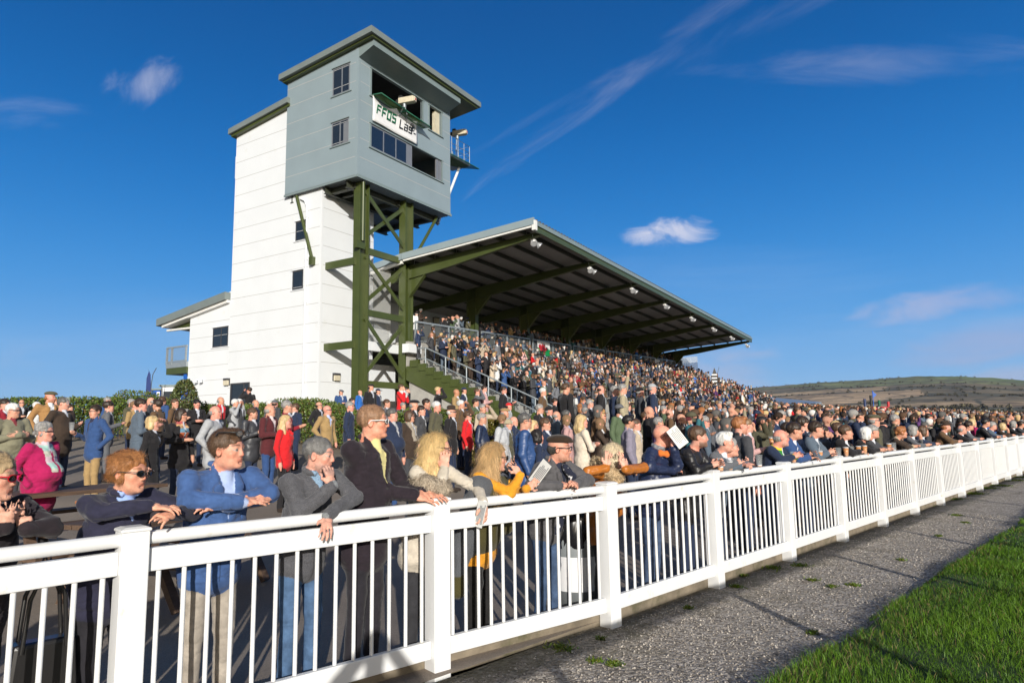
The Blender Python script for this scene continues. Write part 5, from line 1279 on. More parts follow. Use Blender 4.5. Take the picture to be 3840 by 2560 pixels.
def front_people():
    # 1 woman at the left edge ---------------------------------------------------------------
    p, loc, ya = leaner('', (-14,1092), 2.62, 1.66, 118, 82, -.08,
        dict(el=F3(-60,1215,.02), wr=F3(12,1212,-.05), d=unit(V3(.2,-.2,1)), n=V3(.6,-.8,0), curl=.9),
        dict(el=F3(118,1222,.0,.02), wr=F3(62,1214,-.04), d=unit(V3(-.45,-.1,.9)), n=V3(.3,-.9,.2), curl=.9),
        female=True, hair='bob', haircol=(.42,.30,.17), coatcol=(.022,.016,.020), legcol=(.015,.013,.015), shirtcol=(.2,.18,.2), tone=(.62,.37,.28), fat=.4, collar=True)
    o = add_figure(p, loc, ya, 'blonde woman in black fleece and red rimmed sunglasses with clasped hands, at left edge', FG, leg='cloth'); strands(p, 4590, .05, 0.0016, (.45,.33,.19), combed(p['hd']), 1, parent=o)
    glasses(p, o, 'thick', armcol=(.5,.01,.02))
    # 2 woman with ginger hair ---------------------------------------------------------------
    p, loc, ya = leaner('', (297,1082), 3.15, 1.63, 122, 101, -.05,
        dict(el=F3(222,1186,.06,.02), wr=F3(338,1166,-.05,.01), d=unit(ALG*.9+TRK*.4+V3(0,0,-.12)), n=V3(.2,-.2,1), curl=.5),
        dict(el=F3(440,1176,.10), wr=F3(398,1172,-.03,-.02), d=unit(-ALG*.75+TRK*.6+V3(0,0,-.05)), n=V3(.3,-.5,.8), curl=.75),
        female=True, hair='curly', hairvol=.85, front=.5, haircol=(.30,.125,.045), coatcol=(.022,.022,.045), legcol=(.018,.017,.022), shirtcol=(.30,.42,.75), tone=(.66,.37,.26), fat=.9, collar=True, nose=1.1, legs=True)
    o = add_figure(p, loc, ya, 'woman with short ginger hair and sunglasses in navy fleece, hands folded on a post', FG, leg='cloth')
    strands(p, 10710, .040, 0.0015, (.34,.15,.055), combed(p['hd'], fwd=-.1), 2, lift=.008, jitter=.4, parent=o); glasses(p, o, 'thin', (.10,.07,.05))
    # 3 man in blue blazer -------------------------------------------------------------------
    p, loc, ya = leaner('', (523,1030), 3.62, 1.80, 130, 103, .0,
        dict(el=F3(432,1160,.06,.03), wr=F3(548,1166,-.03,.03), d=unit(ALG*.9+TRK*.1+V3(0,0,.05)), n=V3(.4,-.4,.8), curl=.4),
        dict(el=F3(618,1145,.05,.03), wr=F3(520,1172,.03,.03), d=unit(-ALG*.9+TRK*.0), n=V3(.2,-.2,.9), curl=.3),
        hair='quiff', hairvol=.6, front=1.5, haircol=(.10,.055,.032), coatcol=(.045,.095,.24), legcol=(.34,.30,.255), shirtcol=(.36,.45,.68), cuffcol=(.40,.48,.70), tone=(.66,.36,.26), lapel=True, nose=1.1, fat=.45, shoecol=(.05,.03,.02))
    o = add_figure(p, loc, ya, 'brown haired man in blue blazer with folded arms and spectacles pushed up on his head', FG, leg='cloth')
    strands(p, 10710, .04, 0.0014, (.12,.07,.042), combed(p['hd']), 3, lift=.010, jitter=.5, parent=o); glasses(p, o, 'thick', up=.085, lens='clear_lens')
    # 4 man in grey fleece -------------------------------------------------------------------
    hpx = (733,1042)
    p, loc, ya = leaner('', hpx, 4.05, 1.78, 125, 97, -.10,
        dict(el=F3(690,1185,.04,.02), wr=F3(762,1118,-.05), d=unit(V3(-.12,.0,.95)), n=V3(.75,-.6,.1), curl=1.15),
        dict(el=F3(815,1150,.10,.02), wr=F3(752,1182,-.03), d=unit(-ALG*.35+TRK*.55+V3(0,0,-.6)), n=V3(.5,-.3,.8), curl=.35),
        hair='short', haircol=(.17,.165,.16), hairvol=.5, front=1.3, coatcol=(.085,.085,.095), legcol=(.07,.13,.24), shirtcol=(.20,.30,.42), cuffcol=(.19,.20,.21), tone=(.64,.37,.29), collar=True, nose=1.15, stubble=.35, fat=.15)
    o = add_figure(p, loc, ya, 'grey haired man in speckled grey fleece resting his chin on one hand', FG, body='tweed', leg='denim')
    strands(p, 9180, .022, 0.0012, (.20,.195,.19), combed(p['hd']), 4, lift=.009, jitter=.6, parent=o)
    # 5 tall man in black coat ---------------------------------------------------------------
    p, loc, ya = leaner('', (858,968), 4.42, 1.84, 112, 88, .02, lean_deg=4, min_s=.22, ra=
        dict(el=F3(868,1135,.22,.03), wr=F3(948,1143,.02,.02), d=unit(ALG*.75+TRK*.5+V3(0,0,-.22)), n=V3(.4,-.5,.75), curl=.3),
        la=dict(el=F3(925,1115,.32), wr=F3(972,1140,.05,.03), d=unit(ALG*.35+TRK*.75+V3(0,0,-.15)), n=V3(.3,-.3,.9), curl=.35),
        hair='short', hairvol=.55, haircol=(.30,.17,.095), coatcol=(.020,.014,.020), legcol=(.02,.018,.024), shirtcol=(.62,.55,.25), tone=(.66,.34,.24), coat='coat', lapel=True, nose=1.2, fat=.55, front=1.1)
    o = add_figure(p, loc, ya, 'tall sandy haired man in black overcoat and white armed sunglasses standing upright at fence', FG, leg='cloth')
    strands(p, 9180, .022, 0.0012, (.34,.20,.12), combed(p['hd']), 5, lift=.009, jitter=.6, parent=o); glasses(p, o, 'thick', armcol=(.7,.7,.7))
    # 6 blonde woman in cream coat -----------------------------------------------------------
    p, loc, ya = leaner('', (1004,1028), 4.86, 1.68, 120, 84, -.05,
        dict(el=F3(1008,1130,.02,.02), wr=F3(1020,1080,.02), d=unit(V3(.05,0,1)), n=V3(-.1,-1,0), curl=1.0),
        dict(el=F3(1096,1128,.10,.02), wr=F3(1110,1152,-.06), d=unit(V3(.05,-.15,-1)), n=V3(.7,-.6,0), curl=.6),
        female=True, hair='long', hairvol=1.0, haircol=(.55,.38,.16), coatcol=(.48,.43,.36), legcol=(.03,.03,.035), shirtcol=(.75,.75,.76), cuffcol=(.75,.75,.76), tone=(.66,.40,.31), coat='coat', lapel=True)
    o = add_figure(p, loc, ya, 'woman with long wavy blonde hair in cream coat with fur hood, programme dangling from hand', FG, leg='cloth')
    strands(p, 17850, .10, 0.0016, (.62,.44,.20), down, 6, lift=.010, jitter=.35, segs=4, parent=o); glasses(p, o, 'thick', (.10,.05,.03), lens='clear_lens')
    fs = S(); T6 = p['hd']; 
    for a in np.linspace(-2.2, 2.2, 9): fs.ell(T6(.150*math.sin(a), -.10*math.cos(a)-.02, -.20-.03*abs(a)), (.065,.065,.055), .03, HAIR)
    v, f, _ = mesh_sdf(fs.p, .010, lambda P: .012*vnoise(P*50), False); fp = {'fur': (v, f, None)}
    ho = mesh_np('fur_hood', v, f, M['fur'], o, np.tile((.30,.25,.19), (len(v),1))*(1+.4*vnoise(v*30))[:,None])
    def outf(pp): return (pp - T6(0,0,-.2))*4 + V3(0,0,-.3)
    strands(fp, 5200, .045, .0030, (.42,.35,.27), outf, 61, lift=.03, jitter=.5, src='fur', parent=o, m='fur', name='fur')
    paper(F3(1103,1180,-.08), unit(V3(.25,-.2,1)), unit(V3(.6,-.6,-.1)), .19, .09, 'folded programme hanging from the hand of the woman in cream coat')
    # 7 woman in mustard --------------------------------------------------------------------
    p, loc, ya = leaner('', (1136,1048), 5.22, 1.66, 115, 86, -.10,
        dict(el=F3(1172,1137,.0,.01), wr=F3(1196,1090,-.03), d=unit(V3(-.55,.1,.8)), n=V3(.5,-.8,.1), curl=1.1),
        dict(el=F3(1200,1135,.12), wr=F3(1208,1122,.0), d=unit(ALG*.5+V3(0,-.2,.2)), n=V3(.2,-.8,.3), curl=.8),
        female=True, hair='long', hairvol=.98, haircol=(.42,.26,.11), coatcol=(.62,.27,.02), legcol=(.015,.014,.014), shirtcol=(.2,.2,.2), tone=(.64,.38,.29), coat='coat', vee=False)
    Lf = p['body'][0]; idsb = p['body'][3]; cb = p['body'][2]
    o = add_figure(p, loc, ya, 'woman with long straight blonde hair, mustard jumper and grey poncho, hand at mouth', FG, leg='cloth')
    strands(p, 17850, .15, 0.0014, (.55,.36,.17), down, 7, lift=.012, jitter=.22, segs=4, parent=o); glasses(p, o, 'thick', (.015,.012,.01))
    ps = S(); hz = .93*1.66/1.75; q = p['hd']; th = 0
    top = q(0,-.03,-.17); sh_l, sh_r = top + V3(.17,0,-.05), top + V3(-.17,0,-.05)
    ps.cone(sh_l, sh_r, .075, .075, .05, COAT); ps.cone(sh_r, sh_r + V3(-.05,-.0,-.30), .085, .095, .05, COAT); ps.cone(top+V3(0,-.03,-.1), top+V3(0,-.10,-.42), .15, .17, .05, COAT, sq=((1,0,0), 1.25)); ps.cone(sh_l, sh_l+V3(.02,0,-.20), .075, .06, .05, COAT)
    ps.cone(sh_l+V3(.04,-.14,-.45), sh_l+V3(.06,-.16,-.72), .08, .07, .05, COAT); ps.cone(sh_l+V3(.03,-.05,-.12), sh_l+V3(.04,-.14,-.45), .075, .08, .05, COAT)
    v, f, _ = mesh_sdf(ps.p, .009, lambda P: .008*vnoise(P*9)+.006*vnoise(P*np.array([26,26,6])), False)
    k_ = vnoise(v*np.array([2.6,2.6,5])+3)[:,None]; mesh_np('poncho', v, f, M['tweed'], o, np.where(k_ > .05, [[.085,.09,.10]], [[.060,.052,.018]]))
    paper(F3(1240,1086,-.02), unit(V3(.55,-.3,.75)), unit(V3(.5,-.5,-.5)), .21, .10, 'leaflet held up beside the man in the flat cap')
    # 8 man in flat cap ---------------------------------------------------------------------
    p, loc, ya = leaner('', (1284,1028), 5.55, 1.74, 128, 103, -.02,
        dict(el=F3(1222,1118,.10,.02), wr=F3(1282,1117,-.02,.0), d=unit(ALG*.85+TRK*.35+V3(0,0,.0)), n=V3(.3,-.6,.7), curl=.6),
        dict(el=F3(1350,1108,.08,.02), wr=F3(1322,1112,-.03,.0), d=unit(-ALG*.7+TRK*.55+V3(0,0,.02)), n=V3(.5,-.5,.6), curl=.8),
        hair='rim', haircol=(.05,.045,.04), hat='flat', hatcol=(.035,.022,.014), coatcol=(.085,.082,.088), legcol=(.05,.085,.16), shirtcol=(.018,.022,.04), tone=(.62,.34,.25), lapel=True, nose=1.1, fat=.5, shoecol=(.22,.08,.03), stubble=.2)
    o = add_figure(p, loc, ya, 'man in brown flat cap, spectacles and grey blazer with a speckled navy scarf', FG, leg='denim'); glasses(p, o, 'thick', (.02,.02,.02), lens='clear_lens')
    # dotted scarf
    r_ = np.random.default_rng(4); hq = p['hd']; sc = S(); sc.path([hq(.03,.05,-.15), hq(.035,.11,-.22)], [.030,.028], .02, TIE); sc.path([hq(.035,.11,-.22), hq(.02,.07,-.40), hq(.0,-.03,-.66)], [.028,.034,.036], .02, TIE)
    v, f, _ = mesh_sdf(sc.p, .006, lambda P: .004*vnoise(P*40), False); cd = np.tile((.015,.018,.035), (len(v),1)); cd[vnoise(v*55) > .42] = (.7,.7,.7); mesh_np('scarf', v, f, M['cloth'], o, cd)
    # 9 person with hands over the face ------------------------------------------------------
    p, loc, ya = leaner('', (1410,1046), 6.12, 1.58, 118, 100, -.25,
        dict(el=F3(1350,1092,.10,.03), wr=F3(1392,1075,.03), d=unit(V3(.25,.0,.95)), n=V3(.2,-.95,.1), curl=.35),
        dict(el=F3(1478,1082,.05,.03), wr=F3(1436,1078,.0), d=unit(V3(-.3,.0,.9)), n=V3(.4,-.9,.1), curl=.35),
        female=True, hair='bob', haircol=(.60,.48,.30), coatcol=(.40,.13,.018), legcol=(.02,.02,.02), tone=(.68,.42,.33), coat='coat', res=.007, fat=.9)
    o = add_figure(p, loc, ya, 'fair haired person in rust orange padded coat with fur hood, both hands over face', FG, body='shiny', leg='cloth')
    strands(p, 6375, .06, 0.0018, (.66,.55,.38), down, 9, jitter=.4, parent=o)
    fs = S(); T9 = p['hd']
    for a in np.linspace(-2.3, 2.3, 9): fs.ell(T9(.145*math.sin(a)-.0, -.115*math.cos(a)-.02, -.10-.05*abs(a)*.6), (.060,.060,.060), .03, HAIR)
    v, f, _ = mesh_sdf(fs.p, .011, lambda P: .012*vnoise(P*50), False); ho = mesh_np('fur_hood', v, f, M['fur'], o, np.tile((.42,.30,.17), (len(v),1))*(1+.4*vnoise(v*30))[:,None])
    strands({'fur': (v,f,None)}, 3500, .045, .004, (.52,.39,.24), lambda pp: (pp-T9(0,0,-.1))*4, 91, lift=.03, jitter=.5, src='fur', parent=o, m='fur', name='fur')
    # 10 bald man ----------------------------------------------------------------------------
    p, loc, ya = leaner('', (1522,1000), 6.62, 1.84, 118, 95, -.05,
        dict(el=F3(1490,1080,.12,.03), wr=F3(1545,1080,.05), d=unit(ALG*.9), n=V3(0,-.5,.8), curl=.5),
        dict(el=F3(1556,1075,.02,.03), wr=F3(1547,1032,-.0), d=unit(V3(-.05,-.05,1)), n=V3(.75,-.6,.2), curl=.6),
        hair='bald', haircol=(.12,.08,.06), coatcol=(.018,.026,.065), legcol=(.06,.09,.16), shirtcol=(.2,.2,.22), tone=(.72,.36,.27), fat=.9, collar=SHIRT, res=.0065, nose=1.2)
    o = add_figure(p, loc, ya, 'bald man in navy anorak with orange lining shading his face with a race card', FG, body='shiny', leg='denim'); glasses(p, o, 'thick', (.05,.03,.02), lens='clear_lens')
    cs = S(); q = p['hd']
    for a in np.linspace(-1.9, 1.9, 7): cs.ell(q(.105*math.sin(a), -.095*math.cos(a)-.01, -.15-.01*abs(a)), (.030,.030,.035), .03, COAT)
    v, f, _ = mesh_sdf(cs.p, .008, None, False); mesh_np('orange_hood_lining', v, f, M['cloth'], o, np.tile((.65,.16,.03), (len(v),1)))
    paper(F3(1556,1003,-.08), unit(V3(.55,-.1,-.8)), unit(V3(.75,-.1,.55)), .20, .11, 'white race card held up in front of the bald man')
front_people()
# ------------------------------------------------------------------ the people one can tell apart behind the fence
CC = dict(black=(.016,.015,.017), navy=(.018,.028,.062), blue=(.03,.07,.19), brightblue=(.02,.12,.42), grey=(.11,.115,.13), lightgrey=(.36,.37,.39), darkgrey=(.050,.052,.060), sage=(.20,.19,.13), olive=(.085,.080,.050), green=(.07,.10,.055), brown=(.11,.065,.035),
  darkbrown=(.045,.030,.022), tan=(.33,.22,.10), camel=(.33,.18,.07), khaki=(.36,.31,.21), beige=(.45,.37,.28), cream=(.62,.54,.44), white=(.70,.70,.69), maroon=(.085,.018,.022), red=(.58,.015,.02), darkred=(.24,.015,.03), magenta=(.36,.01,.085), purple=(.10,.04,.14), teal=(.03,.11,.13), pink=(.55,.33,.32), slate=(.09,.12,.16), mustard=(.5,.28,.03), orange=(.7,.12,.03), lilac=(.22,.20,.26))
HC = dict(black=(.015,.012,.012), dark=(.035,.022,.015), brown=(.085,.048,.028), light=(.20,.12,.065), blond=(.50,.36,.18), ginger=(.30,.12,.045), grey=(.26,.25,.24), white=(.60,.59,.57), darkgrey=(.10,.095,.09))
ZN = {'A': (0,1350,2.45), 'B': (900,1350,2.45), 'C': (1800,1350,2.45), 'D': (2700,1350,2.063)}
GRP = 'racegoers standing behind the fence'
WORLD = []
BODIES = []        # (x0,x1,y0,y1, D) screen extents, to skip people nobody could see
def seen_by(px, py, D):
    for x0, x1, y0, y1, d in BODIES:
        if d < D-.15 and x0 < px < x1 and y0 < py < y1: return False
    return True
def note(P, stat, D):
    x, y = proj(P); w = 2509/D*.19; BODIES.append((x-w, x+w, y+2509/D*.06, y+2509/D*1.6, D)); WORLD.append((P[0], P[1]))
def proj(P):
    v = np.array(P) - CP; w = v@C_F; return 1920+FPX*(v@C_R)/w, 1280-FPX*(v@C_U)/w
NP = [0]
def person(z, x, yt, yc, coat, hair, label, ra='down', la='down', yaw=118, look=99, hs='short', hat=None, f=False, fat=0., style='jacket', leg='navy', surf=g, glasses=None, vee=True, scarf=None, tie=None, shirt=None, nod=0., tone=None, hatc='dark', body='cloth', stubble=0, hv=1., lapel=True, sitting=False, want=None, group=GRP, front=0., shoe=(.03,.02,.015)):
    ox, oy, sc = ZN[z]; px, py, hp = ox+x/sc, oy+yt/sc, (yc-yt)/sc
    loc, stt, P = place(px, py, hp*1.0, surf=surf, want=want or (1.64 if f else 1.75))
    D = P[1]; res = min(.03, max(.0075, D*.00125)); seed = NP[0]; NP[0] += 1; r = random.Random(seed*13+1)
    tone = tone or r.choice(((.58,.34,.25),(.62,.36,.28),(.55,.32,.23),(.64,.34,.27)))
    yaw += r.uniform(-9,9)
    loc2 = loc.copy()
    figk = dict(h=stt, ra=ra, la=la, head=R(look-yaw), nod=nod, hair=hs, hat=hat, female=f, fat=fat, coat=style, res=res, vee=vee, haircol=HC[hair], tone=tone, coatcol=CC[coat], legcol=CC[leg], hatcol=CC.get(hatc, HC.get(hatc, (.1,.1,.1))), glasses=glasses, scarf=scarf, tiecol=tie, shirtcol=shirt or (.5,.52,.58), stubble=stubble, seed=seed, hairvol=hv, lapel=lapel and style != 'puffer', sitting=sitting, front=front, shoecol=shoe, legs=True)
    p = figure(**figk); hd = p['hd']
    # bring the head exactly over the pixel it was read from
    o = add_figure(p, (0,0,0), R(yaw), label, group, body=body, leg='cloth')
    hl = hd.o; off = V3(hl[0]*math.cos(R(yaw)) + hl[1]*math.sin(R(yaw)), -hl[0]*math.sin(R(yaw)) + hl[1]*math.cos(R(yaw)), 0)
    loc = V3(P[0]-off[0], P[1]-off[1], loc[2]); o.location = loc
    note(P, stt, D); return o, p, loc, R(yaw), D
def held_cup(info, label, side=1, full=.7, cup_h=.13):
    o, p, loc, yw, D = info
def cup(loc, label, full=.6, group=None):
    r = empty('plastic_cup', tuple(loc)); tag(r, label, 'cup', group)
    b = MB(); b.lathe([(.028,0),(.040,.135),(.042,.135)], n=14); b.build('cup_wall', M['cup'], r)
    if full:
        b = MB(); h_ = .13*full; b.lathe([(0,.004),(.027,.004),(.0275+.0115*full,h_),(0,h_)], n=14); b.build('beer', M['beer'], r)
        b = MB(); b.lathe([(0,h_+.001),(.0275+.0115*full,h_+.001),(.0275+.0115*full,h_+.012),(0,h_+.012)], n=12); b.build('froth', M['banner'], r)
def hand_at(info, side):    # rough world position of a hand
    o, p, loc, yw, D = info; v, f, c, ids = p['body']; hd = p['hd'].o
    m = (ids == SK) & (v[:,2] < hd[2]-.20) & (v[:,0]*side > -.05); 
    if not m.any(): m = (ids == SK)
    q = v[m].mean(0); return loc + V3(q[0]*math.cos(yw)+q[1]*math.sin(yw), -q[0]*math.sin(yw)+q[1]*math.cos(yw), q[2]), yw
def table():
    P = person; big = 'racegoers in the foreground crowd'
    # ---- left, on the tarmac
    P('A',50,338,450,'darkred','dark','dark haired man in red top partly behind the grey haired man, left edge', yaw=100)
    P('A',130,372,528,'sage','white','white haired man with spectacles and folded arms in sage green jacket', 'cross','cross', yaw=112, look=88, glasses='clear', fat=.8, shirt=(.2,.03,.04), leg='darkgrey', lapel=False)
    P('A',420,540,722,'magenta','grey','grey haired woman in magenta fleece with pastel scarf and sunglasses', 'pocket','pocket', yaw=95, look=88, f=True, hs='curly', hv=.85, fat=1.1, glasses='sun', leg='black', scarf=((.35,.55,.5),(.6,.45,.5),(.5,.5,.42)), lapel=False, style='coat')
    P('A',470,268,388,'camel','ginger','bearded man in tweed flat cap and mustard brown coat', 'pocket','down', yaw=120, look=90, hat='flat', hatc='olive', stubble=.7, shirt=(.6,.62,.65), style='coat')
    a = P('A',590,322,452,'darkbrown','darkgrey','man in dark brown wax jacket holding a plastic cup at chest height', 'pocket','cup', yaw=100, look=86, fat=.6, style='coat', lapel=False, leg='navy'); q, _ = hand_at(a, 1); cup(q+V3(.03,-.02,.03), 'empty plastic cup held by the man in dark brown jacket', 0)
    b = P('A',878,390,532,'blue','dark','young man in blue blazer, navy jumper and khaki trousers holding a cup', 'cup','pocket', yaw=-150, look=-172, glasses='sun', leg='tan', shirt=(.02,.022,.05), hv=1.1, shoe=(.30,.12,.05)); q, _ = hand_at(b, 1); cup(q+V3(.0,-.03,.02), 'plastic cup held by the young man in blue blazer', 0)
    P('A',1005,360,470,'grey','dark','dark haired man in mid grey suit seen from behind', 'cup','pocket', yaw=60, look=55, leg='grey')
    P('A',1305,332,465,'slate','dark','man in charcoal blue blazer with his back turned, left of the fair woman', 'cup','pocket', yaw=55, look=70, leg='slate')
    P('A',1450,345,462,'brown','dark','young man in brown tweed jacket and open white shirt, chin raised', 'hold','down', yaw=-95, look=-80, shirt=(.75,.74,.73), hs='quiff', stubble=.3)
    P('A',1410,495,625,'black','blond','fair woman in long black coat shading her eyes with a raised arm', 'down','shade', yaw=85, look=80, f=True, hs='bob', style='long', leg='denim' if False else 'slate', want=1.6)
    P('A',1672,425,565,'black','dark','dark haired woman in sunglasses with patterned orange and blue scarf', 'hold','down', yaw=120, look=95, f=True, hs='bob', glasses='sun', scarf=((.45,.12,.05),(.12,.25,.35),(.5,.3,.15),(.35,.08,.08)), style='coat', want=1.62)
    P('A',1985,395,535,'lightgrey','grey','balding man in light grey jacket behind the man with spectacles on his head', 'pocket','pocket', yaw=100, look=92, hs='rim', fat=.7, lapel=False, style='coat')
    P('A',1812,348,432,'black','black','woman in black coat reading a race card by the hedge', 'hold','hold', yaw=140, look=125, f=True, nod=-.25, style='coat')
    P('A',2032,322,412,'black','grey','man in dark suit with a red scarf in front of the hedge', 'pocket','pocket', yaw=120, look=95, scarf=(.5,.02,.03), hs='rim')
    P('A',2165,345,430,'lightgrey','white','white haired woman in striped top looking through binoculars', 'bino','bino', yaw=100, look=92, f=True, vee=False)
    P('A',2205,345,425,'darkgrey','white','white haired man in dark gilet beside the woman with binoculars', 'pocket','down', yaw=100, look=92, glasses='sun')
    P('A',1612,340,442,'brown','brown','brown haired man in tweed jacket left of the woman in sunglasses', 'down','cup', yaw=85, look=110)
    P('A',1385,328,405,'darkgrey','grey','pink faced balding man in the middle of the talking group', 'down','down', yaw=-90, look=-110, hs='rim')
    P('A',1500,322,415,'blue','brown','man in blue jacket with his back turned near the kiosk', 'down','down', yaw=20, look=10)
    P('A',1215,342,425,'olive','grey','grey haired man in dark olive jacket in front of the hedge end', 'hold','down', yaw=90, look=95)
    P('A',1248,360,450,'tan','light','woman in a tan top between two suited men', 'hold','down', yaw=95, look=80, f=True)
    P('A',345,372,455,'white','white','white haired man in a pale shirt behind the tweed cap', 'down','down', yaw=90, look=95)
    P('A',203,352,420,'black','grey','bald man in black jacket far behind at left', 'hold','down', yaw=120, look=130, hs='rim', glasses='clear')
    P('A',398,340,402,'black','grey','bald man half hidden behind the flat cap', yaw=100, hs='rim')
    P('A',512,345,415,'navy','ginger','ruddy faced man between the flat cap and the cup holder', yaw=90)
    P('A',645,395,470,'black','dark','person in black seen behind the cup holder', yaw=90)
    P('A',993,330,400,'blue','grey','grey haired man in blue jacket behind the grey suit', yaw=70, look=75)
    P('A',1075,420,470,'black','brown','woman in black beyond the grey suit', yaw=90, f=True)
    P('A',-5,420,520,'black','dark','man in sunglasses and black cut by the left edge', yaw=95, glasses='sun', hat='brim', hatc='brown')
    P('A',1720,440,510,'grey','grey','grey haired person behind the patterned scarf', yaw=90)
    P('A',2290,238,302,'black','dark','man in black jacket taking a photograph near the tower door', 'down','bino', yaw=-60, look=-70, want=1.78)
    # ---- left middle
    c = P('B',120,420,545,'darkgrey','brown','brown haired man in charcoal puffer jacket with a dark pint', 'cup','cup', yaw=95, look=88, stubble=.4, body='shiny', fat=.5, lapel=False, style='coat'); q, _ = hand_at(c, 1); cup(q+V3(.02,-.04,.03), 'pint of stout held by the man in charcoal puffer', .9)
    P('B',280,385,512,'maroon','grey','smiling balding man in maroon jumper and blue jeans', 'hold','hold', yaw=110, look=75, hs='rim', leg='blue', shirt=(.6,.5,.5), vee=True)
    P('B',438,350,472,'darkred','grey','grey haired man in dark red fleece talking, turned away', 'down','cup', yaw=70, look=85, lapel=False)
    P('B',505,385,475,'navy','brown','man in navy and red jacket holding two pints', 'cup','cup', yaw=-130, look=-110)
    P('B',425,485,625,'red','blond','curly fair woman in bright red jacket with a programme', 'down','down', yaw=90, look=86, f=True, hs='long', hv=.9, leg='black', vee=False, want=1.6)
    P('B',148,350,430,'navy','grey','balding man in navy coat behind the puffer jacket', yaw=60, hs='rim')
    P('B',95,385,440,'grey','grey','grey haired man partly hidden beside the blazer', yaw=60)
    P('B',270,362,425,'grey','white','white haired man behind the maroon jumper', yaw=60)
    P('B',325,355,425,'darkgrey','dark','person in grey baseball cap seen from behind', yaw=30, look=20, hat='baseball', hatc='grey')
    P('B',730,370,442,'black','dark','man in black coat and glasses against the hedge', 'pocket','pocket', yaw=120, look=92, hs='rim', glasses='clear')
    P('B',805,397,505,'tan','grey','bald man in sunglasses, brown jacket and pale blue shirt', 'pocket','down', yaw=110, look=90, hs='bald', glasses='sun', shirt=(.42,.5,.75), body='tweed')
    P('B',930,262,318,'blue','dark','man in grey flat cap and blue anorak sitting by the tower', 'hold','hold', yaw=140, look=120, nod=-.3, hat='flat', hatc='grey', want=1.6, fat=.8)
    P('B',1105,265,318,'brightblue','grey','bald man in bright blue jacket at the foot of the tower leg', yaw=110, hs='bald', want=1.6)
    P('B',1205,207,268,'black','dark','man in black flat cap and black coat under the tower', yaw=110, hat='flat', hatc='black')
    P('B',1270,250,308,'navy','dark','man in navy baseball cap under the steel legs', yaw=110, look=100, hat='baseball', hatc='navy', want=1.62)
    P('B',1482,205,268,'red','brown','young man in red and white tracksuit top by the concrete wall', 'face','face', yaw=100, scarf=(.6,.6,.6))
    P('B',1530,232,290,'black','black','woman in black jacket beside the red tracksuit', 'face','down', yaw=100, f=True, want=1.66)
    P('B',1012,362,465,'navy','grey','tall man in navy jumper just behind the black overcoat', 'down','down', yaw=90)
    P('B',1030,338,410,'darkgrey','dark','dark haired man further behind the black overcoat', yaw=90)
    P('B',1352,345,432,'grey','brown','young brown haired man right of the black overcoat', yaw=120, look=110)
    P('B',1400,418,552,'navy','darkgrey','stout man in navy zip jacket with a race badge and jeans', 'down','down', yaw=110, look=92, fat=1.2, leg='blue', shirt=(.4,.4,.42), want=1.72)
    P('B',1500,378,452,'grey','grey','grey haired man in front of the bushes', yaw=130, look=120)
    P('B',1560,445,565,'darkbrown','brown','brown haired woman with spectacles in quilted brown gilet and woolly scarf', 'down','down', yaw=110, look=92, f=True, hs='bob', glasses='clear', fat=.7, scarf=(.30,.26,.21), leg='darkgrey')
    P('B',1600,345,450,'black','grey','man in dark flat cap and black jacket before the bushes', 'down','down', yaw=100, hat='flat', hatc='black')
    P('B',1668,400,505,'darkgrey','dark','person in dark shirt raising a hand to shade the eyes', 'down','shade', yaw=100, want=1.6)
    P('B',1715,335,432,'navy','dark','dark haired man in navy coat by the bushes', yaw=100, stubble=.3)
    P('B',1810,358,462,'olive','white','grey haired man in plain olive jumper', yaw=95, vee=False, fat=.5)
    P('B',1820,228,296,'black','blond','fair woman in black top shading her eyes by the stair wall', 'shade','down', yaw=80, f=True)
    P('B',1945,405,518,'black','white','man in brown trilby hat and black coat', yaw=105, hat='brim', hatc='darkbrown', glasses='clear')
    P('B',1990,245,315,'tan','dark','bald man in tan jacket beside the green stairs', 'hold','hold', yaw=105, hs='bald', tone=(.45,.25,.15))
    P('B',2060,236,296,'navy','dark','man in navy baseball cap and white hood beside the green stairs', yaw=100, hat='baseball', hatc='navy', scarf=(.6,.6,.62))
    P('B',2032,350,440,'brown','white','grey haired man shading his eyes in tweed jacket', 'down','shade', yaw=100, body='tweed')
    P('B',2095,455,556,'red','brown','man with sunglasses in red and black jacket', yaw=105, glasses='sun')
    P('B',2225,470,585,'navy','grey','grey haired man in navy down jacket with a cup', 'down','cup', yaw=100, body='shiny', fat=.5, style='coat', lapel=False)
    P('B',2230,385,480,'beige','grey','man in beige jumper shading his eyes with a flat hand', 'down','shade', yaw=125, look=135, vee=False)
    P('B',2245,216,280,'pink','dark','man in pink shirt with folded arms on the stairs', 'cross','cross', yaw=105)
    P('B',2180,245,310,'grey','brown','woman in grey top on the stairs', 'shade','down', yaw=90, f=True)
    P('B',2165,338,418,'green','dark','dark haired man in green jacket behind the beige jumper', yaw=110)
    # ---- centre
    P('C',220,222,290,'black','dark','man in black jacket and glasses standing on the last stairs', 'down','cup', yaw=110, glasses='clear')
    P('C',265,380,455,'lightgrey','dark','person in a red baseball cap and pale shirt', yaw=95, hat='baseball', hatc='red')
    P('C',228,425,525,'green','grey','man in tan country cap and green jacket', yaw=95, hat='flat', hatc='tan')
    P('C',255,530,625,'olive','grey','person in grey bucket hat behind the blue quilted jacket', yaw=110, hat='bucket', hatc='khaki', want=1.6)
    P('C',312,500,590,'navy','white','bald man just left of the blue quilted jacket', yaw=95, hs='rim')
    P('C',415,458,612,'blue','darkgrey','large man with glasses in blue quilted jacket', yaw=95, look=88, fat=1.1, glasses='clear', lapel=False, body='shiny', style='coat')
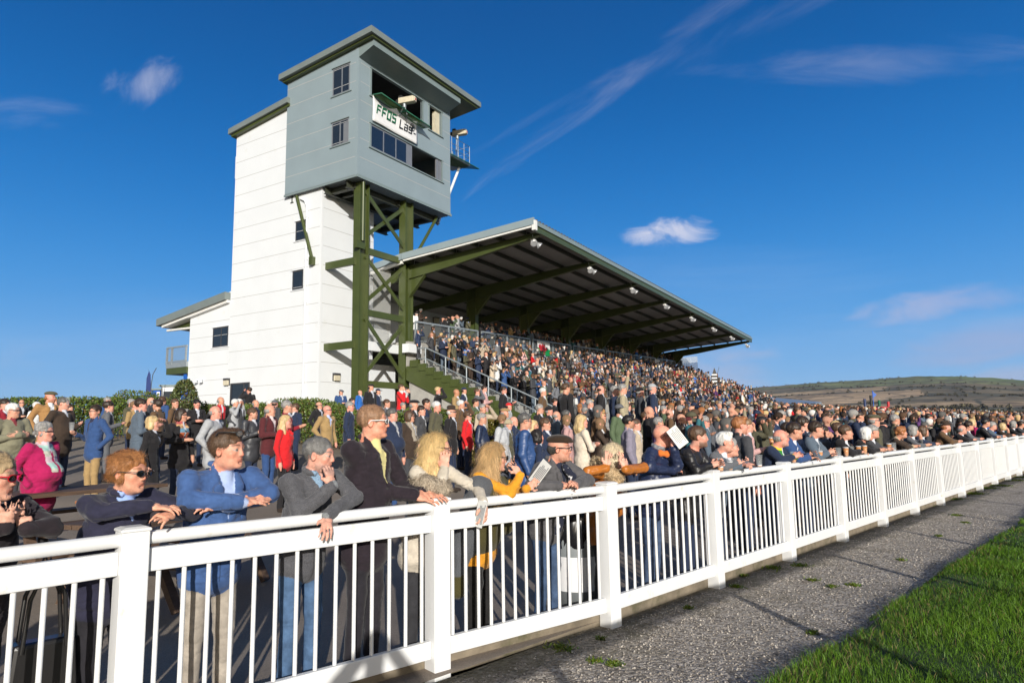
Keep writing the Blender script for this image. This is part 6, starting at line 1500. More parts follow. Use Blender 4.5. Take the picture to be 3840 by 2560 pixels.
    P('C',495,535,640,'beige','blond','blonde woman hidden behind the blue quilted jacket', yaw=80, f=True, hs='long')
    P('C',600,508,640,'navy','brown','round faced man with receding brown hair behind the flat cap', yaw=110, look=105, hs='short', front=1.2)
    P('C',530,615,760,'navy','black','person with a sleek black bob just behind the flat cap man', yaw=70, look=60, f=True, hs='bob', want=1.6)
    P('C',548,385,482,'black','grey','grey haired man with glasses in black polo', yaw=105, glasses='clear')
    P('C',635,408,500,'black','grey','person in black knitted hat', yaw=95, hat='beanie', hatc='black')
    P('C',690,332,405,'black','dark','dark haired man in black coat below the stairs', yaw=105)
    P('C',705,450,548,'slate','grey','bald man in a blue suit jacket holding a race card', 'cup','down', yaw=80, look=82, hs='rim')
    P('C',580,236,312,'brown','white','white haired man in a brown tweed suit standing at the rail', yaw=110, body='tweed', tie=(.4,.3,.02))
    P('C',795,440,545,'black','darkgrey','grey haired man in black leather jacket using a phone', 'hold','down', yaw=95, body='shiny', fat=.6)
    P('C',790,188,268,'black','brown','man in a plain black hooded top with his back turned', 'down','down', yaw=60, look=75, want=1.8, vee=False, lapel=False, style='coat')
    P('C',935,475,610,'cream','blond','blonde woman in long pale pink coat with folded arms', 'cross','cross', yaw=75, look=84, f=True, hs='long', style='long', leg='black', want=1.66)
    P('C',1115,440,550,'black','blond','woman in tan felt hat and black fur coat', 'down','down', yaw=95, f=True, hs='long', hat='brim', hatc='camel', style='long', body='fur', glasses='sun')
    P('C',1010,342,425,'darkgrey','grey','grey haired man in grey suit holding up a race card', 'cup','hold', yaw=110)
    P('C',925,412,485,'darkgrey','ginger','ginger haired woman beside the raised race card', yaw=90, f=True, hs='bob')
    P('C',1078,268,335,'grey','grey','man in brown cap and grey anorak at the terrace foot', yaw=100, hat='flat', hatc='brown')
    P('C',1110,212,290,'black','dark','balding dark haired man in black at the terrace foot', yaw=95, hs='rim')
    P('C',945,328,380,'orange','ginger','red haired woman low on the terrace', yaw=90, f=True, hs='long')
    P('C',1238,212,290,'navy','grey','man in navy coat at the head of the small rail', yaw=95)
    P('C',1310,195,275,'khaki','grey','man in khaki coat stretching one arm up to shade his eyes', 'down','up', yaw=95)
    P('C',1470,228,300,'darkgrey','grey','man in black knitted hat and charcoal coat behind the small rail', yaw=90, hat='beanie', hatc='black', style='coat')
    P('C',1582,195,270,'navy','grey','man in pale grey baseball cap and navy coat', yaw=90, hat='baseball', hatc='lightgrey', style='coat')
    P('C',1300,408,500,'olive','darkgrey','man in dark olive coat just left of the green hat', yaw=95)
    P('C',1358,380,455,'navy','brown','brown haired man in navy quilted coat', yaw=95)
    P('C',1425,405,480,'beige','grey','person in a dark green trilby and beige coat', yaw=95, hat='brim', hatc='green')
    P('C',1365,482,615,'lilac','black','young man with faded black hair in lilac grey jacket', yaw=85, look=88, hs='quiff', stubble=.3, tone=(.48,.28,.19))
    P('C',1432,520,640,'beige','brown','fair faced man just behind the lilac grey jacket', yaw=120, look=105)
    P('C',1520,458,555,'sage','brown','bearded man in brownish green blazer', yaw=90, stubble=.7, body='tweed')
    P('C',1592,390,480,'black','grey','man with glasses in black puffer behind the rail', yaw=90, hs='rim', glasses='clear')
    P('C',1640,505,620,'purple','grey','grey haired man in purple jumper behind the bald man', yaw=100)
    P('C',1688,402,480,'green','grey','grey haired man in dark green jacket', yaw=90)
    P('C',1740,432,520,'brown','brown','shaven man in brown field jacket', yaw=90, hs='rim', stubble=.5)
    P('C',1848,470,575,'darkbrown','brown','bald man in brown leather jacket', yaw=85, hs='bald', body='shiny')
    P('C',1915,505,600,'lightgrey','brown','person in a maroon hood left of the teal jacket', yaw=90, hat='beanie', hatc='maroon')
    P('C',2062,490,605,'slate','grey','grey haired man with glasses in grey blue jacket', yaw=90, glasses='clear', lapel=False)
    P('C',2142,515,610,'white','dark','curly haired young woman drinking through a straw', 'cup','down', yaw=130, look=130, f=True, hs='curly', nod=-.2)
    P('C',2235,558,690,'navy','darkgrey','old man with swept back grey hair and glasses', yaw=95, hs='rim', glasses='clear', fat=.5)
    P('C',2230,460,555,'navy','darkgrey','dark haired man in navy beyond the old man', yaw=90)
    P('C',2310,500,590,'darkgrey','brown','man looking left of the ginger haired man', yaw=95)
    # ---- right
    P('D',150,413,562,'darkgrey','ginger','ginger haired man in charcoal suit beside a pink tie', yaw=85, look=90, stubble=.4, hs='quiff')
    d = P('D',205,432,550,'pink','light','fair man in pink shirt and tie holding a pint', 'cup','down', yaw=110, look=92); q, _ = hand_at(d, 1); cup(q+V3(.05,-.08,.05), 'pint of beer held by the man in pink shirt', .8)
    P('D',325,418,522,'olive','black','dark haired man in olive raincoat shading his eyes', 'down','shade', yaw=95, tone=(.40,.24,.16), style='coat')
    P('D',520,462,580,'navy','dark','man in navy suit behind the green and yellow scarf', yaw=80)
    P('D',640,413,560,'navy','dark','tall dark haired man in deep navy suit', yaw=85, look=90, want=1.86)
    P('D',800,490,600,'grey','dark','dark haired man in grey jacket leaning on his elbow', 'face','down', yaw=100)
    P('D',912,465,580,'black','brown','man with a race card tucked by his ear in black jacket', 'down','face', yaw=100)
    P('D',1188,402,505,'olive','grey','tall man in olive flat cap and glasses', yaw=95, hat='flat', hatc='olive', glasses='clear', want=1.86)
    P('D',1255,460,540,'red','dark','person in black cap and red coat with a hand at the face', 'face','down', yaw=95, hat='baseball', hatc='black')
    P('D',845,402,470,'teal','brown','person in teal jumper raising an elbow to shade the eyes', 'shade','down', yaw=90, vee=False)
    P('D',1010,455,520,'darkgrey','grey','person in grey baseball cap bending over', yaw=110, hat='baseball', hatc='grey', nod=-.4)
    P('D',1615,400,460,'pink','dark','man in pink checked shirt holding a phone up', 'bino','bino', yaw=95)
    P('D',600,345,405,'olive','brown','man in olive coat standing tall in the middle distance', yaw=90, want=1.85)
    P('D',160,338,400,'navy','brown','brown haired man in navy in the middle distance', yaw=90)
    P('D',475,372,450,'slate','grey','grey haired man with a race card in the middle distance', 'hold','hold', yaw=110, nod=-.3)
    P('D',425,405,485,'navy','dark','man in navy checking his race card', 'hold','down', yaw=110, nod=-.3)
    P('D',1075,378,460,'navy','dark','man in navy sunlit behind the olive cap', yaw=90)
    P('D',1350,402,490,'olive','grey','grey haired man in dark green coat right of the red coat', yaw=90)
    P('D',1950,440,520,'magenta','blond','fair woman in magenta coat far along the fence', yaw=95, f=True, hs='bob')
table()

# the rest of the fence line: elbows on the rail
def rail_person(z, x, yt, yc, coat, hair, label, ra='rail', la='rail', **k):
    ox, oy, sc = ZN[z]; px, py, hp = ox+x/sc, oy+yt/sc, (yc-yt)/sc; f = k.pop('f', False); look = k.pop('look', 103); yaw = k.pop('yaw', 125); body = k.pop('body', 'cloth'); hs = k.pop('hs', 'short'); hatc = k.pop('hatc', 'dark'); leg = k.pop('leg', 'navy'); k['coat'] = k.pop('style', 'jacket'); st_ = k.pop('stat', 1.64 if f else 1.76)
    P = fsp(px/K2, py/K2, .12); D = P[1]; ht = P[2]-.04; th = R(14+6*random.Random(px).random()); s = min(1.85, max(1.48, ht/(.93+.78*math.cos(th))*1.75))/1.75
    th = math.acos(max(.5, min(.995, (ht-.93*s)/(.78*s)))); st_ = s*1.75; ya = R(yaw); fw = V3(math.sin(ya), math.cos(ya), 0)
    loc = P - fw*(.68*s*math.sin(th)); loc[2] = .04; dist = .12 + .68*s*math.sin(th)*float(fw@TRK)
    res = min(.02, max(.0075, D*.00125)); seed = NP[0]; NP[0] += 1; r = random.Random(seed); tone = k.pop('tone', r.choice(((.60,.34,.25),(.64,.36,.28),(.56,.32,.23))))
    p = figure(h=st_, ra=ra, la=la, lean=th, head=R(look-yaw), hair=hs, female=f, res=res, haircol=HC[hair], tone=tone, coatcol=CC[coat], legcol=CC[leg], hatcol=CC.get(hatc, HC.get(hatc, (.1,.1,.1))), rail=dist, seed=seed, **k)
    o = add_figure(p, loc, ya, label, 'people leaning on the fence further along', body=body, leg='cloth'); note(P, st_, D); return o
def rails():
    Q = rail_person
    Q('C',1985,605,800,'black','brown','bearded brown haired man in glossy black quilted jacket at the rail', body='shiny', stubble=.8, ra='railcup', la='railcup', vee=False, style='coat')
    Q('C',2230,662,865,'grey','white','short haired blonde woman in black and white tweed coat', f=True, hs='quiff', body='tweed', ra='railcup', la='rail', style='coat', fat=.5)
    Q('D',60,600,760,'slate','grey','man in blue jacket reaching over the rail beyond the tweed coat', lapel=True)
    Q('D',455,533,672,'navy','grey','red faced balding man with a green and yellow scarf', hs='rim', scarf=((.02,.22,.03),(.75,.55,.02)), fat=.8, ra='railcup', la='railcup', stubble=.4, tone=(.68,.33,.26))
    Q('D',560,478,590,'blue','dark','man in royal blue suit holding a small beer on the rail', lapel=True, la='railcup')
    Q('D',728,470,585,'slate','dark','broad man in slate suit reaching for a cup on the rail', lapel=True, ra='railcup', fat=.4)
    Q('D',960,500,590,'black','brown','man in black suit with his arm on the rail', lapel=True)
    Q('D',1118,515,628,'black','white','woman with long white hair in black coat', f=True, hs='bob', vee=False, style='coat')
    Q('D',1168,500,585,'darkgrey','grey','grey haired man close behind the white haired woman')
    Q('D',1388,510,615,'darkbrown','ginger','auburn haired woman in dark brown coat with fur collar', f=True, hs='curly', scarf=(.42,.33,.22), style='coat', vee=False)
    Q('D',1482,500,610,'grey','grey','silver haired woman in grey cardigan hand at chin', f=True, hs='bob', la='railface')
    Q('D',1560,505,600,'navy','brown','brown haired woman in navy blouse beyond the silver hair', f=True, hs='bob')
    Q('D',1735,475,590,'brown','ginger','bearded man in brown cowboy hat and brown suede jacket', hat='cowboy', hatc='darkbrown', stubble=.95, fat=.4)
    Q('D',1862,500,600,'black','grey','balding man in black jacket lying along the rail', hs='rim', glasses='clear')
    Q('D',1915,470,560,'grey','dark','ruddy man with glasses next along from the balding man', glasses='clear')
    Q('D',2045,450,550,'black','black','man in black leather jacket with quiffed hair', body='shiny', hs='quiff')
    Q('D',2098,475,565,'slate','grey','grey haired man in denim jacket', fat=.4)
    Q('D',2180,485,570,'darkbrown','blond','fair woman in dark top hand at face', f=True, hs='bob', la='railface')
    Q('D',2262,468,550,'black','grey','grey haired woman in black far along the rail', f=True, hs='bob')
    Q('D',2325,470,545,'darkgrey','dark','dark haired man at the right edge of the picture')
    def on_rail(px, py, lab, full=.6):
        P = fsp(px, py, .0); cup((P[0], P[1], 1.131), lab, full, 'beer cups standing on the fence rail')
    for i, (x, y, lab, fu) in enumerate(((1655,1078,'nearly empty plastic cup on the rail by the tweed coat',.3),(1677,1078,'half full beer cup right beside the nearly empty one',.62),(1744,1062,'clear empty cup on the rail left of the scarfed man',.08),
        (1822,1045,'milky cup on the rail by the green and yellow scarf',.5),(1883,1038,'small beer on the rail by the royal blue suit',.75),(1926,1037,'clear cup on the rail by the slate suit',.05),(1943,1036,'first beer in the row on the rail',.9),(1956,1035,'short beer in the row on the rail',.5),(1972,1034,'third beer in the row on the rail',.9),(1986,1033,'fourth beer in the row, beside the white haired woman',.9),(2042,1024,'full beer on the rail by the fur collar',.85),(2053,1023,'empty cup touching the beer by the fur collar',.05))): on_rail(x, y, lab, fu)
rails()
print('table done', time.time()-T0, NP)
# ------------------------------------------------------------------ the rest of the crowd: terrace, deck and ground
COATS = (('black',22),('navy',18),('darkgrey',16),('grey',9),('brown',8),('darkbrown',9),('olive',8),('slate',7),('green',3),('tan',3),('khaki',2),('beige',2),('cream',1),('lightgrey',3),('white',2),('red',2),('darkred',1),('maroon',3),('blue',3),('brightblue',1),('purple',1),('teal',1),('pink',1))
COAT_L = [c for c, n in COATS for _ in range(n)]
HAIR_L = ['dark']*6+['brown']*6+['grey']*5+['white']*2+['blond']*2+['light']*3+['black']*3+['ginger']*2+['darkgrey']*3
ARCH = [dict(), dict(ra='cross',la='cross'), dict(ra='cup'), dict(ra='hold',la='hold'), dict(ra='pocket',la='pocket'), dict(la='shade'), dict(ra='bino',la='bino'), dict(ra='face'), dict(la='cup',ra='pocket'), dict(ra='hold')]
_cache = {}
def arch(pi, hs, hat, f, lod):
    key = (pi, hs, hat, f, lod)
    if key not in _cache:
        r = (.013, .021, .031)[lod]; body = r
        p = figure(hair=hs, hat=hat, female=f, res=r, split=False, legs=(lod < 2), head=R(-3), hairvol=.75, front=1.0, vee=True, lapel=(lod == 0), seed=pi, coat='coat' if pi % 3 == 0 else 'jacket', haircol=(.2,.2,.2), tone=(.58,.34,.25), coatcol=(1,0,1), legcol=(0,0,1), hatcol=(0,1,0), shirtcol=(0,1,1), **ARCH[pi])
        v, fc, c, ids = p['body']; 
        if lod == 2: m = v[fc].min(1)[:,2] > .75; fc = fc[m]; used = np.unique(fc); mp = np.full(len(v), -1); mp[used] = np.arange(len(used)); v, c, ids, fc = v[used], c[used], ids[used], mp[fc]
        _cache[key] = (v, fc, c, ids)
    return _cache[key]
def generic(r, lod, where=None):
    f = r.random() < .33; hs = r.choice(('bob','long','bob') if f else ('crop','short','crop','rim','bald')); hat = None
    if r.random() < .15: hat = r.choice(('flat','flat','baseball','beanie','brim')); hs = 'rim'
    pi = r.randrange(len(ARCH)); v, fc, c, ids = arch(pi, hs, hat, f, lod)
    coat, hair, legc = r.choice(COAT_L), r.choice(HAIR_L), r.choice(('navy','black','darkgrey','slate','darkbrown'))
    if hs in ('rim','bald'): hair = r.choice(('grey','darkgrey','darkgrey','white'))
    hc = r.choice(('olive','brown','navy','black','grey','red' if r.random() < .15 else 'darkbrown'))
    col = c.copy(); sh = r.choice(((.6,.6,.62),(.3,.35,.5),CC[coat],CC[coat])); tn = r.uniform(.72,1.05)
    jit = r.uniform(.75,1.3)
    for i, cc in ((COAT, tuple(x*jit for x in CC[coat])), (LEG, CC[legc]), (HAIR, HC[hair]), (HAT, CC[hc]), (SHIRT, sh), (SHOE, (.02,.015,.01))): col[ids == i] = cc
    m = np.isin(ids, (SK, LIP, EYE)); col[m] *= tn
    return v, fc, col, dict(f=f, hs=hs, hat=hat, coat=coat, hair=hair, hatc=hc, pose=pi)
HAIRW = dict(dark='dark', brown='brown', grey='grey', white='white', blond='fair', light='light brown', black='black', ginger='ginger', darkgrey='greying')
POSEW = ('arms down','arms folded','one hand forward','hands together','hands in pockets','a hand shading the eyes','both hands at the eyes','a hand at the face','a cup in hand','a card in hand')
HATW = dict(flat='flat cap', baseball='baseball cap', beanie='knitted hat', brim='brimmed hat')
LABELS = set()
CWORD = dict(darkgrey='charcoal', lightgrey='light grey', darkbrown='dark brown', darkred='dark red', brightblue='bright blue')
def make_label(d, where, r):
    who = 'woman' if d['f'] else 'man'; cw = CWORD.get(d['coat'], d['coat']); hw = HAIRW[d['hair']]
    head = ('%s %s' % (CWORD.get(d['hatc'], d['hatc']), HATW[d['hat']])) if d['hat'] else ('bald head' if d['hs'] == 'bald' else 'balding' if d['hs'] == 'rim' else hw + ' hair')
    base = ['%s in %s, %s, %s' % (who, cw, head, where), '%s in %s, %s, %s, %s' % (who, cw, head, POSEW[d['pose']], where)]
    for b_ in base:
        if b_ not in LABELS and len(b_.split()) <= 16: LABELS.add(b_); return b_
    return None
def crowd():
    r = random.Random(42); cand = []
    # deck behind the railing
    for row, b in ((0,-2.02),(1,-1.45)):
        a = 4.4
        while a < 49:
            if min(abs(a-c) for c in CA) > .42 and r.random() < ((.86 if a > 8 else .5) if row == 0 else .35): cand.append(('deck', a+r.uniform(-.1,.1), b+r.uniform(-.1,.1), 5.95+tz(a)))
            a += .52
    # terrace
    for j in range(12):
        b = -2.65 - .70*j; a = 4.1 + (j%2)*.25
        while a < 51 + j*.15:
            rail_ok = min(abs(a-q) for q in (21.6,34.0,46.0)) > .30
            if rail_ok and r.random() < .88:
                if 14.8 < a < 18.6 and b > -3.6: a += .56; continue
                bb = b + r.uniform(-.12,.12); k = math.floor((-2.3-bb)/.425); z = 5.0 - .187*k + tz(a); cand.append(('terrace', a+r.uniform(-.12,.12), bb, z))
            a += .56
    L = []
    for kind, a, b, z in cand:
        P = wb(a, b, z); L.append((kind, P, a, b))
    # ground
    for s_ in np.arange(1.0, 28, .66):
        for t_ in np.arange(-16, 95, .66):
            x = FO[0]+(s_+r.uniform(-.22,.22))*FN[0]+(t_+r.uniform(-.22,.22))*FD[0]; y = FO[1]+(s_+r.uniform(-.22,.22))*FN[1]+(t_+r.uniform(-.22,.22))*FD[1]
            q = V3(x,y,0)-BO; a, b = q@dR, q@dL
            if b > -11.1 and a > -2 and a < 52: continue
            z = float(g(x, y)); px, py = proj((x,y,z+1.7))
            left = 60 < px < 1830 and 13 < y < 16.2 and r.random() < .34
            if left and any(d > y-.2 and x0-35 < px < x1+35 and py-70 < y0+10 for x0, x1, y0, y1, d in BODIES): continue
            if not left and (px < (1830 if y < 22 else 1960) or px > 3900): continue
            if not left and a < 6 and px < 2050 and y > 13: continue
            if min([math.hypot(x-wx, y-wy) for wx, wy in WORLD] or [9]) < .50: continue
            if y < 9.5 or (y < 12 and 1830 <= px < 2700): continue
            if r.random() < .12 or (s_ > 18 and t_ > 60): continue
            L.append(('ground', V3(x,y,z), t_, s_))
    L.sort(key=lambda q: q[1][1]); vis = []
    for kind, P, a, b in L:
        st_ = r.uniform(1.58,1.88); top = P + V3(0,0,st_); D = P[1]
        px, py = proj(top)
        if not (-60 < px < 3900): continue
        hp = 2509/D*.09
        if not (seen_by(px, py+hp*.6, D) or seen_by(px-hp*.8, py+hp, D) or seen_by(px+hp*.8, py+hp, D)): continue
        note(top, st_, D); vis.append((kind, P, a, b, st_, D))
    n_ind = max(0, 298 - NIND()); print('visible generic', len(vis), 'individual', n_ind, 'cands', len(L))
    CV, CF, CCo, n0 = [], [], [], 0
    per = ('between the tower and the first green column','under the first roof bay','under the second roof bay','under the third roof bay','under the fourth roof bay','under the fifth roof bay','under the sixth roof bay','under the last roof bay')
    for i, (kind, P, a, b, st_, D) in enumerate(vis):
        lod = 0 if D < 14 else (1 if D < 27 or (kind == 'terrace' and a < 9) or (kind == 'ground' and b < 3.2) else 2)
        where = ''
        if i < n_ind:
            if kind == 'ground':
                px, py = proj(P + V3(0,0,1.6)); where = ('near the fence' if b < 3 else 'some rows back' if b < 7 else 'far from the fence') + ', ' + ('in front of the white building' if px < 1250 else 'in front of the green stairs' if px < 1830 else 'before the terrace' if px < 2250 else 'left of the striped flag' if px < 2690 else 'below the left hillside' if px < 3100 else 'below the hilltop' if px < 3500 else 'below the right hillside')
            else: where = ('on the upper deck ' if kind == 'deck' else 'on the terrace ') + per[min(7, max(0, int((a-3.98)/5.92)+1))]
        for _try in range(60):
            v, fc, col, d = generic(r, lod)
            if i >= n_ind: break
            lab = make_label(d, where, r)
            if lab: break
        yaw = R(r.gauss(112 if kind != 'deck' else 118, 13)); s = st_/1.75
        if i < n_ind:
            o = mesh_np('person', v*s, fc, M['far_person'], None, col); o.location = P; o.rotation_euler = (0,0,-yaw)
            tag(o, lab or 'racegoer in dark clothes ' + where, 'person', 'racegoers crowded behind the fence' if kind == 'ground' else 'racegoers on the grandstand')
        else:
            c_, s2 = math.cos(-yaw), math.sin(-yaw); w = v*s; w = np.stack([w[:,0]*c_-w[:,1]*s2, w[:,0]*s2+w[:,1]*c_, w[:,2]], -1) + P
            CV.append(w); CF.append(fc+n0); CCo.append(col); n0 += len(w)
    if CV: tag(mesh_np('crowd', np.concatenate(CV), np.concatenate(CF), M['far_person'], None, np.concatenate(CCo)), 'dense crowd of racegoers on the stand and beyond', 'crowd', kind='stuff')
    print('crowd verts', n0)
def NIND(): return sum(1 for o in bpy.data.objects if o.get('category') == 'person')
crowd()
print('crowd done', time.time()-T0)

# ------------------------------------------------------------------ hills
def hill_profile(az):
    return np.interp(az, [-20, 4, 10, 14.5, 16.8, 18.8, 25, 31, 34, 37.4, 45, 60, 75], [.0, .014, .032, .042, .0455, .050, .0545, .0570, .0545, .0465, .038, .025, .0])
def hills():
    na, nr = 420, 150; AZ = np.linspace(2, 70, na); Rr = 520 + 2700*np.linspace(0, 1, nr)**1.15
    A, RR = np.meshgrid(AZ, Rr, indexing='ij'); x, y = np.sin(np.radians(A))*RR, np.cos(np.radians(A))*RR
    u = np.clip((RR-560)/1850, 0, 1); crest = hill_profile(A)*2410; shp = u**1.25*(1-.0*u); q = np.stack([x/420, y/420, 0*x], -1)
    n = vnoise(q+9)*.5 + vnoise(q*2.3)*.25; z = crest*shp*(1+.22*n*(1-u)) - .5 + np.where(u > 0, (vnoise(q*9)*1.6+vnoise(q*30)*.8)*u, 0); z = np.where(RR > 2410, z - (RR-2410)*.12, z)
    n2 = vnoise(q*1.7+3); n3 = vnoise(q*np.array([5,5,1])+20)
    w = u + .05*n2 + .015*n3; aa = A + 3*n2
    c = np.zeros(z.shape+(3,)); c[:] = (.10,.085,.045)
    def band(lo, hi, col, a0=-99, a1=999): 
        m = (w > lo) & (w < hi) & (aa > a0) & (aa < a1); c[m] = col
    G1, G2, TN, TN2, DK, BR = (.15,.165,.06), (.115,.155,.05), (.44,.30,.17), (.36,.25,.14), (.070,.064,.036), (.17,.13,.07)
    band(0,.10,(.13,.12,.05)); band(.10,.20,DK); band(.20,.27,TN2,24); band(.20,.30,TN,-9,24); band(.27,.36,BR,24); band(.36,.44,DK,27); band(.30,.52,TN,-9,31); band(.44,.52,BR,31); band(.52,.58,DK); band(.58,.66,TN2,-9,29); band(.58,.68,BR,29); band(.68,.72,DK,-9,33); band(.68,.76,G1,33); band(.72,.80,BR,-9,26); band(.72,.80,G1,26); band(.80,.825,DK); band(.825,1.2,G1,-9,33); band(.825,1.2,G2,33); band(.90,1.2,BR,-9,22); band(.40,.75,G2,10,17)
    c *= (1+.45*n3+.35*vnoise(q*16)+.25*vnoise(q*41))[...,None]; hed = (np.abs(((aa*1.1+w*14) % 4.5)-2.2) < .10) & (w > .2); c[hed] = DK
    v = np.stack([x,y,z],-1).reshape(-1,3); i = np.arange(na*nr).reshape(na,nr); f = np.stack([i[:-1,:-1],i[:-1,1:],i[1:,1:],i[1:,:-1]],-1).reshape(-1,4)[:, ::-1]
    m_ = mat('hill_fields', (0,0,0), .95, attr=True, var=.25, vscale=.03, bump=1.0, bscale=.05); tag(mesh_np('hills', v, f, m_, None, c.reshape(-1,3)), kind='structure')
    # scattered scrub, hedgerow bushes and woods
    r = np.random.default_rng(8); n = 6000; k = r.integers(0, na*nr, n*4); dk = (c.reshape(-1,3)[k].sum(1) < .17) | (r.random(n*4) < .012); k = k[dk][:n]
    crest_k = (np.argmin(np.abs(Rr-2400)) + np.arange(na)*nr); crest_k = crest_k[r.random(na) < .3]; k = np.concatenate([k, crest_k, crest_k])
    p = v[k] + r.normal(0, 4, (len(k),3))*np.array([1,1,0]); sz = r.uniform(1.0, 3.0, len(k)); sz[-2*len(crest_k):] *= r.uniform(.5,1.3,2*len(crest_k))
    base = []; 
    for j in range(14):
        ph = math.acos(1-2*(j+.5)/14); th = j*2.4; base.append((math.sin(ph)*math.cos(th), math.sin(ph)*math.sin(th), math.cos(ph)*.8+.5))
    base = np.array(base); tri = []
    for j in range(14):
        d = np.argsort(((base-base[j])**2).sum(1))[1:4]; tri.append((j,d[0],d[1])); tri.append((j,d[1],d[2]))
    tri = np.array(tri); V = (base[None]*sz[:,None,None]*r.uniform(.7,1.3,(len(k),14,1)) + p[:,None]).reshape(-1,3); F = (np.arange(len(k))[:,None,None]*14+tri[None]).reshape(-1,3)
    C = np.repeat(np.array([(.085,.075,.042)])*r.uniform(.6,1.7,(len(k),1)), 14, 0)
    tag(mesh_np('far_woods', V, F, mat('far_foliage', (0,0,0), .95, attr=True, var=.1), None, C, smooth=False), 'scrub, hedgerows and small woods on the far hillside', 'woods', kind='stuff')
hills()

# ------------------------------------------------------------------ hedges and shrubs
def leaves(name, label, cat, path, height, width, n, seed, col=(.085,.125,.025), leaf=.055, group=None, base_z=None, round_=False, yel=.12):
    r = np.random.default_rng(seed); path = np.array(path, float); seg = np.linalg.norm(np.diff(path, axis=0), axis=1) if len(path) > 1 else np.array([1e-6]); cum = np.concatenate([[0], np.cumsum(seg)])
    u = r.random(n)*cum[-1]; x = np.interp(u, cum, path[:,0]) if len(path) > 1 else np.full(n, path[0,0]); y = np.interp(u, cum, path[:,1]) if len(path) > 1 else np.full(n, path[0,1])
    a = r.uniform(0, 2*np.pi, n); rad = np.sqrt(r.random(n))**.45
    ph = r.uniform(0, 1, n)**.55
    bump = 1 + .22*vnoise(np.stack([x*1.3, y*1.3, 0*x], -1)) + .10*vnoise(np.stack([x*4, y*4, 0*x], -1))
    if round_: wz = np.sqrt(np.clip(1-(ph-.35)**2/.45, .02, 1))
    else: wz = np.where(ph > .8, np.sqrt(np.clip(1-((ph-.8)/.22)**2, .0, 1)), 1)
    X = x + np.cos(a)*rad*width/2*wz*bump; Y = y + np.sin(a)*rad*width/2*wz*bump
    gz = g(X, Y) if base_z is None else base_z; Z = gz + ph*height*bump + r.uniform(0,.06,n)
    c0 = np.stack([X,Y,Z],-1); d1 = r.normal(0,1,(n,3)); d1[:,2] += .8; d1 /= np.linalg.norm(d1,axis=1)[:,None]; d2 = np.cross(d1, r.normal(0,1,(n,3))); d2 /= np.linalg.norm(d2,axis=1)[:,None]; L = leaf*r.uniform(.6,1.3,n)[:,None]
    V = np.stack([c0-d1*L/2, c0+d2*L*.28, c0+d1*L/2, c0-d2*L*.28],1).reshape(-1,3)
    o0 = V3(path[0][0], path[0][1], float(g(path[0][0], path[0][1])) if base_z is None else base_z); V = V - o0; F = np.arange(n)[:,None]*4+np.arange(4)
    C = np.array(col)[None]*r.uniform(.45,1.7,n)[:,None]; yl = r.random(n) < yel; C[yl] = np.array((.14,.10,.03))*r.uniform(.6,1.3,(yl.sum(),1))
    root = empty(name, tuple(o0)); tag(root, label, cat, group)
    mesh_np('foliage', V, F, M['leaf'], root, np.repeat(C,4,0), smooth=False)
    b = MB(); rr = random.Random(seed)
    m = max(6, int(cum[-1]*6))
    for i in range(m):
        t_ = cum[-1]*(i+.5)/m; px_, py_ = (np.interp(t_, cum, path[:,0]), np.interp(t_, cum, path[:,1])) if len(path) > 1 else path[0]
        px_ -= o0[0]; py_ -= o0[1]; gz_ = float(g(px_+o0[0], py_+o0[1]))-o0[2] if base_z is None else 0
        b.tube([(px_,py_,gz_-.05),(px_+rr.uniform(-.1,.1),py_+rr.uniform(-.1,.1),gz_+height*.45),(px_+rr.uniform(-.25,.25)*width,py_+rr.uniform(-.25,.25)*width,gz_+height*.85)], [.02,.014,.005], 5)
    b.build('stems', M['wood'], root)
M['leaf'] = mat('leaf', (0,0,0), .45, attr=True, var=.1, spec=.3)
leaves('hedge', 'long clipped laurel hedge in front of the white building', 'hedge', [(-14.4,19.2),(-12.2,20.6),(-9.2,22.4),(-6.9,21.6),(-5.4,20.4),(-4.2,19.6)], 1.22, 1.2, 52000, 1, leaf=.075)
leaves('hedge', 'hedge running past the steel legs to the green stairs', 'hedge', [(-3.6,19.3),(-2.4,18.6),(-1.3,18.2),(-.5,18.0)], 1.25, 1.2, 20000, 2, leaf=.075)
leaves('shrub', 'rounded green bush at the foot of the terrace stairs', 'shrub', [(.35,19.3),(.95,19.7)], 1.45, 1.5, 11000, 3, leaf=.07, round_=True, col=(.060,.095,.018))
leaves('shrub', 'red and yellow leaved shrub beside the tan jacket', 'shrub', [(-.62,16.2)], 1.2, .9, 4500, 4, leaf=.07, round_=True, col=(.10,.10,.012), yel=.45)
leaves('shrub', 'straggling tall shrub at the left end of the hedge', 'shrub', [(-9.9,20.2)], 1.75, .9, 3500, 5, leaf=.08, round_=True, col=(.07,.09,.03))

# ------------------------------------------------------------------ other things
M['blue'] = mat('blue_panel', (.01,.09,.42), .5); M['bluedark'] = mat('dark_blue_cloth', (.012,.03,.14), .7); M['navysign'] = mat('navy_sign', (.015,.03,.10), .5)
def sail_flag(px, y0, y1, D, label, colm, w=.55):
    top = at_depth(px*K2, y0*K2, D); bot = at_depth(px*K2, y1*K2, D); z0 = float(g(bot[0], bot[1])) if D < 30 else bot[2]-.6
    r = empty('feather_flag', (bot[0], bot[1], z0)); tag(r, label, 'flag'); H = top[2]-z0; b = MB(); b.tube([(0,0,0),(0,0,H*.6),(.06,0,H*.85),(.22,0,H)], .018, 6); b.build('pole', M['frame'], r)
    pts = [(.02,0,H*.25),(.02,0,H*.6),(.07,0,H*.85),(.22,0,H*.99),(w*.62,0,H*.93),(w,0,H*.75),(w,0,H*.3)]; b = MB(); b.prism([(-p[0],p[1],p[2]) for p in pts], (0,.01,0)); b.build('cloth', colm, r); return r, H
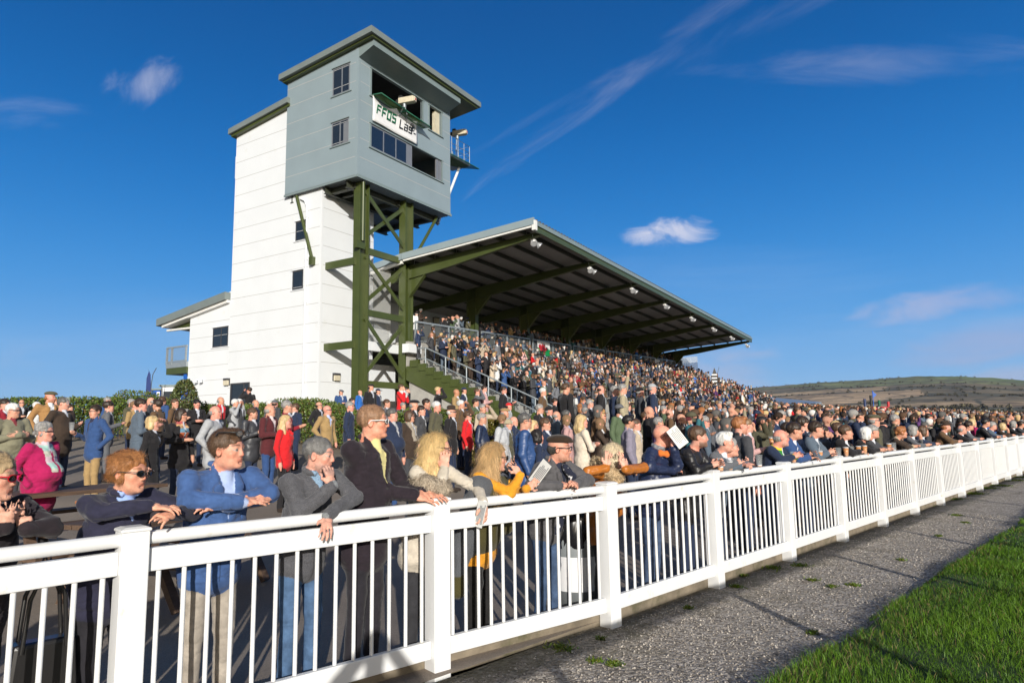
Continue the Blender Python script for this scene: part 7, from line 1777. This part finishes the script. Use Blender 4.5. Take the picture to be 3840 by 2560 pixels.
sail_flag(346, 845, 912, 34, 'tall dark blue feather flag near the kiosks, leaning left', M['bluedark'], .26)
rf, Hf = sail_flag(1650, 843, 912, 62, 'black and white striped feather flag beyond the far end of the terrace', M['black'], .5)
b = MB(); 
for i in range(6): b.box(-.5,-.03,-.012,-.004,Hf*(.33+.09*i),Hf*(.36+.09*i))
b.build('white_stripes', M['banner'], rf)
def kiosk(px0, px1, py0, D, depth, label, wallm, sidem):
    a = at_depth(px0*K2, py0*K2, D); c = at_depth(px1*K2, py0*K2, D); z0 = 1.6; r = empty('kiosk', (a[0], D, z0)); tag(r, label, 'kiosk'); w = c[0]-a[0]; H = a[2]-z0
    b = MB(); b.box(0,w,0,depth,0,H); b.build('wall', wallm, r); b = MB(); b.box(-.1,w+.1,-.1,depth+.1,H+.002,H+.10); b.build('roof', M['grey_trim'], r)
    b = MB(); b.box(w*.70,w*.98,-.012,-.002,.1,H*.96); b.build('blue_panel', sidem, r); b = MB(); b.box(w*.08,w*.62,-.012,-.002,H*.35,H*.9); b.build('window', M['glass'], r)
    b = MB(); b.box(w*.2,w*.5,-.02,-.013,H*.15,H*.26); b.build('notice', M['banner'], r)
kiosk(371, 436, 888, 36, 2.2, 'pale trailer kiosk with a window and a blue end panel', M['white_panel'], M['blue'])
kiosk(343, 368, 896, 39, 2.0, 'blue and white promotional stand behind the talking group', M['blue'], M['banner'])
def sign_():
    r = bframe('information_sign'); tag(r, 'small dark blue information sign on the white gable by the hedge', 'sign'); b = MB(); b.box(-.03,-.002,9.25,9.95,2.9,3.82); b.build('board', M['navysign'], r)
    b = MB(); b.box(-.036,-.031,9.33,9.87,3.60,3.70); b.build('red_line', M['red'], r); b = MB(); b.box(-.036,-.031,9.38,9.82,3.42,3.47); b.box(-.036,-.031,9.4,9.8,3.32,3.36); b.box(-.036,-.031,9.34,9.86,3.0,3.18); b.build('white_print', M['banner'], r)
    r = bframe('flood_lamp_pair'); tag(r, 'pair of white floodlights on the white gable above the blue sign', 'lamp')
    for y in (9.25, 8.95+.0-.15):
        b = MB(); b.lathe([(.02,0),(.10,-.08),(.13,-.16),(.0,-.16)], (-.18,y,4.42), 10); b.box(-.2,0,y-.02,y+.02,4.40,4.44); b.build('lamp_head', M['white_panel'], r)
sign_()
def balcony():
    r = bframe('rear_balcony'); tag(r, 'steel mesh balcony sticking out at the back of the white building', 'balcony')
    b = MB(); b.box(-.1,3,10.2,12.1,4.85,5.2); b.build('slab', M['green'], r); b = MB(); b.box(-.12,3,10.2,12.12,5.2,5.5); b.build('edge_beam', M['galv'], r)
    b = MB(); b.beam((-.1,10.2,6.35),(-.1,12.1,6.35),.08,.08); b.beam((-.1,10.2,5.55),(-.1,12.1,5.55),.06,.06)
    for y in (10.3,11.6,12.08): b.beam((-.1,y,5.4),(-.1,y,6.35),.09,.09,up=(1,0,0))
    for i in range(24): b.beam((-.1,10.25+i*.078,5.5),(-.1,10.25+i*.078,6.3),.01,.01,up=(1,0,0))
    b.build('railing', M['galv'], r); b = MB(); b.box(.0,.05,10.35,10.60,2.2,4.8); b.build('blue_downpipe', M['blue'], r)
balcony()
def far_things():
    # low grey roofed stand beyond, the red play tower and marquee
    a = at_depth(1690*K2, 917*K2, 105); c = at_depth(1850*K2, 934*K2, 92); r = empty('low_stand', (a[0], a[1], 1.0)); tag(r, 'long low grey roofed stand beyond the terrace below the hill', 'building')
    d = c-a; b = MB(); h = a[2]-1.0; h2 = c[2]-1.0
    b.prism([(0,0,h-.05),(d[0],d[1],h2),(d[0]+5,d[1]+6,h2+.5),(5,6,h+.5)], (0,0,.3)); b.build('roof', M['galv'], r)
    b = MB(); b.prism([(.3,.4,0),(d[0]-.3,d[1]+.4,0),(d[0]-.3,d[1]+.4,h2-.1),(.3,.4,h-.1)], (3,4,0)); b.build('wall', M['darkroom'], r)
    p = at_depth(2015*K2, 945*K2, 75); r = empty('play_tower', (p[0], p[1], .5)); tag(r, 'red inflatable play tower with coloured poles in front of the hill', 'inflatable'); z = at_depth(2015*K2, 915*K2, 75)[2]-.5
    b = MB(); b.box(-.8,1.0,-.6,.6,0,z*.75); b.build('body', M['red'], r, bevel=.1)
    for x, m_, hh in ((-1.3,'navysign',1.0),(-.6,'black',1.1),(.3,'netgreen',.95),(1.3,'red',.9)):
        b = MB(); b.tube([(x,0,0),(x,0,z*hh)], .14, 8); b.build('pole', M[m_], r)
    b = MB(); b.tube([(-.35,0,z*.7),(-.35,0,z*1.25)], .04, 6); b.prism([(-.33,0,z*1.22),(.1,0,z*1.12),(-.33,0,z*1.02)], (0,.02,0)); b.build('pennant', M['blue'], r)
far_things()
def bin_():
    p = F3(1327, 1392, .62); p[2] = .04; r = empty('litter_bin', tuple(p)); tag(r, 'grey cylindrical litter bin with white panel and black bag behind the fence', 'bin')
    b = MB(); b.lathe([(0,0),(.21,0),(.23,.55),(.22,.60),(0,.60)], n=28); b.build('body', mat('bin_grey', (.22,.24,.25), .5, var=.1), r)
    b = MB(); b.lathe([(.2175,.12),(.2275,.42)], n=28); b.build('white_panel', M['banner'], r)
    b = MB(); n = 40; v = []
    for k, (rad, z) in enumerate(((.225,.50),(.245,.56),(.25,.66),(.235,.76),(.21,.84),(.19,.80))):
        for i in range(n): a = 2*math.pi*i/n; q = 1+.05*math.sin(a*7+k)+.04*math.sin(a*13+k*2); v.append((rad*q*math.cos(a), rad*q*math.sin(a), z+.012*math.sin(a*9+k)))
    b.add(v, [(k*n+i, k*n+(i+1)%n, (k+1)*n+(i+1)%n, (k+1)*n+i) for k in range(5) for i in range(n)], True); m_, nt_, bs = new_mat('bin_liner'); bs.inputs['Base Color'].default_value = (.012,.012,.014,1); bs.inputs['Roughness'].default_value = .22; b.build('bin_liner', m_, r)
bin_()
def handbag():
    p = F3(95, 1500, .20); r = empty('handbag', (p[0], p[1], .05)); tag(r, 'large black leather handbag with cream trim beside the woman at left edge', 'bag'); ang = math.atan2(FD[1], FD[0]); r.rotation_euler = (0,0,ang)
    z = .18; b = MB(); b.prism([(-.16,-.06,z),(.16,-.06,z),(.13,-.05,z+.42),(-.12,-.05,z+.42)], (0,.11,0)); m_, _, bs = new_mat('black_leather'); bs.inputs['Base Color'].default_value = (.015,.014,.014,1); bs.inputs['Roughness'].default_value = .35; b.build('body', m_, r, bevel=.02)
    b = MB(); b.prism([(-.165,-.066,z-.004),(.165,-.066,z-.004),(.10,-.066,z+.15),(-.02,-.066,z+.03)], (0,.122,0)); b.build('cream_panel', mat('cream_leather', (.42,.38,.30), .5), r, bevel=.01)
    for s_ in (-1,1):
        b = MB(); b.tube([(-.09,.055*s_,z+.38),(-.07,.06*s_,z+.62),(0,.06*s_,z+.80),(.07,.06*s_,z+.62),(.09,.055*s_,z+.38)], .010, 8); b.build('strap', m_, r)
handbag()
def picnic(px, py, D, rz, label):
    p = at_depth(px*K2, py*K2, D); z = float(g(p[0], p[1])); r = empty('picnic_table', (p[0], p[1], z), R(rz)); tag(r, label, 'picnic table', 'picnic tables on the tarmac')
    b = MB()
    for i in range(5): b.box(-.9,.9,-.36+i*.148,-.36+i*.148+.138,.70,.74)
    b.build('table_top', M['wood'], r)
    for s_ in (-1,1):
        b = MB(); b.box(-.9,.9,s_*.72-.13,s_*.72+.13,.42,.46); b.build('bench', M['wood'], r)
    for x in (-.6,.6):
        for s_ in (-1,1):
            b = MB(); b.beam((x,s_*.62,0),(x,s_*.24,.70),.05,.09,up=(1,0,0)); b.build('leg', M['wood'], r)
        b = MB(); b.beam((x+.05,-.80,.38),(x+.05,.80,.38),.05,.09); b.build('crossbar', M['wood'], r)
picnic(402, 1112, 6.6, 75, 'brown wooden picnic table behind the man in blue blazer')
picnic(170, 1065, 7.6, 60, 'dark wooden picnic table beside the young man in blue blazer')
for i, (px, py) in enumerate(((403,1058),(414,1056),(420,1060))):
    q = at_depth(px*K2, py*K2, 6.6); cup((q[0], q[1], float(g(q[0], q[1]))+.742), ('left','middle','right')[i] + ' cup of the three on the brown picnic table', (.6,.1,.3)[i], 'cups on the picnic table')
def photographer():
    p = figure(h=1.80, ra='bino', la='bino', head=0, res=.02, split=True, seed=5); add_figure(p, (.10,-.62,0), R(-4), 'person taking the picture from behind the running rail', None)
photographer()
# ------------------------------------------------------------------ air: thin haze that fades the far hillside
def haze():
    b = MB(); b.box(-3600,3600,-900,3700,-2,240); mt = bpy.data.materials.new('haze'); mt.use_nodes = True; nt = mt.node_tree; nt.nodes.clear()
    out = nt.nodes.new('ShaderNodeOutputMaterial'); v = nt.nodes.new('ShaderNodeVolumePrincipled'); v.inputs['Color'].default_value = (.80,.88,1,1); v.inputs['Density'].default_value = .00005; v.inputs['Anisotropy'].default_value = .2
    nt.links.new(v.outputs[0], out.inputs['Volume']); tag(b.build('haze', mt), 'thin blue air haze over the racecourse', 'haze', kind='stuff')
haze()
print('script seconds', time.time()-T0)
